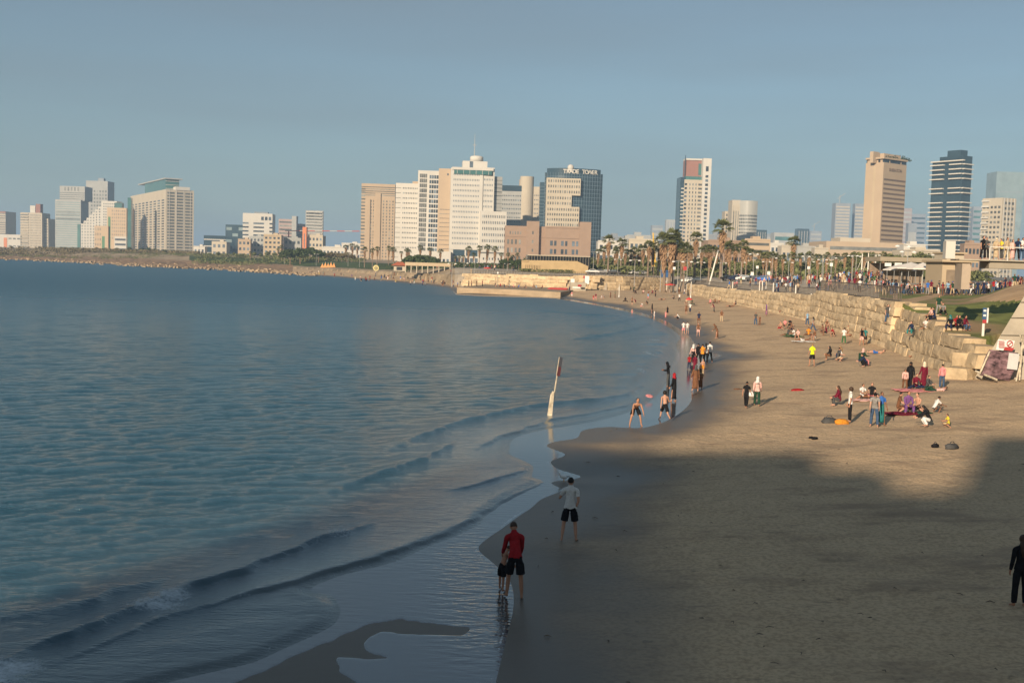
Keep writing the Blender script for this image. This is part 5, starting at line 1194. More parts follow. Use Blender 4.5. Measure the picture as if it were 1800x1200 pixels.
def head_geo(J):
    bm = bmesh.new(); bmesh.ops.create_icosphere(bm, subdivisions=4, radius=1.0); h = J['hdir']; fx = Vector((1, 0, 0)); fy = h.cross(fx) * -1
    if fy.dot(Vector((0, 1, 0))) < 0 and h.z > .3: fy = -fy
    mi = []
    for v in bm.verts:
        x, y, z = v.co; X = x * .076; Y = y * .095; Z = z * .118
        if z < -.1: X *= 1 + .32 * (z + .1); Y *= 1 + .12 * (z + .1)
        if y > 0: Y -= .010 * (1 - abs(z)) ; 
        if y > .6 and z < -.55: Y += .012
        nz = math.exp(-((x / .17) ** 2)) * max(0, 1 - abs(z + .12) / .26) * (y > 0); Y += .024 * nz * (1.25 if z < -.1 else .8)
        Y -= .012 * math.exp(-(((abs(x) - .40) / .17) ** 2) - ((z - .06) / .12) ** 2) * (y > 0)
        Y += .006 * math.exp(-((x / .25) ** 2) - ((z + .52) / .08) ** 2) * (y > 0)
        e = math.exp(-(((abs(x) - 1) / .1) ** 2) - ((z + .03) / .22) ** 2 - ((y + .05) / .16) ** 2); X += .022 * e * (1 if x > 0 else -1)
        v.co = J['head'] + fx * X + fy * Y + h * Z; v.normal_update(); v.tag = False
    for f in bm.faces:
        c = sum((v_.co for v_ in f.verts), Vector()) / len(f.verts) - J['head']; x, y, z = c.dot(fx) / .076, c.dot(fy) / .095, c.dot(h) / .118
        dark = y > .3 and ((abs(abs(x) - .40) < .15 and abs(z - .05) < .045) or (abs(abs(x) - .42) < .2 and abs(z - .22) < .03) or (abs(x) < .26 and abs(z + .50) < .035))
        f.material_index = 1 if dark else 0; f.smooth = True
    return bm
def hand_chains(J, n, s):
    d = J['pd' + n].normalized(); side = Vector((0, 1, 0)) if abs(d.y) < .8 else Vector((0, 0, 1)); side = (side - d * side.dot(d)).normalized(); nrm = d.cross(side) * s; P_ = J['palm' + n]; out_ = []
    for i, (o_, L_) in enumerate(((.028, .070), (.010, .078), (-.009, .072), (-.026, .056))):
        a = P_ + side * o_ - d * .01; b = a + d * L_ * .5 + nrm * -.004; c = b + d * L_ * .42 - nrm * .018; out_.append([(a, .0105), (b, .009), (c, .007)])
    a = P_ - d * .05 + side * .025; b = a + d * .035 + side * .028 - nrm * .01; c = b + d * .03 + side * .006 - nrm * .008; out_.append([(a, .013), (b, .011), (c, .008)]); return out_
def body_chains(J):
    ch = [[(J['pelvis'], (.155, .115)), (J['waist'], (.128, .095)), (J['chest'], (.155, .11)), (J['neck0'], (.085, .07)), (J['neck'], .052), (J['head'], .05)]]
    for n in 'LR':
        ch.append([(J['neck0'], (.085, .07)), (J['sh' + n], .058), ((J['sh' + n] * .5 + J['el' + n] * .5), .045), (J['el' + n], .038), ((J['el' + n] * .6 + J['wr' + n] * .4), .037), (J['wr' + n], .025), (J['palm' + n], (.036, .018))])
        ch.append([(J['pelvis'], (.155, .115)), (J['hip' + n], .088), ((J['hip' + n] * .5 + J['knee' + n] * .5), .072), (J['knee' + n], .052), ((J['knee' + n] * .65 + J['ank' + n] * .35), .054), (J['ank' + n], .033), (J['toe' + n], (.036, .022))])
        ch.append([(J['ank' + n], .033), (J['heel' + n], .03)])
    return ch
def body_mesh(J, name):
    ch = body_chains(J)
    fin = [c for k, n in ((-1, 'L'), (1, 'R')) for c in hand_chains(J, n, k)]
    m1 = skin(ch, name, 2); m2 = skin(fin, name + '_fingers', 0); bm = head_geo(J); bm.from_mesh(m1); bm.from_mesh(m2); me = bpy.data.meshes.new(name); bm.to_mesh(me); bm.free()
    bpy.data.meshes.remove(m1); bpy.data.meshes.remove(m2); me.materials.clear(); me.materials.append(None); me.materials.append(FEAT); return me
FEAT = mat('facial_features', (0.05, 0.03, 0.025), 0.6, 0.1)
def cloth_from_body(J, kind):
    """the part of the body surface a garment covers, pushed outwards"""
    ch = skin(body_chains(J), 'b', 2); n = len(ch.vertices); co = np.zeros(n * 3, np.float32); ch.vertices.foreach_get('co', co); co = co.reshape(-1, 3); no = np.zeros(n * 3, np.float32); ch.vertex_normals.foreach_get('vector', no); no = no.reshape(-1, 3)
    segs = [('t', 'pelvis', 'waist', .13, 0, .4), ('t', 'waist', 'chest', .13, .4, .75), ('t', 'chest', 'neck0', .13, .75, 1), ('n', 'neck0', 'neck', .055, 0, 1), ('n', 'neck', 'head', .05, 1, 2)]
    for q in 'LR': segs += [('t', 'neck0', 'sh' + q, .08, 1, 1), ('a', 'sh' + q, 'el' + q, .05, 0, 1), ('a', 'el' + q, 'wr' + q, .035, 1, 2), ('a', 'wr' + q, 'palm' + q, .03, 2, 3), ('t', 'pelvis', 'hip' + q, .13, 0, 0), ('l', 'hip' + q, 'knee' + q, .08, 0, 1), ('l', 'knee' + q, 'ank' + q, .05, 1, 2), ('l', 'ank' + q, 'toe' + q, .03, 2, 3), ('l', 'ank' + q, 'heel' + q, .03, 2, 3)]
    best = np.full(n, 1e9); lab = np.zeros(n, 'U1'); par = np.zeros(n)
    for (k, a_, b_, r, t0, t1) in segs:
        A = np.array(J[a_]); B = np.array(J[b_]); d = B - A; t = np.clip(((co - A) @ d) / (d @ d), 0, 1); dd = np.linalg.norm(co - A - t[:, None] * d, axis=1) / r
        m_ = dd < best; best = np.where(m_, dd, best); lab = np.where(m_, k, lab); par = np.where(m_, t0 + (t1 - t0) * t, par)
    P_ = np.array(J['pelvis']); up = np.array((J['waist'] - J['pelvis']).normalized()); ht = (co - P_) @ up
    if kind in ('tee', 'longsleeve', 'vest'):
        lim = {'tee': .62, 'longsleeve': 1.93, 'vest': .12}[kind]; sel = ((lab == 't') & (ht > -.03)) | ((lab == 'a') & (par < lim)) | ((lab == 'n') & (par < .15)); off = np.where(lab == 'a', .014, .017 + .012 * np.clip(.25 - ht, 0, .3) / .3)
    else:
        lim = .80 if kind == 'shorts' else 1.9; sel = ((lab == 't') & (ht < .10)) | ((lab == 'l') & (par < lim)); off = np.where(lab == 'l', (.016 + .030 * par / .8) if kind == 'shorts' else (.018 + .006 * par), .013)
    new = co + no * off[:, None].astype(np.float32); bm = bmesh.new(); bm.from_mesh(ch); bm.verts.ensure_lookup_table()
    for v in bm.verts: v.co = new[v.index]
    bmesh.ops.delete(bm, geom=[f for f in bm.faces if sum(bool(sel[v.index]) for v in f.verts) < 3], context='FACES'); me = bpy.data.meshes.new(kind); bm.to_mesh(me); bm.free(); bpy.data.meshes.remove(ch); me.materials.clear(); me.polygons.foreach_set('use_smooth', [True] * len(me.polygons)); return me
def clothes(J, kind):
    if kind in ('tee', 'longsleeve', 'vest', 'trousers', 'shorts'): return cloth_from_body(J, kind)
    if kind in ('robe', 'skirt'):
        g = (J['ankL'] + J['ankR']) / 2; g = Vector((g.x, g.y, max(min(g.z, .22), .20))); kn = (J['kneeL'] + J['kneeR']) / 2; b = MB()
        pts = [J['waist'], J['pelvis'], J['pelvis'] * .5 + kn * .5, kn, g] if kind == 'skirt' else [J['neck0'], J['chest'], J['waist'], J['pelvis'], J['pelvis'] * .4 + kn * .6, kn * .5 + g * .5, g]
        rad = [.145, .17, .18, .19, .205] if kind == 'skirt' else [.09, .172, .155, .178, .185, .195, .215]
        b.tube(pts, rad, 16); me = b.mesh(kind, FEAT, True)
        for v in me.vertices:                     # folds, and flatter front to back
            a = math.atan2(v.co.y, v.co.x); k = max(0, 1 - v.co.z / 1.0); v.co.x *= 1 + .07 * k * math.sin(a * 5); v.co.y *= .80 + .08 * k * math.cos(a * 7)
        if kind == 'robe':
            ch = []
            for n in 'LR': ch.append([(J['neck0'], (.092, .08)), (J['sh' + n], .074), (J['sh' + n] * .5 + J['el' + n] * .5, .064), (J['el' + n], .060), (J['wr' + n], .052)])
            m2 = skin(ch, 'sleeves'); bm = bmesh.new(); bm.from_mesh(me); bm.from_mesh(m2); bm.to_mesh(me); bm.free()
        me.materials.clear(); return me
    if kind in ('short_hair', 'long_hair', 'headscarf', 'cap', 'curly_hair'):
        bm = bmesh.new(); bmesh.ops.create_icosphere(bm, subdivisions=3, radius=1); h = J['hdir']; fx = Vector((1, 0, 0)); fy = -(h.cross(fx))
        if fy.dot(Vector((0, 1, 0))) < 0 and h.z > .3: fy = -fy
        s = {'short_hair': (.083, .090, .105), 'long_hair': (.092, .098, .112), 'headscarf': (.100, .108, .128), 'cap': (.085, .102, .10), 'curly_hair': (.112, .118, .125)}[kind]; rr = random.Random(4)
        off = {'short_hair': -.020, 'cap': -.008, 'headscarf': -.022, 'long_hair': -.026, 'curly_hair': -.03}[kind]
        for v in bm.verts:
            x, y, z = v.co; j = 1 + (rr.uniform(-.08, .08) if kind == 'curly_hair' else rr.uniform(-.02, .02))
            if kind in ('short_hair', 'cap') and z < -.15: z = -.15 + (z + .15) * .55; y -= .05
            v.co = J['head'] + fx * x * s[0] * j + fy * (y * s[1] * j + off) + h * (z * s[2] * j + .022)
        me = bpy.data.meshes.new(kind); bm.to_mesh(me); bm.free(); me.polygons.foreach_set('use_smooth', [True] * len(me.polygons))
        if kind in ('long_hair', 'headscarf'):
            b = MB(); dn = (J['chest'] - J['head']).normalized()
            if kind == 'long_hair': b.tube([J['head'] - fy * .05, J['head'] - fy * .075 + dn * .12, J['head'] - fy * .11 + dn * .26, J['head'] - fy * .115 + dn * .42], [.08, .085, .085, .03], 10)
            else: b.tube([J['head'] - fy * .02 + dn * .03, J['neck'] - fy * .015, J['neck0'] - fy * .02, J['chest'] * .3 + J['neck0'] * .7], [.09, .10, .15, .17], 12)
            m2 = b.mesh('x', FEAT, True); bm = bmesh.new(); bm.from_mesh(me); bm.from_mesh(m2); bm.to_mesh(me); bm.free(); me.materials.clear()
        return me
POSES = {
 'stand': dict(legs=((0, 4, 2), (0, 4, 2)), arms=((2, 8, 10), (4, 8, 14))),
 'relaxed': dict(lean=2, legs=((8, 8, 6), (-4, 6, 2)), arms=((6, 12, 22), (-4, 9, 14))),
 'armup': dict(lean=-2, legs=((-2, 9, 2), (4, 8, 3)), arms=((14, 24, 100), (-2, 10, 12)), inward=.45, head=-4),
 'holding': dict(lean=4, legs=((3, 5, 4), (-3, 5, 2)), arms=((18, 8, 78), (14, 8, 82)), inward=.35, head=18),
 'walk': dict(lean=4, legs=((24, 3, 8), (-18, 3, 14)), arms=((-22, 7, 12), (22, 7, 22))),
 'run': dict(lean=10, legs=((38, 3, 20), (-22, 3, 40)), arms=((-38, 16, 30), (28, 22, 30))),
 'stoop': dict(lean=26, head=22, legs=((10, 6, 8), (-6, 5, 2)), arms=((26, 5, 18), (22, 5, 22))),
 'handsonknees': dict(lean=62, head=-22, legs=((24, 17, 30), (24, 17, 30)), arms=((28, 14, 8), (28, 14, 8))),
 'reachdown': dict(lean=78, head=10, legs=((14, 8, 10), (10, 8, 10)), arms=((40, 10, 10), (30, 10, 10))),
 'sit': dict(lean=12, legs=((112, 12, 122), (108, 10, 118)), arms=((24, 6, 46), (28, 6, 40)), inward=.25),
 'crosslegs': dict(lean=8, head=10, legs=((96, 42, 150), (96, 40, 150)), arms=((36, 12, 50), (36, 12, 50)), inward=.3),
 'sitout': dict(lean=-18, legs=((92, 8, 12), (95, 8, 30)), arms=((-30, 14, 4), (-30, 14, 4)), foot=60),
 'chair': dict(lean=2, legs=((82, 6, 84), (80, 6, 80)), arms=((30, 8, 62), (30, 8, 62)), inward=.2),
 'crouch': dict(lean=34, head=8, legs=((108, 14, 138), (100, 12, 134)), arms=((48, 8, 20), (48, 8, 20))),
 'lie': dict(lean=-88, legs=((92, 6, 4), (110, 6, 50)), arms=((60, 30, 10), (70, 14, 60)), foot=80, lie=1),
}
_J = {k: fk(v) for k, v in POSES.items()}
_M = {}
def pm(pose, kind):
    if (pose, kind) not in _M:
        _M[(pose, kind)] = body_mesh(_J[pose], 'person_' + pose) if kind == 'body' else clothes(_J[pose], kind)
    return _M[(pose, kind)]
COL = {'white': (.62, .60, .57), 'black': (.014, .014, .016), 'red': (.30, .018, .022), 'maroon': (.14, .014, .03), 'orange': (.60, .24, .03), 'yellow': (.62, .50, .05), 'neon yellow': (.62, .75, .02), 'pink': (.62, .24, .24),
       'pale pink': (.62, .38, .33), 'blue': (.04, .13, .40), 'light blue': (.22, .36, .50), 'navy': (.018, .028, .065), 'grey': (.24, .23, .22), 'dark grey': (.07, .07, .07), 'green': (.04, .12, .05), 'dark green': (.02, .055, .035),
       'brown': (.16, .075, .04), 'beige': (.44, .34, .22), 'purple': (.16, .07, .20), 'teal': (.03, .17, .17), 'denim': (.05, .085, .15), 'cream': (.60, .52, .38)}
def cm(c): return mat('cloth_' + c.replace(' ', '_'), COL[c], .9, .22, 5.0, spec=.1, bump=.7, bscale=7)
SKINS = [mat('skin_light', (.46, .25, .17), .6, .05, 5), mat('skin_tan', (.36, .18, .11), .6, .05, 5), mat('skin_brown', (.20, .095, .055), .6, .05, 5)]
HAIRS = {'black': mat('hair_black', (.012, .010, .009), .6, .2, 8), 'brown': mat('hair_brown', (.05, .028, .016), .6, .2, 8), 'grey': mat('hair_grey', (.25, .24, .23), .7, .2, 8), 'fair': mat('hair_fair', (.25, .15, .07), .6, .2, 8)}
def set_m(o, m):
    if not o.data.materials: o.data.materials.append(None)
    o.material_slots[0].link = 'OBJECT'; o.material_slots[0].material = m
prs = random.Random(21)
def person(loc, pose, yaw, label, top=None, bottom=None, hair=('short_hair', 'black'), h=1.72, skin_=None, group='people on the beach', kind=('tee', 'trousers'), name='person', build=1.0, simple_=False):
    s = h / 1.72
    b = link('person', pm(pose, 'body')); b.location = loc; b.rotation_euler = (0, 0, R(yaw)); b.scale = (s * build, s * build, s); tag(b, label, 'person', group)
    set_m(b, SKINS[skin_ if skin_ is not None else prs.choice((0, 0, 1, 1, 2))])
    if top:
        o = link('dress' if kind[0] == 'robe' else 'shirt', pm(pose, kind[0]), b); set_m(o, cm(top))
    if bottom:
        o = link({'trousers': 'trousers', 'shorts': 'shorts', 'skirt': 'skirt'}[kind[1]], pm(pose, kind[1]), b); set_m(o, cm(bottom))
    if hair:
        k, c = hair; o = link({'short_hair': 'hair', 'long_hair': 'hair', 'curly_hair': 'hair', 'headscarf': 'headscarf', 'cap': 'cap'}[k], pm(pose, k), b); set_m(o, HAIRS[c] if c in HAIRS and k not in ('headscarf', 'cap') else cm(c))
    return b
T_, L_, V_ = 'tee', 'longsleeve', 'vest'
SH, LH, SC_, CP, CU = 'short_hair', 'long_hair', 'headscarf', 'cap', 'curly_hair'
# (px, py feet, pose, yaw, height, top, bottom, (hair kind, colour), (top kind, bottom kind), label)
FOLK = [
 (1000, 952, 'armup', -6, 1.80, 'white', 'black', (SH, 'black'), (T_, 'shorts'), 'man in white t-shirt and black shorts standing alone on shaded sand'),
 (904, 1052, 'stoop', 10, 1.80, 'red', 'black', (SH, 'brown'), (L_, 'shorts'), 'man in red long sleeved top and black shorts at the water edge'),
 (881, 1038, 'stoop', -40, 1.10, None, 'black', (SH, 'brown'), (T_, 'shorts'), 'small child in dark trunks half hidden by the man in red'),
 (1791, 1067, 'stand', 0, 1.58, 'black', 'black', (LH, 'brown'), (L_, 'trousers'), 'woman in black with long brown hair at the right edge'),
 (1116, 748, 'handsonknees', 185, 1.75, None, 'black', (SH, 'black'), (T_, 'shorts'), 'shirtless man bending with hands on knees in the shallows'),
 (1168, 739, 'run', 12, 1.60, None, 'black', (CU, 'black'), (T_, 'shorts'), 'shirtless curly haired boy in black shorts walking into the shallows'),
 (1184, 706, 'relaxed', 60, 1.66, 'black', None, (SC_, 'red'), ('robe', 'skirt'), 'woman in long black robe and red headscarf standing in the shallows'),
 (1174, 680, 'holding', 75, 1.64, 'black', 'dark grey', (SC_, 'black'), (L_, 'trousers'), 'woman in black jacket and black headscarf behind the red scarfed woman'),
 (1222, 688, 'relaxed', 5, 1.66, 'brown', None, (SC_, 'dark grey'), ('robe', 'skirt'), 'woman in long brown robe walking beside a companion on wet sand'),
 (1230, 685, 'stand', 10, 1.58, 'beige', 'brown', (LH, 'brown'), (L_, 'skirt'), 'woman in beige top pressed beside the woman in the brown robe'),
 (1211, 650, 'stand', 5, 1.15, 'red', 'navy', (SH, 'black'), (T_, 'trousers'), 'child in red t-shirt and navy trousers in the water beside the group'),
 (1221, 654, 'stand', 0, 1.30, 'maroon', 'maroon', (SH, 'brown'), (L_, 'skirt'), 'girl in maroon dress before the woman in the pink scarf'),
 (1218, 640, 'relaxed', 20, 1.60, 'pale pink', 'black', (SC_, 'white'), (L_, 'skirt'), 'woman in pale pink top and white headscarf in the wading group'),
 (1227, 640, 'walk', 10, 1.72, 'black', 'black', (SH, 'black'), (L_, 'trousers'), 'person all in black in the middle of the wading group'),
 (1234, 640, 'walk', -10, 1.68, 'orange', 'black', (SH, 'black'), (T_, 'trousers'), 'person in orange t-shirt in the wading group'),
 (1240, 639, 'stand', 0, 1.66, 'white', 'black', (LH, 'black'), (T_, 'trousers'), 'long haired person in white t-shirt between the orange and white shirts'),
 (1247, 637, 'walk', 5, 1.76, 'white', 'black', (SH, 'black'), (L_, 'trousers'), 'man in white long sleeved shirt at the right of the wading group'),
 (1235, 656, 'stand', 180, 1.05, None, 'orange', (SH, 'brown'), (T_, 'shorts'), 'small shirtless child behind the brown robed woman'),
 (1201, 588, 'holding', 0, 1.55, 'white', 'pink', (SH, 'black'), (T_, 'shorts'), 'child in white t-shirt and pink shorts standing in the swash'),
 (1208, 588, 'stand', 10, 1.50, 'white', 'grey', (SH, 'brown'), (T_, 'shorts'), 'child in white t-shirt and grey shorts right beside the pink shorts'),
 (1227, 591, 'relaxed', 170, 1.50, 'brown', 'pale pink', (SH, 'brown'), (V_, 'shorts'), 'thin bather in brown top facing the sea on wet sand'),
 (1260, 595, 'stoop', 80, 1.66, 'brown', 'brown', (SC_, 'brown'), (L_, 'skirt'), 'stooping woman in dark brown robe alone on the wet sand'),
 (1330, 714, 'walk', -12, 1.68, 'pale pink', 'dark green', (SC_, 'white'), (L_, 'trousers'), 'woman in pale pink jacket and white headscarf carrying a white bag'),
 (1311, 717, 'walk', -30, 1.50, 'black', 'black', (SH, 'black'), (T_, 'trousers'), 'boy dressed in black walking beside the pink jacketed woman'),
 (1228, 571, 'relaxed', 180, 1.76, 'navy', 'brown', (SH, 'black'), (T_, 'shorts'), 'man in dark navy t-shirt standing on the wet sand'),
 (1268, 566, 'stand', 170, 1.66, 'brown', 'beige', (SH, 'black'), (T_, 'trousers'), 'person in brown t-shirt and beige trousers on the dry sand'),
 (1255, 549, 'stoop', 90, 1.62, 'maroon', 'dark grey', (SH, 'black'), (T_, 'trousers'), 'person bending over in maroon below the red parasol'),
 (1206, 553, 'walk', 170, 1.70, 'brown', 'brown', (SH, 'brown'), (V_, 'shorts'), 'brown clad walker left of the person in white by the parasol'),
 (1213, 549, 'walk', 160, 1.60, 'white', 'navy', (SH, 'brown'), (T_, 'trousers'), 'child in white top and navy trousers just below the parasol'),
 (1194, 562, 'crouch', 90, 1.62, 'white', 'black', (SH, 'brown'), (T_, 'trousers'), 'crouching person in white t-shirt at the waterline'),
 (1170, 559, 'stand', 180, 1.05, 'pink', 'pink', (SH, 'brown'), (T_, 'skirt'), 'little girl in a pink dress wading near the shore'),
 (1173, 555, 'stand', 30, 1.50, 'black', 'black', (SH, 'black'), (T_, 'shorts'), 'dark clad person right behind the little girl in pink'),
 (1146, 551, 'relaxed', 90, 1.62, 'black', None, (SC_, 'black'), ('robe', 'skirt'), 'woman in black robe standing at the waterline beside a child in white'),
 (1150, 560, 'stand', 100, 1.25, 'white', 'white', (SH, 'fair'), (T_, 'shorts'), 'child in white wading before the black robed woman'),
 (1111, 553, 'stand', 0, 1.00, None, 'pink', (SH, 'brown'), (T_, 'shorts'), 'small child in pink trunks deepest in the water'),
 (1111, 536, 'relaxed', 120, 1.62, 'brown', 'black', (SH, 'black'), (T_, 'shorts'), 'person in brown beside the crouching one on the far wet sand'),
 (1118, 533, 'crouch', 90, 1.6, 'maroon', 'black', (SH, 'black'), (T_, 'shorts'), 'crouching person in maroon on the far wet sand'),
 (1099, 531, 'crosslegs', 180, 1.65, 'black', 'black', (SC_, 'black'), (L_, 'trousers'), 'black clad person sitting alone on the far sand'),
 (1129, 540, 'crosslegs', 120, 1.4, 'white', 'pink', (SH, 'brown'), (T_, 'shorts'), 'child in white sitting near the far waterline'),
 (1139, 536, 'crouch', 60, 1.5, 'black', 'brown', (SH, 'black'), (T_, 'shorts'), 'crouching child in black near the far waterline'),
 (1194, 530, 'relaxed', 180, 1.62, 'white', 'black', (SH, 'black'), (T_, 'trousers'), 'person in white t-shirt left of the red parasol'),
 (1185, 526, 'crosslegs', 90, 1.65, 'dark grey', 'black', (SH, 'black'), (T_, 'trousers'), 'dark clad person sitting left of the white t-shirt by the low wall'),
 (1043, 529, 'stand', 150, 1.3, 'red', 'pink', (SH, 'black'), (T_, 'shorts'), 'child in red top at the far waterline beside another'),
 (1047, 528, 'relaxed', 210, 1.6, 'maroon', 'pink', (SH, 'brown'), (T_, 'shorts'), 'person in maroon top and pink shorts at the far waterline'),
 (1005, 523, 'stand', 180, 1.4, 'pink', 'white', (SH, 'brown'), (T_, 'shorts'), 'child in pink top standing where the jetty meets the sand'),
 (1001, 514, 'relaxed', 200, 1.6, 'navy', 'navy', (SH, 'black'), (T_, 'trousers'), 'navy clad person behind the jetty end'),
 (1081, 524, 'relaxed', 90, 1.6, 'green', 'brown', (SH, 'black'), (T_, 'trousers'), 'green topped person left of the small white post'),
 (1073, 524, 'stand', 60, 1.5, 'brown', 'brown', (SH, 'brown'), (T_, 'trousers'), 'brown clad person standing two steps left of the green top'),
 (1063, 525, 'crouch', 80, 1.6, 'grey', 'brown', (SH, 'black'), (T_, 'shorts'), 'grey topped person crouching on the far sand'),
 (1058, 526, 'crosslegs', 100, 1.5, 'white', 'beige', (SH, 'fair'), (T_, 'shorts'), 'white topped person sitting beside the crouching grey top'),
 (1152, 522, 'relaxed', 120, 1.72, 'black', 'black', (SH, 'black'), (T_, 'trousers'), 'tall dark figure standing right of the seated row by the curved wall'),
 (1139, 528, 'stand', 200, 1.6, 'light blue', 'pink', (SH, 'brown'), (T_, 'shorts'), 'person in light blue top and pink shorts mid beach'),
 (1140, 519, 'sit', 160, 1.7, 'brown', 'brown', (SH, 'black'), (T_, 'shorts'), 'brown figure sitting with knees up, right of the seated row'),
 (1147, 517, 'crosslegs', 160, 1.7, 'maroon', 'black', (SH, 'black'), (T_, 'shorts'), 'maroon topped figure sitting at the right end of the seated row'),
 (1131, 517, 'sit', 160, 1.7, 'pale pink', 'brown', (SH, 'black'), (T_, 'shorts'), 'pale pink topped figure sitting in the middle of the seated row'),
 (1117, 517, 'sit', 180, 1.7, 'black', 'black', (SH, 'black'), (T_, 'trousers'), 'black clad figure sitting at the left end of the seated row'),
 (1114, 515, 'relaxed', 150, 1.7, 'dark green', 'black', (SH, 'black'), (T_, 'trousers'), 'dark green topped figure standing behind the seated row'),
 (1164, 527, 'lie', 80, 1.7, None, 'black', (SH, 'black'), (T_, 'shorts'), 'sunbather lying on the sand left of the red parasol'),
 (1207, 535, 'sit', 150, 1.7, 'beige', 'brown', (SH, 'black'), (T_, 'shorts'), 'beige topped figure sitting under the red parasol'),
 (1216, 536, 'crosslegs', 200, 1.7, 'dark green', 'dark green', (SH, 'black'), (T_, 'trousers'), 'dark green figure sitting right under the red parasol'),
 (1248, 534, 'sitout', 150, 1.7, 'pink', 'brown', (SH, 'black'), (T_, 'shorts'), 'pink topped figure lounging below the low wall'),
 (1257, 534, 'crosslegs', 150, 1.7, 'brown', 'black', (SH, 'black'), (T_, 'shorts'), 'brown topped figure sitting below the low wall beside the pink lounger'),
 (1265, 533, 'sit', 120, 1.7, 'beige', 'dark grey', (SH, 'brown'), (T_, 'shorts'), 'beige topped figure with knees up below the low wall'),
 (1284, 539, 'lie', 90, 1.7, 'brown', 'black', (SH, 'black'), (T_, 'shorts'), 'person lying on a towel below the low wall'),
 (1294, 538, 'sit', 90, 1.7, 'dark grey', 'black', (SH, 'black'), (T_, 'shorts'), 'dark grey figure sitting right of the one lying on a towel'),
 (1312, 538, 'sit', 110, 1.7, 'maroon', 'black', (SH, 'black'), (T_, 'trousers'), 'maroon figure sitting on the lowest stones of the wall'),
 (1318, 536, 'crosslegs', 130, 1.7, 'black', 'black', (SH, 'black'), (T_, 'trousers'), 'black clad figure right of the maroon one on the lowest stones'),
 (1323, 531, 'sit', 200, 1.7, 'beige', 'brown', (SH, 'black'), (T_, 'trousers'), 'beige topped figure highest of those on the lowest stones'),
 (1328, 572, 'relaxed', 150, 1.72, 'dark grey', 'denim', (SH, 'black'), (T_, 'trousers'), 'man in dark grey top standing beside a child on open sand'),
 (1335, 572, 'stand', 200, 1.25, 'brown', 'brown', (SH, 'black'), (T_, 'trousers'), 'child in brown beside the man in dark grey'),
 (1347, 555, 'relaxed', 90, 1.68, 'purple', 'purple', (SC_, 'purple'), (L_, 'skirt'), 'woman in purple standing near the foot of the wall'),
 (1375, 552, 'sit', 90, 1.7, 'dark grey', 'brown', (SH, 'black'), (T_, 'trousers'), 'dark grey figure sitting on the wall base'),
 (1394, 555, 'crosslegs', 90, 1.7, None, 'black', (SH, 'black'), (T_, 'shorts'), 'shirtless man sitting against the wall base'),
 (1400, 553, 'sit', 200, 1.7, 'pink', 'black', (LH, 'black'), (T_, 'shorts'), 'long haired figure in pink sitting against the wall base'),
 (1419, 572, 'relaxed', 30, 1.72, 'light blue', 'denim', (SH, 'grey'), (T_, 'trousers'), 'person in light blue top behind the big seated group'),
 (1429, 582, 'walk', 60, 1.70, 'grey', 'denim', (LH, 'black'), (V_, 'trousers'), 'person in grey vest and denim walking through the seated group'),
 (1373, 580, 'crosslegs', 120, 1.7, None, 'red', (SH, 'black'), (T_, 'shorts'), 'shirtless figure in red trunks at the left of the big seated group'),
 (1380, 577, 'sit', 150, 1.7, 'pink', 'black', (SH, 'brown'), (T_, 'shorts'), 'pink topped figure second in the big seated group'),
 (1388, 575, 'crosslegs', 180, 1.7, 'black', 'black', (SH, 'black'), (T_, 'shorts'), 'black topped figure at the back of the big seated group'),
 (1392, 584, 'sit', 100, 1.7, None, 'navy', (SH, 'black'), (T_, 'shorts'), 'shirtless figure in navy trunks in the middle of the big seated group'),
 (1384, 591, 'sitout', 110, 1.7, 'dark grey', 'green', (SH, 'black'), (T_, 'shorts'), 'figure in dark grey lounging at the front left of the seated group'),
 (1396, 594, 'crosslegs', 100, 1.7, 'white', 'dark green', (SH, 'black'), (T_, 'trousers'), 'white topped figure at the front of the big seated group'),
 (1403, 597, 'sit', 140, 1.7, 'pale pink', 'black', (SH, 'brown'), (T_, 'shorts'), 'pale pink topped figure at the front of the big seated group'),
 (1412, 599, 'lie', 90, 1.7, None, 'white', (SH, 'black'), (T_, 'shorts'), 'shirtless figure in white trunks lying before the seated group'),
 (1421, 592, 'crosslegs', 160, 1.75, 'orange', 'brown', (SH, 'black'), (T_, 'shorts'), 'orange topped figure sitting tallest in the big seated group'),
 (1433, 599, 'sit', 110, 1.7, 'brown', 'white', (SH, 'black'), (T_, 'shorts'), 'brown topped figure at the right front of the seated group'),
 (1447, 586, 'crosslegs', 60, 1.7, None, 'black', (SH, 'black'), (T_, 'shorts'), 'shirtless figure sitting right of the orange top'),
 (1453, 590, 'sit', 80, 1.7, 'maroon', 'black', (SH, 'black'), (T_, 'shorts'), 'maroon topped figure between two sunbathers right of the orange top'),
 (1452, 578, 'sit', 200, 1.7, 'brown', 'brown', (SH, 'brown'), (V_, 'shorts'), 'brown vest figure sitting at the back right of the groups'),
 (1466, 592, 'crouch', 120, 1.6, 'red', 'black', (SH, 'black'), (T_, 'shorts'), 'figure in bright red crouching on a towel'),
 (1483, 605, 'relaxed', -20, 1.60, 'white', 'green', (SH, 'black'), (T_, 'trousers'), 'boy in white t-shirt and green trousers standing with hands on hips'),
 (1492, 590, 'sit', 120, 1.7, 'beige', 'black', (SH, 'black'), (T_, 'shorts'), 'beige topped figure sitting right of the boy in green trousers'),
 (1499, 592, 'sitout', 90, 1.7, None, 'brown', (SH, 'brown'), (T_, 'shorts'), 'shirtless figure lounging right of the boy in green trousers'),
 (1514, 607, 'relaxed', 200, 1.66, 'black', 'pale pink', (LH, 'black'), (V_, 'shorts'), 'woman in black vest standing by the wall with long dark hair'),
 (1520, 606, 'stand', 150, 1.62, 'teal', 'black', (SH, 'black'), (T_, 'shorts'), 'person in teal t-shirt close beside the woman in the black vest'),
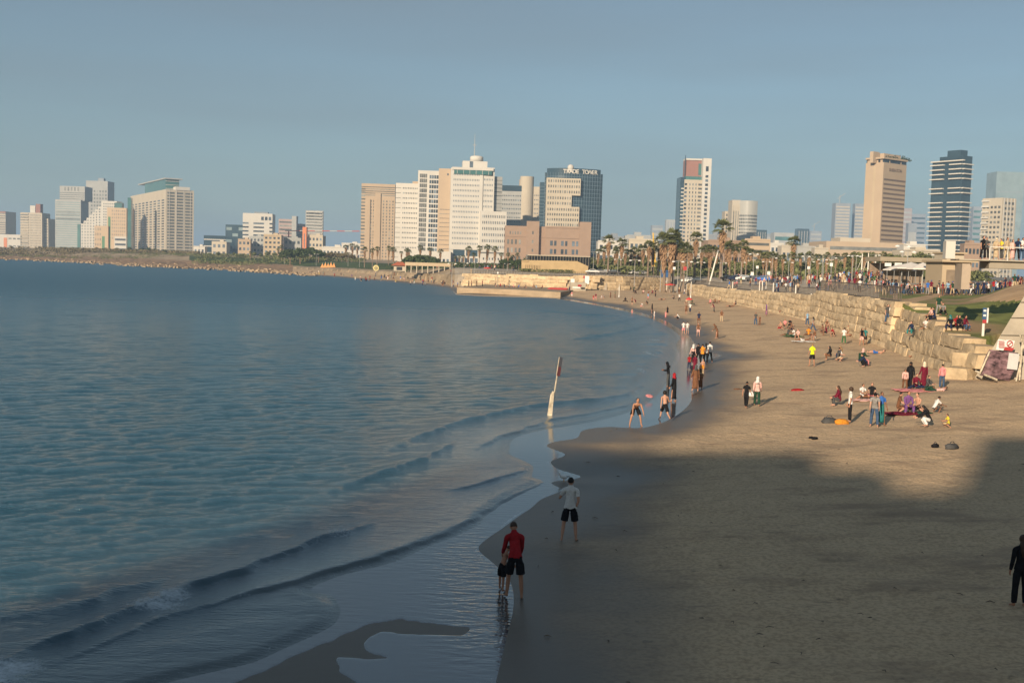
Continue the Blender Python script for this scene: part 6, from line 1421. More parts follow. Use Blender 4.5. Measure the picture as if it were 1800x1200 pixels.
 (1427, 644, 'relaxed', 15, 1.76, 'neon yellow', 'black', (SH, 'fair'), (T_, 'shorts'), 'man in neon yellow t-shirt and black shorts on open sand'),
 (1460, 633, 'sit', 70, 1.7, 'black', 'brown', (LH, 'black'), (L_, 'trousers'), 'black topped woman sitting at the left of the trio by the neon shirt'),
 (1472, 634, 'crosslegs', 270, 1.7, 'dark grey', 'beige', (SH, 'black'), (T_, 'shorts'), 'dark grey topped figure in the middle of the seated trio'),
 (1479, 633, 'sit', 60, 1.7, 'white', 'navy', (LH, 'fair'), (T_, 'trousers'), 'fair haired figure in white at the right of the seated trio'),
 (1541, 621, 'lie', 80, 1.7, None, 'blue', (SH, 'black'), (T_, 'shorts'), 'sunbather lying alone near the foot of the near wall'),
 (1476, 714, 'sit', 80, 1.66, 'maroon', 'dark grey', (LH, 'brown'), (L_, 'trousers'), 'woman with long brown hair in maroon sitting on the sand'),
 (1493, 742, 'stand', 80, 1.70, 'white', 'black', (CU, 'brown'), (T_, 'trousers'), 'woman in white t-shirt and wide black trousers standing upright'),
 (1514, 703, 'crosslegs', 200, 1.5, 'white', 'brown', (SH, 'brown'), (T_, 'shorts'), 'child in white t-shirt sitting behind the standing woman in black trousers'),
 (1532, 702, 'crosslegs', 160, 1.55, 'black', 'pink', (SH, 'brown'), (T_, 'shorts'), 'child in black top sitting behind the man in grey'),
 (1536, 750, 'stoop', 160, 1.74, 'grey', 'denim', (CP, 'black'), (T_, 'trousers'), 'man in grey t-shirt, jeans and black cap stooping'),
 (1547, 748, 'relaxed', 190, 1.60, 'blue', 'teal', (SH, 'brown'), (T_, 'skirt'), 'person in bright blue half hidden behind the stooping man in grey'),
 (1578, 725, 'crosslegs', 250, 1.70, 'brown', 'brown', (SH, 'black'), (T_, 'shorts'), 'brown skinned shirted figure at the left of the seated three'),
 (1594, 727, 'sit', 180, 1.75, 'purple', 'purple', (SH, 'brown'), (L_, 'trousers'), 'person in purple check shirt in the middle of the seated three'),
 (1614, 727, 'crosslegs', 120, 1.72, None, 'black', (SH, 'brown'), (T_, 'shorts'), 'shirtless figure at the right of the seated three'),
 (1641, 726, 'crouch', 290, 1.4, 'white', 'dark grey', (SH, 'black'), (T_, 'shorts'), 'crouching child in white top beside the standing arc of hair'),
 (1635, 750, 'crouch', 80, 1.6, 'black', 'white', (LH, 'black'), (L_, 'trousers'), 'crouching woman in black top and white trousers'),
 (1667, 751, 'crosslegs', 90, 1.0, 'yellow', 'beige', (SH, 'black'), (T_, 'shorts'), 'toddler in yellow sitting on the sand'),
 (1623, 683, 'relaxed', 10, 1.64, 'maroon', None, (SC_, 'cream'), ('robe', 'skirt'), 'woman in long maroon dress and cream headscarf in the family group'),
 (1599, 684, 'relaxed', 150, 1.66, 'black', None, (SC_, 'black'), ('robe', 'skirt'), 'woman in black dress and black headscarf in the family group'),
 (1590, 685, 'stoop', 160, 1.35, 'pale pink', 'brown', (LH, 'brown'), (L_, 'trousers'), 'girl in pale pink coat beside the woman in the black dress'),
 (1609, 686, 'crosslegs', 180, 1.65, 'maroon', 'navy', (SH, 'black'), (L_, 'trousers'), 'maroon topped figure sitting in the middle of the family group'),
 (1629, 687, 'crosslegs', 220, 1.5, 'dark grey', 'dark green', (SH, 'brown'), (L_, 'trousers'), 'child in dark grey sitting at the feet of the maroon dress'),
 (1655, 683, 'stand', 0, 1.50, 'pink', 'denim', (SH, 'black'), (L_, 'trousers'), 'girl in pink top and jeans standing at the right of the family'),
 (1645, 688, 'lie', 90, 1.6, 'pale pink', 'dark green', (SH, 'brown'), (T_, 'trousers'), 'person lying on the blanket at the right of the family'),
 (1658, 646, 'relaxed', 10, 1.66, 'cream', 'brown', (CP, 'beige'), (T_, 'trousers'), 'person in cream top and cap standing against the lower stones'),
 (1668, 642, 'sit', 150, 1.7, 'pale pink', 'black', (SH, 'black'), (T_, 'trousers'), 'pale pink topped figure sitting on a low block by the cream top'),
 (1688, 656, 'crosslegs', 90, 1.6, 'dark green', 'beige', (SH, 'black'), (T_, 'trousers'), 'dark green topped figure sitting at the foot of the banner'),
 (1617, 630, 'sitout', 80, 1.7, 'black', 'brown', (SC_, 'black'), (L_, 'trousers'), 'black clad woman lounging against the base of the near wall'),
]
FOLK2 = [  # on top of the near wall and the lawn edge, placed by depth
 (1559, 568, 104, 'relaxed', 200, 1.74, 'dark grey', 'denim', (SH, 'black'), (T_, 'trousers'), 'man in dark grey top and jeans standing on a ledge of the tall wall'),
 (1564, 568, 104, 'stand', 150, 1.70, 'white', 'denim', (SH, 'brown'), (T_, 'trousers'), 'man in white t-shirt standing on the wall ledge beside the blue signpost'),
 (1603, 589, 93, 'sit', 120, 1.72, 'navy', 'teal', (SH, 'black'), (L_, 'trousers'), 'navy topped figure sitting at the left end of the wall top'),
 (1626, 582, 90, 'crosslegs', 180, 1.7, 'white', 'beige', (SH, 'black'), (T_, 'shorts'), 'white topped figure sitting on the wall top before the lawn'),
 (1637, 579, 90, 'sit', 100, 1.7, 'pale pink', 'black', (SH, 'black'), (T_, 'trousers'), 'pale pink topped figure sitting on the wall top before the lawn'),
 (1642, 579, 90, 'sit', 80, 1.7, 'navy', 'navy', (SH, 'black'), (T_, 'trousers'), 'navy clad figure sitting on the wall top before the lawn'),
 (1648, 572, 95, 'relaxed', 180, 1.66, 'dark green', 'grey', (SH, 'black'), (T_, 'trousers'), 'dark green topped figure standing at the lawn edge'),
 (1657, 573, 95, 'crouch', 150, 1.7, 'grey', 'black', (SH, 'black'), (T_, 'trousers'), 'grey topped figure crouching at the lawn edge'),
 (1670, 595, 84, 'sit', 130, 1.7, 'black', 'navy', (SC_, 'teal'), (L_, 'trousers'), 'woman in teal headscarf sitting on the wall top'),
 (1679, 590, 85, 'crosslegs', 180, 1.72, 'red', 'black', (SH, 'brown'), (T_, 'trousers'), 'red topped figure sitting highest in the wall top group'),
 (1684, 596, 84, 'sit', 170, 1.7, 'black', 'black', (LH, 'black'), (L_, 'trousers'), 'long haired black clad figure in the wall top group'),
 (1693, 595, 84, 'sit', 210, 1.7, 'maroon', 'denim', (SH, 'black'), (L_, 'trousers'), 'maroon topped figure at the right of the wall top group'),
]
for (px, py, pose, yaw, h, top, bot, hair, kd, lab) in FOLK:
    g = hit(px, py); person(g, pose, yaw, lab, top, bot, hair, h, kind=kd)
for (px, py, D, pose, yaw, h, top, bot, hair, kd, lab) in FOLK2:
    p = at(px, py, D); z = ground(p.x, p.y); person((p.x, p.y, max(p.z, z if z < p.z + 1.0 else p.z)), pose, yaw, lab, top, bot, hair, h, kind=kd)
# ================================================================ things on and around the beach
WOODW = mat('white_wood', (0.50, 0.43, 0.32), .85, .5, 4.0); STEELW = mat('white_steel', (0.66, 0.62, 0.54), .5, .1, 1.0); STEELG = mat('grey_steel', (0.22, 0.22, 0.21), .5, .1, 1.0)
REDP = mat('red_plastic', (.38, .045, .045), .5, .1); BLUEP = mat('blue_sign', (.05, .10, .19), .5, .1); WHITEP = mat('white_plastic', (.7, .68, .64), .5, .05); CONC = mat('concrete', (.36, .315, .245), .9, .16, .6, bump=.3, bscale=3)
CANVW = mat('white_canvas', (.66, .61, .55), .8, .06); CANVR = mat('red_canvas', (.55, .06, .05), .8, .06); DARKM = mat('dark_metal', (.05, .05, .05), .5, .2)
def text_mesh(body, size, m, ext=.01, bold=.0):
    cu = bpy.data.curves.new('t', 'FONT'); cu.body = body; cu.size = size; cu.extrude = ext; cu.offset = bold; cu.align_x = 'CENTER'; cu.align_y = 'CENTER'
    o = bpy.data.objects.new('t', cu); C.objects.link(o); dg = bpy.context.evaluated_depsgraph_get(); me = bpy.data.meshes.new_from_object(o.evaluated_get(dg)); bpy.data.objects.remove(o); me.materials.clear(); me.materials.append(m); return me
# leaning white marker post in the sea
def marker():
    g = G(966, 732, 0.0); root = empty('marker_post', g, 0, 'leaning weathered white marker post with red blue sign standing in the sea', 'post')
    tl = Matrix.Rotation(R(3.5), 3, 'Y'); b = MB(); s = g.y / F
    b.add([Vector(v) for v in [(-.11, -.12, -.6), (.11, -.12, -.6), (.11, .12, -.6), (-.11, .13, -.6), (-.07, -.09, 1.30), (.07, -.1, 1.1), (.07, .1, 1.15), (-.07, .1, 1.25), (.0, -.04, 1.52), (.06, -.04, 1.47), (.06, .06, 1.47), (.0, .06, 1.52)]],
          [(0, 1, 5, 4), (1, 2, 6, 5), (2, 3, 7, 6), (3, 0, 4, 7), (4, 5, 9, 8), (5, 6, 10, 9), (6, 7, 11, 10), (7, 4, 8, 11), (8, 9, 10, 11), (0, 3, 2, 1)])
    o = b.build('pile', WOODW, root); o.rotation_euler = (0, R(5), 0); o.scale = (1.3, 1.2, .9)
    MB().box((0, 0, -.05), (.36, .32, .14)).build('waterline_stain', mat('algae', (.05, .045, .03), .8, .3), root)
    top = at(984, 630, g.y) - g; bot = Vector((.12, .1, .5)); pol = MB().tube([bot, top], .035, 8).build('pole', WOODW, root)
    d = (top - bot).normalized(); an = math.atan2(d.x, d.z); c = at(981.5, 644, g.y) - g
    for nm, mm, dz in (('upper_panel', mat('faded_sign', (.030, .034, .045), .6, .2), .25), ('lower_panel', mat('dark_red_sign', (.055, .010, .014), .6, .1), -.25)):
        q = MB().box((0, 0, 0), (.16, .22, .49)).build(nm, mm, root); q.scale = (1.1, 1, 1); q.location = c + d * dz + Vector((.07, 0, 0)); q.rotation_euler = (0, an, R(0))
    q = MB().box((0, 0, 0), (.03, .10, 1.0)).build('panel_edge', WOODW, root); q.location = c + Vector((-.03, 0, 0)); q.rotation_euler = (0, an, 0)
marker()
# volleyball and marker poles on the beach: (px, y foot, y top)
VP = [(1088, 519.5, 503.5), (1214, 520.5, 495), (1287, 521, 494.5), (1334, 527, 494), (1339, 522, 494), (1358, 532, 497), (1397, 542, 501), (1424, 558, 516), (1511, 570, 526)]
for k, (px, y1, y0) in enumerate(VP):
    g = hit(px, y1 + 3); zt = z_at(px, y0, g.y); b_ = MB(); b_.tube([(0, 0, -.2), (0, 0, zt - g.z)], .085, 8)
    r_ = empty('net_pole', g, 0, f'white net pole on the sand, {ordinal(k)} from the left', 'pole', 'white net poles on the beach'); b_.build('pole', STEELW, r_); MB().tube([(0, 0, 0), (0, 0, .5)], .12, 8).build('pad', WHITEP, r_)
    if px == 1334: MB().tube([(0, 0, zt - g.z), (.5, 0, zt - g.z), (.6, 0, zt - g.z - .1)], .07, 8).build('crossbar', STEELW, r_)
def signpost(px, y1, y0, ys, label, D=None):
    g = hit(px, y1) if D is None else at(px, y1, D); h = z_at(px, y0, g.y) - g.z; r_ = empty('signpost', g, 0, label, 'sign'); MB().tube([(0, 0, -.3), (0, 0, h)], .10, 8).build('pole', STEELW, r_); return r_, g, h
r_, g, h = signpost(1568, 597, 533, 0, 'white signpost with a narrow blue panel against the tall near wall'); MB().box((-.16, -.05, h - .75), (.22, .04, 1.2)).build('blue_panel', BLUEP, r_)
r_, g, h = signpost(1726, 617, 541, 0, 'white signpost with blue and red lifeguard panels beside the banner', D=80.5); MB().box((-.02, -.12, h - .42), (.30, .04, .86)).build('blue_panel', BLUEP, r_); MB().box((-.0, -.12, h - 1.0), (.28, .04, .26)).build('red_panel', REDP, r_); MB().box((.2, -.02, h - .55), (.10, .30, 1.1)).build('side_board', WHITEP, r_)
for dz in (.2, .55): o = MB().box((-.02, -.145, h - dz), (.2, .01, .14)).build('pictogram', WHITEP, r_)
# parasols
def parasol(px, py, D, rad, m, label, hz, group=None, pitch=.35, wd='parasol'):
    p = at(px, py, D); z = ground(p.x, p.y); z = min(z, p.z - 1.0); r_ = empty(wd, (p.x, p.y, z), 0, label, 'parasol', group); h = p.z - z
    MB().tube([(0, 0, 0), (0, 0, h + pitch)], .04, 6).build('pole', STEELW, r_); b = MB(); n = 10; V = [(0, 0, h + pitch)] + [(rad * math.cos(2 * math.pi * i / n), rad * math.sin(2 * math.pi * i / n), h) for i in range(n)] + [(0, 0, h + pitch - .06)] + [(rad * math.cos(2 * math.pi * i / n), rad * math.sin(2 * math.pi * i / n), h - .16) for i in range(n)]
    b.add(V, [(0, 1 + i, 1 + (i + 1) % n) for i in range(n)] + [(1 + i, 12 + i, 12 + (i + 1) % n, 1 + (i + 1) % n) for i in range(n)] + [(11, 12 + (i + 1) % n, 12 + i) for i in range(n)]); b.build('canopy', m, r_); return r_
parasol(1211.5, 525.5, 206, .62, CANVR, 'bright red beach parasol on the sand', 2)
parasol(1178, 500, 285, 1.4, CANVR, 'red and white parasol before the curved wall, nearer of two', 2); parasol(1173, 495.5, 296, 1.3, CANVW, 'white parasol just behind the red one by the curved wall', 2)
parasol(857, 471, 330, 1.2, CANVR, 'small red parasol on the promenade below the big white hotel', 2)
for k, (px, py, D, rd) in enumerate([(1581, 474, 170, 2.6), (1601, 471, 165, 3.4), (1622, 472, 160, 2.4), (1636, 474, 162, 2.0)]):
    parasol(px, py, D, rd, CANVW, f'large white cafe parasol above the promenade crowd, {ordinal(k)} from the left', 3, 'white cafe parasols', .9)
# frisbee, gull, bags, towels
def blobmesh(name, m, d, seed, n=2, sq=.5):
    bm = bmesh.new(); bmesh.ops.create_icosphere(bm, subdivisions=n, radius=1); rr = random.Random(seed)
    for v in bm.verts:
        k = 1 + rr.uniform(-.16, .16); v.co = Vector((v.co.x * d[0] * k, v.co.y * d[1] * k, max(v.co.z, -.35) * d[2] * k + d[2] * .3))
    me = bpy.data.meshes.new(name); bm.to_mesh(me); bm.free(); me.materials.append(m); me.polygons.foreach_set('use_smooth', [True] * len(me.polygons)); return me
def bag(px, py, m, d, label, seed, strap=True, name='bag'):
    g = hit(px, py); r_ = empty(name, g, random.uniform(0, 1), label, name.replace('_', ' ')); link('body', blobmesh('bag_body', m, d, seed), r_)
    if strap: MB().tube([(-d[0] * .5, 0, d[2] * 1.0), (-d[0] * .2, 0, d[2] * 1.7), (d[0] * .25, 0, d[2] * 1.65), (d[0] * .5, 0, d[2] * .95)], .018, 6).build('strap', DARKM, r_)
bag(1457, 743, cm('dark grey'), (.42, .25, .22), 'dark grey rucksack lying on the sand left of the orange bundle', 1)
bag(1479, 745, cm('orange'), (.42, .26, .20), 'orange and white bundle of towels left of the standing woman', 2, False, 'towel_bundle')
bag(1432, 771, cm('black'), (.22, .14, .08), 'pair of black sandals alone near the shadow edge', 3, False, 'sandals'); bag(1426, 770, cm('black'), (.14, .1, .08), 'single black sandal beside the pair near the shadow edge', 9, False, 'sandal')
bag(1643.5, 786, cm('black'), (.2, .14, .13), 'small dark bag left of the grey hat shaped bag', 4)
bag(1673, 788, cm('dark grey'), (.40, .22, .17), 'grey soft bag on the sand in front of the toddler', 5)
bag(1401, 687, cm('red'), (.50, .25, .12), 'crumpled red towel lying alone on the sand', 6, False, 'towel')
bag(1568, 728, cm('dark grey'), (.20, .12, .09), 'dark shoes left of the seated three', 7, False, 'shoes'); bag(1625, 728, cm('dark green'), (.5, .2, .12), 'dark green blanket heap right of the seated three', 8, False, 'blanket')
bag(1698, 673, cm('brown'), (.10, .1, .06), 'small brown ball shaped thing alone on the sand', 10, False, 'coconut'); bag(1297, 684, cm('brown'), (.3, .12, .05), 'brown strands of seaweed beside the boy in black', 12, False, 'seaweed')
for (px, py, c, w_, l_, lab) in [(1618, 688, 'pink', 3.2, 1.4, 'pink picnic blanket under the family group'), (1598, 729, 'maroon', 2.6, 1.0, 'dark red blanket under the seated three'), (1412, 601, 'white', 2.4, .9, 'white towel before the big seated group'), (1523, 705, 'pale pink', 2.0, .9, 'pale pink towel under the two seated children'), (1395, 592, 'green', 2.2, 1.0, 'green towel among the big seated group')]:
    g = hit(px, py); b = MB(); n = 8
    V = [(w_ * (i / n - .5), l_ * (j / 4 - .5), .03 + .035 * math.sin(i * 1.9 + j * 2.3)) for j in range(5) for i in range(n + 1)]; b.add(V, [(j * (n + 1) + i, j * (n + 1) + i + 1, (j + 1) * (n + 1) + i + 1, (j + 1) * (n + 1) + i) for j in range(4) for i in range(n)])
    o = b.build('towel', cm(c)); o.location = g + Vector((0, 0, .03)); o.rotation_euler = (0, 0, .1); tag(o, lab, 'towel'); md = o.modifiers.new('s', 'SOLIDIFY'); md.thickness = .03
g = hit(1141, 706); fr = MB(); fr.tube([(0, 0, 0), (0, 0, .02), (0, 0, .045)], [.23, .22, .14], 20); o = fr.build('frisbee', cm('pink'), None, g + Vector((0, 0, .35))); o.rotation_euler = (.3, .1, 0); tag(o, 'pink frisbee flying low over the shallows', 'frisbee')
p = hit(1321, 704); r_ = empty('carrier_bag', p + Vector((0, 0, .28)), 0, 'white carrier bag held by the pink jacketed woman', 'bag'); link('body', blobmesh('cb', cm('white'), (.22, .12, .22), 3), r_); MB().tube([(-.08, 0, .25), (0, 0, .42), (.08, 0, .25)], .012, 5).build('handle', cm('white'), r_)
def gull(px, py, label):
    g = hit(px, py); bm = bmesh.new(); bmesh.ops.create_uvsphere(bm, u_segments=12, v_segments=8, radius=1)
    for v in bm.verts: x, y, z = v.co; v.co = (x * .17 * (1 - .25 * (x < 0)), y * .07, z * .075 + .17 + .03 * x)
    me = bpy.data.meshes.new('gull'); bm.to_mesh(me); bm.free(); me.materials.append(WHITEP); r_ = empty('gull', g, R(200), label, 'bird'); link('body', me, r_); MB().tube([(.12, 0, .2), (.17, 0, .28), (.19, 0, .32), (.24, 0, .32)], [.04, .035, .04, .01], 8).build('head', WHITEP, r_); MB().box((-.12, 0, .18), (.22, .05, .03)).build('tail', STEELG, r_)
    for s in (-.025, .025): MB().tube([(0, s, 0), (0, s, .12)], .008, 5).build('leg', cm('orange'), r_)
gull(991, 846, 'white gull standing at the swash edge left of the man in white')
# ---------------------------------------------------------------- right edge: concrete ramp, banner, footbridge, cafe
def ramp():
    a = at(1712, 659, 73.0); z = a.z - .3; root = empty('concrete_ramp', (a.x, a.y, z), 0, 'massive pale concrete stair ramp rising at the right edge', 'ramp')
    F0 = [Vector((a.x, a.y, z)), at(1900, 676, a.y - 2.5), at(1900, 470, a.y - 2.5), at(1812, 500, a.y - 1.0), at(1803, 516, a.y - .9)]
    back = Vector((4.5, 6, 0)); b = MB(); n = len(F0); V = [p - root.location for p in F0] + [p + back - root.location for p in F0]
    b.add(V, [tuple(range(n)), tuple(reversed(range(n, 2 * n)))] + [(i, n + i, n + (i + 1) % n, (i + 1) % n) for i in range(n)]); b.build('ramp_wall', CONC, root)
    lines = MB()
    for t in (.3, .52, .72, .9):
        p = F0[0].lerp(F0[4], t); q = F0[1].lerp(F0[2], t * .8); lines.tube([p - root.location + Vector((0, -.02, 0)), q - root.location + Vector((0, -.02, 0))], .035, 4)
    lines.build('joint', mat('joint_dark', (.14, .12, .09), .9, .1), root)
ramp()
def banner():
    D = 70.5; c = [at(1722, 659, D), at(1775, 670, D), at(1790, 620, D), at(1737, 614, D)]; root = empty('banner_fence', c[0], 0, 'purple printed fabric banner tied to a leaning wire fence by the ramp', 'banner'); b = MB(); nx, nz = 14, 8; V = []
    for j in range(nz + 1):
        for i in range(nx + 1):
            u, v = i / nx, j / nz; p = (c[0].lerp(c[1], u)).lerp(c[3].lerp(c[2], u), v); V.append(p - c[0] + Vector((0, .12 * math.sin(u * 9 + v * 4) + .05 * math.sin(v * 11), 0)))
    b.add(V, [(j * (nx + 1) + i, j * (nx + 1) + i + 1, (j + 1) * (nx + 1) + i + 1, (j + 1) * (nx + 1) + i) for j in range(nz) for i in range(nx)]); m = mat('printed_banner', (.15, .09, .10), .8, .95, 2.2, stretch=(1, 1, 2.2)); o = b.build('banner_cloth', m, root, smooth=True); md = o.modifiers.new('s', 'SOLIDIFY'); md.thickness = .02
    def board(nm, x0, y0, x1, y1, mm, dd): p = [at(x0, y1, D - dd), at(x1, y1 + 2, D - dd), at(x1 + 4, y0 + 2, D - dd), at(x0 + 4, y0, D - dd)]; q = MB(); q.add([v - c[0] for v in p] + [v - c[0] + Vector((0, .04, 0)) for v in p], [(0, 1, 2, 3), (7, 6, 5, 4), (0, 4, 5, 1), (1, 5, 6, 2), (2, 6, 7, 3), (3, 7, 4, 0)]); return q.build(nm, mm, root), p
    board('notice_board', 1751, 596, 1764, 614, WHITEP, .3); _, pb = board('warning_board', 1765, 597, 1780, 609, WHITEP, .32); board('red_strip', 1764, 609.5, 1779, 615, REDP, .33); board('white_board', 1770, 620, 1788, 648, mat('pale_board', (.5, .5, .48), .7, .1), .3)
    cc = sum(pb, Vector()) / 4 - c[0] + Vector((0, -.06, 0)); rg = MB(); rg.tube([cc + Vector((.19 * math.cos(t * .524), 0, .19 * math.sin(t * .524))) for t in range(13)], .03, 5); rg.tube([cc + Vector((-.13, 0, -.13)), cc + Vector((.13, 0, .13))], .03, 5); rg.build('prohibition_mark', REDP, root)
    tx = MB()
    for k in range(6):
        p = at(1754.5 + (k % 2) * .6, 599.5 + 2.2 * k, D - .36) - c[0]; tx.box(p + Vector((.22, 0, 0)), (.38, .01, .035))
    tx.build('small_print', REDP, root)
    for (x0, y0, x1, y1) in [(1792, 668, 1798, 590), (1800, 612, 1793, 588), (1740, 617, 1722, 657), (1786, 670, 1797, 625)]: MB().tube([at(x0, y0, D - .2) - c[0], at(x1, y1, D - .1) - c[0]], .06, 6).build('pole', WOODW, root)
    MB().tube([at(1715, 652, D + 1) - c[0], at(1752, 667, D - 1) - c[0]], .07, 6).build('fallen_pole', WOODW, root)
banner()
def footbridge():
    D = 84; a = at(1700, 456.5, D); b = at(1960, 458.5, D - 2); zt = a.z; root = empty('footbridge', a, 0, 'concrete footbridge deck with thin handrail carrying people over the promenade', 'footbridge'); L = b.x - a.x; w_ = 3.2; an = math.atan2(b.y - a.y, L)
    MB().box((L / 2 + 1.2, w_ / 2, -.30), (L - 2.2, w_, .58), an).build('deck', mat('bridge_concrete', (.30, .26, .20), .9, .12, .6), root); MB().box((L / 2, w_ / 2, .02), (L, w_ + .25, .10), an).build('deck_edge', CONC, root)
    MB().box((.35, w_ / 2, -1.3), (.6, w_ - .6, 2.0), an).build('column', mat('column_render', (.36, .29, .22), .9, .15, .8), root); MB().box((-.8, w_ * .5, .75), (.7, 1.2, 1.35), an).build('end_pillar', WHITEW, root)
    MB().tube([(1.8, .2, 1.05), (L, .2, 1.05)], .04, 6).build('handrail', STEELW, root)
    for k in range(9): MB().tube([(1.8 + k * 1.4, .2, 0), (1.8 + k * 1.4, .2, 1.05)], .03, 6).build('post', STEELW, root)
    for k in range(1): MB().tube([(L * (.85 + .3 * k), w_ / 2, -.6), (L * (.85 + .3 * k), w_ / 2, -4)], .22, 10).build('pier', CONC, root)
    P = [(1727, 1.75, 'black', 'black', (SH, 'black'), T_, 'trousers', 'relaxed', 200, 'man in black leaning at the footbridge end'), (1733, 1.66, 'dark grey', 'black', (SH, 'black'), T_, 'trousers', 'holding', 150, 'dark grey topped figure close behind the man in black on the footbridge'),
         (1750, 1.64, 'beige', None, (SC_, 'cream'), 'robe', 'skirt', 'relaxed', 160, 'woman in beige robe and cream headscarf on the footbridge'), (1760, 1.60, 'yellow', 'dark grey', (SH, 'brown'), T_, 'trousers', 'holding', 100, 'figure in yellow top on the footbridge'),
         (1769, 1.70, 'beige', 'beige', (SH, 'black'), L_, 'trousers', 'relaxed', 200, 'figure all in beige on the footbridge'), (1779, 1.55, 'pale pink', None, (LH, 'brown'), 'robe', 'skirt', 'stand', 180, 'girl in pale pink dress on the footbridge'),
         (1786, 1.74, 'navy', 'black', (SH, 'black'), T_, 'trousers', 'stoop', 170, 'man in navy stooping over the footbridge rail'), (1795, 1.72, 'white', 'denim', (SH, 'black'), T_, 'trousers', 'holding', 190, 'man in white t-shirt at the footbridge rail by the right edge')]
    for (px, h, top, bot, hair, tk, bk, pose, yaw, lab) in P:
        q = at(px, 456, D + .8); person((q.x, q.y, zt + .075), pose, yaw, lab, top, bot, hair, h, group='people on the footbridge', kind=(tk, bk))
footbridge()
def cafe():
    D = 185; a = at(1547, 463, D); root = empty('cafe_pavilion', (a.x, a.y, 6.5), 0, 'long flat roofed beach cafe behind the white parasols', 'cafe'); x1 = at(1655, 460, D).x; zr = at(1600, 456.5, D).z
    w_ = x1 - a.x; MB().box((w_ / 2, 4, zr - 6.5), (w_, 8, .75)).build('roof', mat('cafe_roof', (.30, .25, .18), .9, .15, .4), root); MB().box((w_ / 2, 7, (zr - 6.5) / 2 - .3), (w_ - 1, .4, zr - 7.2)).build('back_wall', mat('tan_brown_wall', (.24, .18, .13), .9, .2), root)  # back wall in a dark tan-brown of its own
    for k in range(9): MB().box((w_ * (.03 + k * .1175), .8, (zr - 6.5) / 2 - .3), (.1, .1, zr - 7.2)).build('post', STEELG, root)
    for k, (px, y0, y1, w2) in enumerate([(1561, 462, 468, 1.1), (1579, 462, 472, 1.2), (1656, 455, 475, 1.0)]):
        p = at(px, (y0 + y1) / 2, D - 1) - root.location; MB().box(p, (w2, .1, (y1 - y0) * D / F)).build('menu_board', WHITEP, root)
    D = 150; a = at(1655, 495, D); r2 = empty('kiosk', (a.x, a.y, 6.4), 0, 'beige kiosk building with layered flat roofs beside the footbridge', 'kiosk'); x1 = at(1707, 470, D).x - a.x; z1 = at(1680, 461, D).z - 6.4
    MB().box((x1 / 2, 3, z1 / 2), (x1, 6, z1)).build('wall', BEIGE, r2); MB().box((x1 / 2, 2.6, z1 + .15), (x1 + 1, 7.4, .3)).build('roof', BEIGE, r2); MB().box((x1 * .55, 3.4, z1 + .75), (x1 * .6, 4.5, .9)).build('upper_block', CREAM, r2); MB().box((x1 * .55, 3.2, z1 + 1.3), (x1 * .7, 5.4, .2)).build('upper_roof', BEIGE, r2)
    MB().box((x1 * .35, -.04, z1 * .4), (x1 * .4, .1, z1 * .6)).build('hatch', mat('shutter', (.22, .17, .12), .8, .2), r2)
cafe()
# masts with stays, street lamps, leaning pole
for k, (px, yt) in enumerate([(1514, 446), (1525, 445), (1538, 447)]):
    D = 215; g = at(px, 487, D); z = ground(g.x, g.y); t = at(px + 2, yt, D); r_ = empty('mast', (g.x, g.y, z), 0, f'white leaning mast with stay ropes, {ordinal(k)} from the left', 'mast', 'white masts by the trees'); MB().tube([(0, 0, 0), (t.x - g.x, 0, t.z - z)], [.16, .1], 8).build('pole', STEELW, r_); MB().tube([(-1.6, 0, 0), (t.x - g.x, 0, (t.z - z) * .85)], .03, 4).build('stay', STEELW, r_)
def lamp_proto():
    pole = MB().tube([(0, 0, -.3), (0, 0, 6.0)], [.09, .05], 8).mesh('lamp_pole', mat('lamp_steel', (.30, .29, .27), .5, .1)); arm = MB().tube([(-.9, 0, 5.95), (0, 0, 6.1), (.9, 0, 5.95)], .04, 6).mesh('lamp_arm', MATS['lamp_steel'])
    b = MB(); b.tube([(0, 0, -.05), (0, 0, .06), (0, 0, .18)], [.34, .30, .08], 10); return pole, arm, b.mesh('lamp_head', WHITEP)
LP_, LA_, LH_ = lamp_proto()
lamps = [(556, 446, 600), (500, 447, 640), (612, 446, 560), (350, 430, 900), (632, 448, 540), (795, 462, 330), (816, 461, 330), (892, 463, 320), (835, 461, 340), (1043, 442, 330), (1086, 455, 300), (1116, 456, 300), (1162, 456, 290), (1192, 458, 280), (1196, 459, 300), (1208, 458, 280), (1232, 460, 270), (1270, 461, 265), (1303, 460, 260), (1324, 445, 250), (1347, 459, 250), (1357, 452, 240), (1386, 460, 235),
         (1416, 449, 230), (1424, 459, 225), (1445, 455, 220), (1447, 462, 230), (1461, 452, 215), (1498, 448, 205), (1504, 449, 215), (1536, 447, 200), (1594, 440, 170), (1585, 430, 190), (1638, 447, 175), (1648, 446, 180)]
lamps.sort()
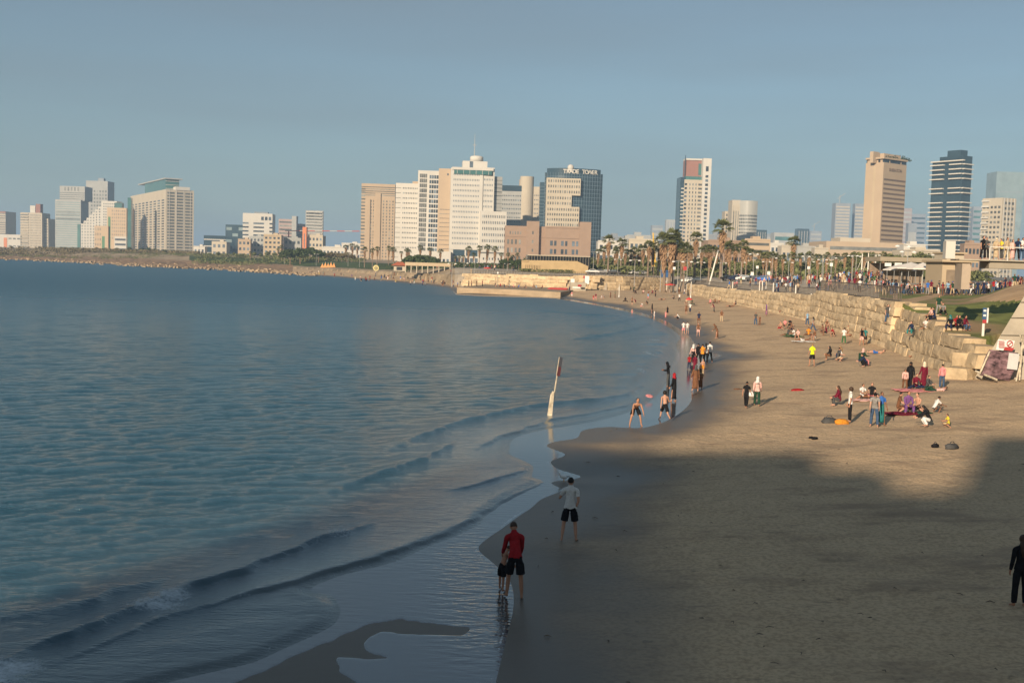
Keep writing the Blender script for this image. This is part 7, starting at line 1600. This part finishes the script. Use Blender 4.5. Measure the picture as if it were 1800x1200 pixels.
for k, (px, pt, D) in enumerate(lamps):
    x = upx(px) * D; z = ground(x, D); h = z_at(px, pt, D) - z; zone = 'above the park lawn' if px < 700 else 'before the white hotel' if px < 900 else 'before the palms' if px < 1300 else 'before the olive trees' if px < 1500 else 'near the cafe parasols'
    j = sum(1 for q in lamps[:k] if (0 if q[0] < 700 else 1 if q[0] < 900 else 2 if q[0] < 1300 else 3 if q[0] < 1500 else 4) == (0 if px < 700 else 1 if px < 900 else 2 if px < 1300 else 3 if px < 1500 else 4))
    r_ = empty('street_lamp', (x, D, z), R(prs.uniform(-25, 25)), f'grey street lamp with white head {zone}, {ordinal(j)} from the left', 'lamp', 'street lamps along the promenade'); s = h / 6.1; r_.scale = (max(s, .9), max(s, .9), s); link('pole', LP_, r_)
    two = k % 3 != 0; link('arm', LA_, r_)
    for sx in ((-.9, .9) if two else (.9,)): o = link('lamp_head', LH_, r_); o.location = (sx, 0, 5.85)
g = hit(1248, 492); D = 262; a = at(1247, 488, D); b_ = at(1262, 442, D); r_ = empty('slanting_pole', (a.x, a.y, ground(a.x, a.y)), 0, 'long pale slanting pole between the palms', 'pole'); MB().tube([(0, 0, 0), (b_.x - a.x, 0, b_.z - r_.location.z)], [.2, .14], 8).build('shaft', STEELW, r_); MB().tube([(b_.x - a.x - .1, 0, b_.z - r_.location.z - .3), (b_.x - a.x + .1, 0, b_.z - r_.location.z + .3)], .2, 8).build('cap', STEELG, r_)
# blue container tent, signs, kiosk with red roof, round sign, hut on the sand
def boxthing(name, label, cat, px0, px1, y0, y1, D, m, depth=2.5, zb=None, extra=None):
    a = at(px0, y1, D); b = at(px1, y0, D); z = zb if zb is not None else a.z; r_ = empty(name, ((a.x + b.x) / 2, D, z), 0, label, cat); w_ = b.x - a.x; h = b.z - z; MB().box((0, depth / 2, h / 2), (w_, depth, h)).build('body', m, r_)
    if extra: extra(r_, w_, h, depth)
    return r_
boxthing('shelter', 'dark blue tarpaulin shelter on the promenade above the curved wall', 'shelter', 1163, 1180, 477.5, 487, 300, mat('blue_tarp', (.03, .09, .22), .7, .15), 3, None, lambda r_, w_, h, d: MB().prism([(-w_ / 2 - .3, -.3), (w_ / 2 + .3, -.3), (w_ / 2 + .3, d + .3), (-w_ / 2 - .3, d + .3)], h, h + .35).build('roof', MATS['blue_tarp'], r_))
boxthing('beach_kiosk', 'small kiosk with red brown hipped roof left of the stone wall', 'kiosk', 692, 712, 467, 476, 400, CREAM, 4, None, lambda r_, w_, h, d: (MB().add([(-w_ / 2 - 1, -1, h), (w_ / 2 + 1, -1, h), (w_ / 2 + 1, d + 1, h), (-w_ / 2 - 1, d + 1, h), (-w_ / 4, d / 2, h + 1.3), (w_ / 4, d / 2, h + 1.3)], [(0, 1, 5, 4), (1, 2, 5), (2, 3, 4, 5), (3, 0, 4), (3, 2, 1, 0)]).build('roof', ROOFR, r_), MB().box((0, -.05, h * .45), (w_ * .5, .1, h * .6)).build('hatch', GLASSD, r_)))
boxthing('long_canopy', 'long pale flat canopy over the crowd left of the white hotel', 'canopy', 712, 792, 463, 466.5, 395, BEIGE, 5, None, lambda r_, w_, h, d: [MB().box((w_ * (i / 8 - .5) * .98, .3, -1.3), (.3, .3, 2.6)).build('post', CREAM, r_) for i in range(9)])
boxthing('lifeguard_hut', 'squat grey concrete lifeguard block on the sand below the stone wall', 'hut', 1002, 1030, 497, 513, 283, CONC, 4, 1.0, lambda r_, w_, h, d: (MB().box((-w_ * .35, 1, h + .45), (1.0, 1.0, .9)).build('roof_box', WHITEP, r_), MB().box((-w_ * .1, -.06, h * .45), (w_ * .5, .1, .35)).build('white_stripe', WHITEP, r_)))
boxthing('ad_panel', 'white rectangular panel standing right of the lifeguard block', 'panel', 1028, 1036, 485, 499, 284, WHITEP, .3, None)
for (px, lab, c, dx) in [(980, 'red rescue board on the jetty, longer of the two', REDP, 2.6), (990, 'short red rescue board at the right end of the jetty', REDP, 1.2), (1019, 'round red ring leaning on the lifeguard block', REDP, .5)]:
    g = at(px, 509 if px < 1000 else 503.5, 281); b = MB(); b.tube([(-dx, 0, .1), (-dx * .8, 0, .2), (dx * .8, 0, .2), (dx, 0, .1)], [.08, .3, .3, .06], 8); o = b.build('rescue_board', c, None, g); tag(o, lab, 'rescue board')
for k, (px, y0, y1, D, mm, lab) in enumerate([(1185, 469, 474, 270, WHITEP, 'small white square sign on a post among the palms'), (1204, 468.5, 475, 270, REDP, 'red and white sign on a post left of the slanting pole'), (1331, 467, 472, 225, WHITEP, 'white square sign board before the olive trees'), (1461, 462, 468, 205, WHITEP, 'white square sign board left of the masts'), (1421, 468, 473, 215, WHITEP, 'pale square sign board between two lamps'), (1322, 478, 484, 210, WHITEP, 'white arrow sign low over the crowd'), (1351, 477, 483, 205, WHITEP, 'small white notice low over the crowd'), (875, 478, 481, 300, WHITEP, 'white sign with red edge on a post above the jetty'), (1027, 485, 489, 290, REDP, 'red notice on the far wall top')]):
    a = at(px, y1, D); zb = ground(a.x, a.y); h = z_at(px, y0, D) - zb; hh = (y1 - y0) * D / F; r_ = empty('street_sign', (a.x, a.y, zb), 0, lab, 'sign'); MB().tube([(0, 0, 0), (0, 0, h)], .05, 6).build('post', STEELG, r_); MB().box((0, -.08, h - hh / 2), (hh * .9, .05, hh)).build('sign_plate', mm, r_)
def round_sign():
    D = 370; g = at(661, 471, D); r_ = empty('round_sign', g, 0, 'round cream sign with dark centre over the promenade', 'sign'); MB().tube([(0, 0, 0), (0, -.2, 0)], 1.0, 20).build('disc', mat('cream_sign', (.6, .5, .22), .6, .05), r_); MB().tube([(0, -.2, 0), (0, -.26, 0)], .62, 16).build('face', DARKM, r_); MB().tube([(0, 0, -2.5), (0, 0, -1)], .12, 6).build('post', STEELG, r_)
    o = link('lettering', text_mesh('53', 1.0, MATS['cream_sign'], .02, .03), r_); o.location = (0, -.3, 0); o.rotation_euler = (R(90), 0, 0)
round_sign()
for k in range(5):
    D = 560; g = at(567 + k * 5, 461, D); g.z = ground(g.x, g.y); r_ = empty('play_tent', g, 0, f'orange playground tent on the park lawn, {ordinal(k)} from the left', 'tent', 'orange playground tents'); hh = 2.2 + .5 * (k % 2); MB().add([(-1, -1, 0), (1, -1, 0), (1, 1, 0), (-1, 1, 0), (0, 0, hh)], [(0, 1, 4), (1, 2, 4), (2, 3, 4), (3, 0, 4), (3, 2, 1, 0)]).build('canopy', mat('orange_canvas', (.6, .28, .10), .8, .1), r_); MB().tube([(0, 0, 0), (0, 0, hh + .3)], .08, 5).build('pole', STEELW, r_)
# parked cars on the seafront road
def car_proto():
    b = MB(); prof = [(-2.1, .45), (-2.15, .8), (-1.9, .95), (-1.3, 1.0), (-.75, 1.42), (.65, 1.45), (1.25, 1.05), (2.0, .92), (2.15, .7), (2.1, .42)]
    n = len(prof); V = [(x, -.85, z) for x, z in prof] + [(x, .85, z) for x, z in prof]; b.add(V, [tuple(range(n)), tuple(reversed(range(n, 2 * n)))] + [(i, n + i, n + (i + 1) % n, (i + 1) % n) for i in range(n)]); body = b.mesh('car_body', None)
    g = MB()
    for s in (-1, 1): g.add([(-1.05, .86 * s, 1.03), (-.7, .86 * s, 1.36), (.6, .86 * s, 1.38), (1.05, .86 * s, 1.06)], [(0, 1, 2, 3)])
    g.add([(-1.34, -.75, 1.02), (-.8, -.68, 1.42), (-.8, .68, 1.42), (-1.34, .75, 1.02)], [(0, 1, 2, 3)]); g.add([(.7, -.68, 1.44), (1.27, -.75, 1.07), (1.27, .75, 1.07), (.7, .68, 1.44)], [(0, 1, 2, 3)])
    wh = MB().tube([(0, -.1, 0), (0, .1, 0)], .33, 14).mesh('wheel', DARKM); hl = MB().box((0, 0, 0), (.06, .3, .14)).mesh('headlight', WHITEP); return body, g.mesh('glass', GLASSD), wh, hl
CB_, CG_, CW_, CL_ = car_proto()
cars = [(1042, 478, 330, 'white'), (1056, 479, 330, 'grey'), (1068, 478.5, 335, 'white'), (1080, 480, 330, 'black'), (1099, 479, 340, 'red'), (1114, 480, 335, 'white'), (1128, 481, 330, 'grey'), (1212, 482, 290, 'white'), (1226, 484, 280, 'dark grey'), (1296, 486, 255, 'navy'), (1310, 487, 250, 'white'), (1328, 488, 245, 'dark grey'), (1300, 484, 275, 'grey'), (1283, 485, 265, 'black'), (1344, 489, 240, 'blue'), (1088, 477, 350, 'blue')]
for k, (px, py, D, c) in enumerate(sorted(cars)):
    x = upx(px) * D; z = ground(x, D); r_ = empty('parked_car', (x, D, z + .0), R(prs.uniform(-12, 12)), f'{c} car parked on the seafront road behind the railing, {ordinal(k)} from the left', 'car', 'cars parked along the seafront road'); o = link('body', CB_, r_); set_m(o, mat('paint_' + c.replace(' ', '_'), COL[c], .3, .03, spec=.6)); link('glass', CG_, r_)
    for (wx, wy) in ((-1.35, -.8), (1.35, -.8), (-1.35, .8), (1.35, .8)): o = link('wheel', CW_, r_); o.location = (wx, wy, .33)
    for wy in (-.6, .6): o = link('headlight', CL_, r_); o.location = (2.1, wy, .75)
# benches and a folding chair
g = hit(1517, 644); r_ = empty('folding_chair', g, R(20), 'dark folding chair holding a seated person on the sand', 'chair'); MB().box((0, 0, .42), (.5, .5, .04)).build('seat', cm('dark green'), r_); MB().box((-.26, 0, .75), (.04, .5, .6)).build('backrest', cm('dark green'), r_)
for (x_, y_) in ((-.22, -.22), (.22, -.22), (-.22, .22), (.22, .22)): MB().tube([(x_, y_, 0), (x_, y_, .42)], .018, 5).build('leg', STEELG, r_)
person(g + Vector((-.05, 0, .02)), 'chair', -70, 'pink trousered person sitting on a dark folding chair', 'dark green', 'pink', (SC_, 'pale pink'), 1.68, kind=(L_, 'trousers'))
person(hit(1523, 645), 'crouch', 80, 'dark clad figure crouching beside the folding chair', 'navy', 'black', (SH, 'brown'), 1.6, kind=(L_, 'trousers'))
# ================================================================ crowds on the promenade
tops = ['black', 'dark grey', 'navy', 'white', 'brown', 'white', 'black', 'red', 'navy', 'grey', 'pink', 'blue', 'dark grey', 'beige', 'brown', 'light blue', 'maroon', 'green', 'pale pink', 'cream', 'dark green', 'orange', 'yellow', 'teal', 'purple']
bots = ['black', 'denim', 'dark grey', 'beige', 'navy', 'white', 'brown', 'grey']
used = set()
def crowd_stuff(zones):
    V, Fc, mi = [], [], []; cl = ['white', 'black', 'navy', 'grey', 'red', 'dark grey', 'pink', 'light blue', 'beige', 'maroon', 'denim', 'brown']; ms = [SKINS[0], SKINS[2], HAIRS['black']] + [cm(c) for c in cl]; base = {}
    for pose in ('stand', 'relaxed', 'walk', 'holding'):
        J = _J[pose]; L = []
        for kind, slot in (('body', 0), ('tee', 3), ('trousers', 4), (SH, 2)):
            if kind == 'body':
                me = skin(body_chains(J), 'lo', 1); bm = bmesh.new(); bm.from_mesh(me); bmesh.ops.create_icosphere(bm, subdivisions=2, radius=.1, matrix=Matrix.Translation(J['head'])); bm.to_mesh(me); bm.free()
            else: me = pm(pose, kind)
            co = np.zeros(len(me.vertices) * 3); me.vertices.foreach_get('co', co); L.append((co.reshape(-1, 3), [tuple(p.vertices) for p in me.polygons], slot))
        base[pose] = L
    k0 = 0
    for (n, px0, px1, D0, D1) in zones:
        for k in range(n):
            px = prs.uniform(px0, px1); D = (D0(px) if callable(D0) else D0) * prs.uniform(1.02, D1); x = upx(px) * D; z = ground(x, D); a = prs.uniform(0, 6.28); s = prs.uniform(.86, 1.05); ca, sa = math.cos(a) * s, math.sin(a) * s; tp, bt = 3 + prs.randrange(len(cl)), 3 + prs.choice((1, 2, 5, 10, 8)); sk = prs.choice((0, 1))
            for co, fs, slot in base[prs.choice(list(base))]:
                W_ = np.column_stack([co[:, 0] * ca - co[:, 1] * sa + x, co[:, 0] * sa + co[:, 1] * ca + D, co[:, 2] * s + z]); V.append(W_); Fc += [tuple(i + k0 for i in f) for f in fs]; mi += [{0: sk, 2: 2, 3: tp, 4: bt}[slot]] * len(fs); k0 += len(co)
    me = bpy.data.meshes.new('crowd'); me.from_pydata(np.vstack(V).tolist(), [], Fc)
    for m_ in ms: me.materials.append(m_)
    me.polygons.foreach_set('material_index', mi); me.update(); tag(link('crowd', me), 'strollers crowding the far side of the promenade', 'crowd', kind='stuff')
def crowd(n, px0, px1, D0, D1, place, group, poses=('stand', 'relaxed', 'walk', 'walk', 'holding'), zoff=0.0, dw=None):
    for k in range(n):
        for tries in range(200):
            px = prs.uniform(px0, px1); D = prs.uniform(D0, D1) if not callable(D0) else D0(px) * prs.uniform(1.0, D1); top, bot, pose = prs.choice(tops[:-4]), prs.choice(bots), prs.choice(poses); hk = prs.choice((SH, SH, SH, LH, SC_, CP, LH)); hc = prs.choice(('black', 'black', 'brown', 'fair', 'grey')) if hk in (SH, LH) else prs.choice(('white', 'black', 'red', 'blue', 'beige'))
            pw = {'stand': 'standing', 'relaxed': 'standing', 'walk': 'walking', 'holding': 'gesturing', 'sit': 'sitting', 'crosslegs': 'sitting', 'stoop': 'stooping', 'sitout': 'lounging', 'lie': 'lying', 'crouch': 'crouching'}[pose]
            hw = {SH: f'{hc} haired', LH: f'long-haired {hc}', SC_: f'{hc} scarfed', CP: f'{hc} capped'}[hk]; hw = hw.replace('long-haired black', 'long-black-haired').replace('long-haired brown', 'long-brown-haired').replace('long-haired fair', 'long-fair-haired').replace('long-haired grey', 'long-grey-haired'); lab = f'{hw} person {pw} in {top} top, {bot} trousers {place}'
            if lab in _labels or len(lab.replace('-', ' ').split()) > 15: continue
            break
        x = upx(px) * D; z = ground(x, D) + zoff
        person((x, D, z), pose, prs.uniform(0, 360), lab, top, bot, (hk, hc), prs.uniform(1.5, 1.82), group=group, kind=(prs.choice((T_, T_, L_)), 'trousers'))
G1 = 'people on the promenade'
Dr = lambda px: float(np.interp(px, [1172, 1205, 1300, 1430, 1500, 1570, 1700], [262, 245, 200, 150, 128, 118, 128])) + 6
crowd(7, 1280, 1360, Dr, 1.25, 'behind the railing', G1)
crowd(18, 1360, 1480, Dr, 1.35, 'behind the near railing', G1)
crowd(22, 1480, 1560, Dr, 1.40, 'by the white masts', G1)
crowd(18, 1560, 1640, 136, 158, 'under the white parasols', G1, ('stand', 'relaxed', 'walk', 'sit', 'holding'))
crowd(14, 1640, 1710, 134, 146, 'before the beige kiosk', G1)
crowd(14, 1710, 1800, 125, 142, 'under the footbridge', G1)
crowd(5, 1180, 1280, Dr, 1.12, 'before the palms', G1)
crowd(8, 795, 905, 318, 345, 'above the jetty', G1)
crowd(8, 700, 800, 330, 380, 'by the long canopy', G1)
crowd(5, 620, 700, 400, 440, 'by the round sign', G1)
crowd_stuff([(34, 1290, 1400, Dr, 1.5), (90, 1380, 1570, Dr, 1.6), (40, 1560, 1700, 140, 1.2), (22, 1705, 1800, 128, 1.15), (30, 620, 900, 360, 1.2)])
G2 = 'bathers on the far beach'
def shore(n, px0, px1, place):
    for k in range(n):
        px = prs.uniform(px0, px1); yw = np.interp(px, [520, 570, 640, 700, 740, 790, 800], [481, 485, 491, 495.5, 499, 506, 507]); D = (H - .5) * F / (yw - yh(px)); D *= prs.uniform(1.03, 1.16)
        for tries in range(100):
            top, bot, pose = prs.choice(tops), prs.choice(bots), prs.choice(('stand', 'relaxed', 'sit', 'crosslegs', 'walk', 'lie')); pw = {'stand': 'standing', 'relaxed': 'standing', 'walk': 'walking', 'sit': 'sitting', 'crosslegs': 'sitting', 'lie': 'lying'}[pose]; lab = f'tiny person {pw} in {top} and {bot} {place}'
            if lab not in _labels: break
        x = upx(px) * D; person((x, D, ground(x, D)), pose, prs.uniform(0, 360), lab, top, bot, (SH, 'black'), 1.7, group=G2, kind=(T_, 'shorts'))
shore(16, 540, 640, 'on the narrow far beach'); shore(18, 640, 800, 'on the sand left of the jetty')
for k in range(11):
    px = 872 + k * 8 + prs.uniform(-3, 3); g = at(px, 503.5 + k * .25, 284); top = tops[k + 6]; person((g.x, g.y, 1.50), prs.choice(('sit', 'crosslegs', 'sitout')), prs.uniform(90, 270), f'small figure in {top} sitting on the jetty under the wall', top, prs.choice(bots), (SH, 'black'), 1.7, group='people sitting on the jetty', kind=(T_, 'shorts'))
for (px, py, c, lab) in [(838, 504, 'black', 'dark figure standing at the left of the jetty'), (824, 496, 'dark green', 'dark green figure beside the wall above the jetty'), (829, 497, 'brown', 'brown figure beside the wall above the jetty'), (848, 501, 'maroon', 'maroon figure walking on the jetty')]:
    g = at(px, py + 1, 280); person((g.x, g.y, 1.50), 'relaxed', 120, lab, c, 'black', (SH, 'black'), 1.7, group='people on the jetty', kind=(T_, 'trousers'))
# ================================================================ air
def haze():
    m = bpy.data.materials.new('haze_air'); m.use_nodes = True; n = m.node_tree.nodes; l = m.node_tree.links; n.remove(n['Principled BSDF']); v = n.new('ShaderNodeVolumePrincipled')
    v.inputs['Color'].default_value = (.48, .70, .98, 1); v.inputs['Density'].default_value = 0.00022; v.inputs['Anisotropy'].default_value = 0.0
    l.new(v.outputs[0], n['Material Output'].inputs['Volume']); b = MB().prism([(-11500, -420), (11500, -420), (11500, 15600), (-11500, 15600)], -4, 190); o = b.build('haze', m); tag(o, kind='stuff')
    o.data.materials[0].cycles.homogeneous_volume = True if hasattr(m.cycles, 'homogeneous_volume') else None
haze()
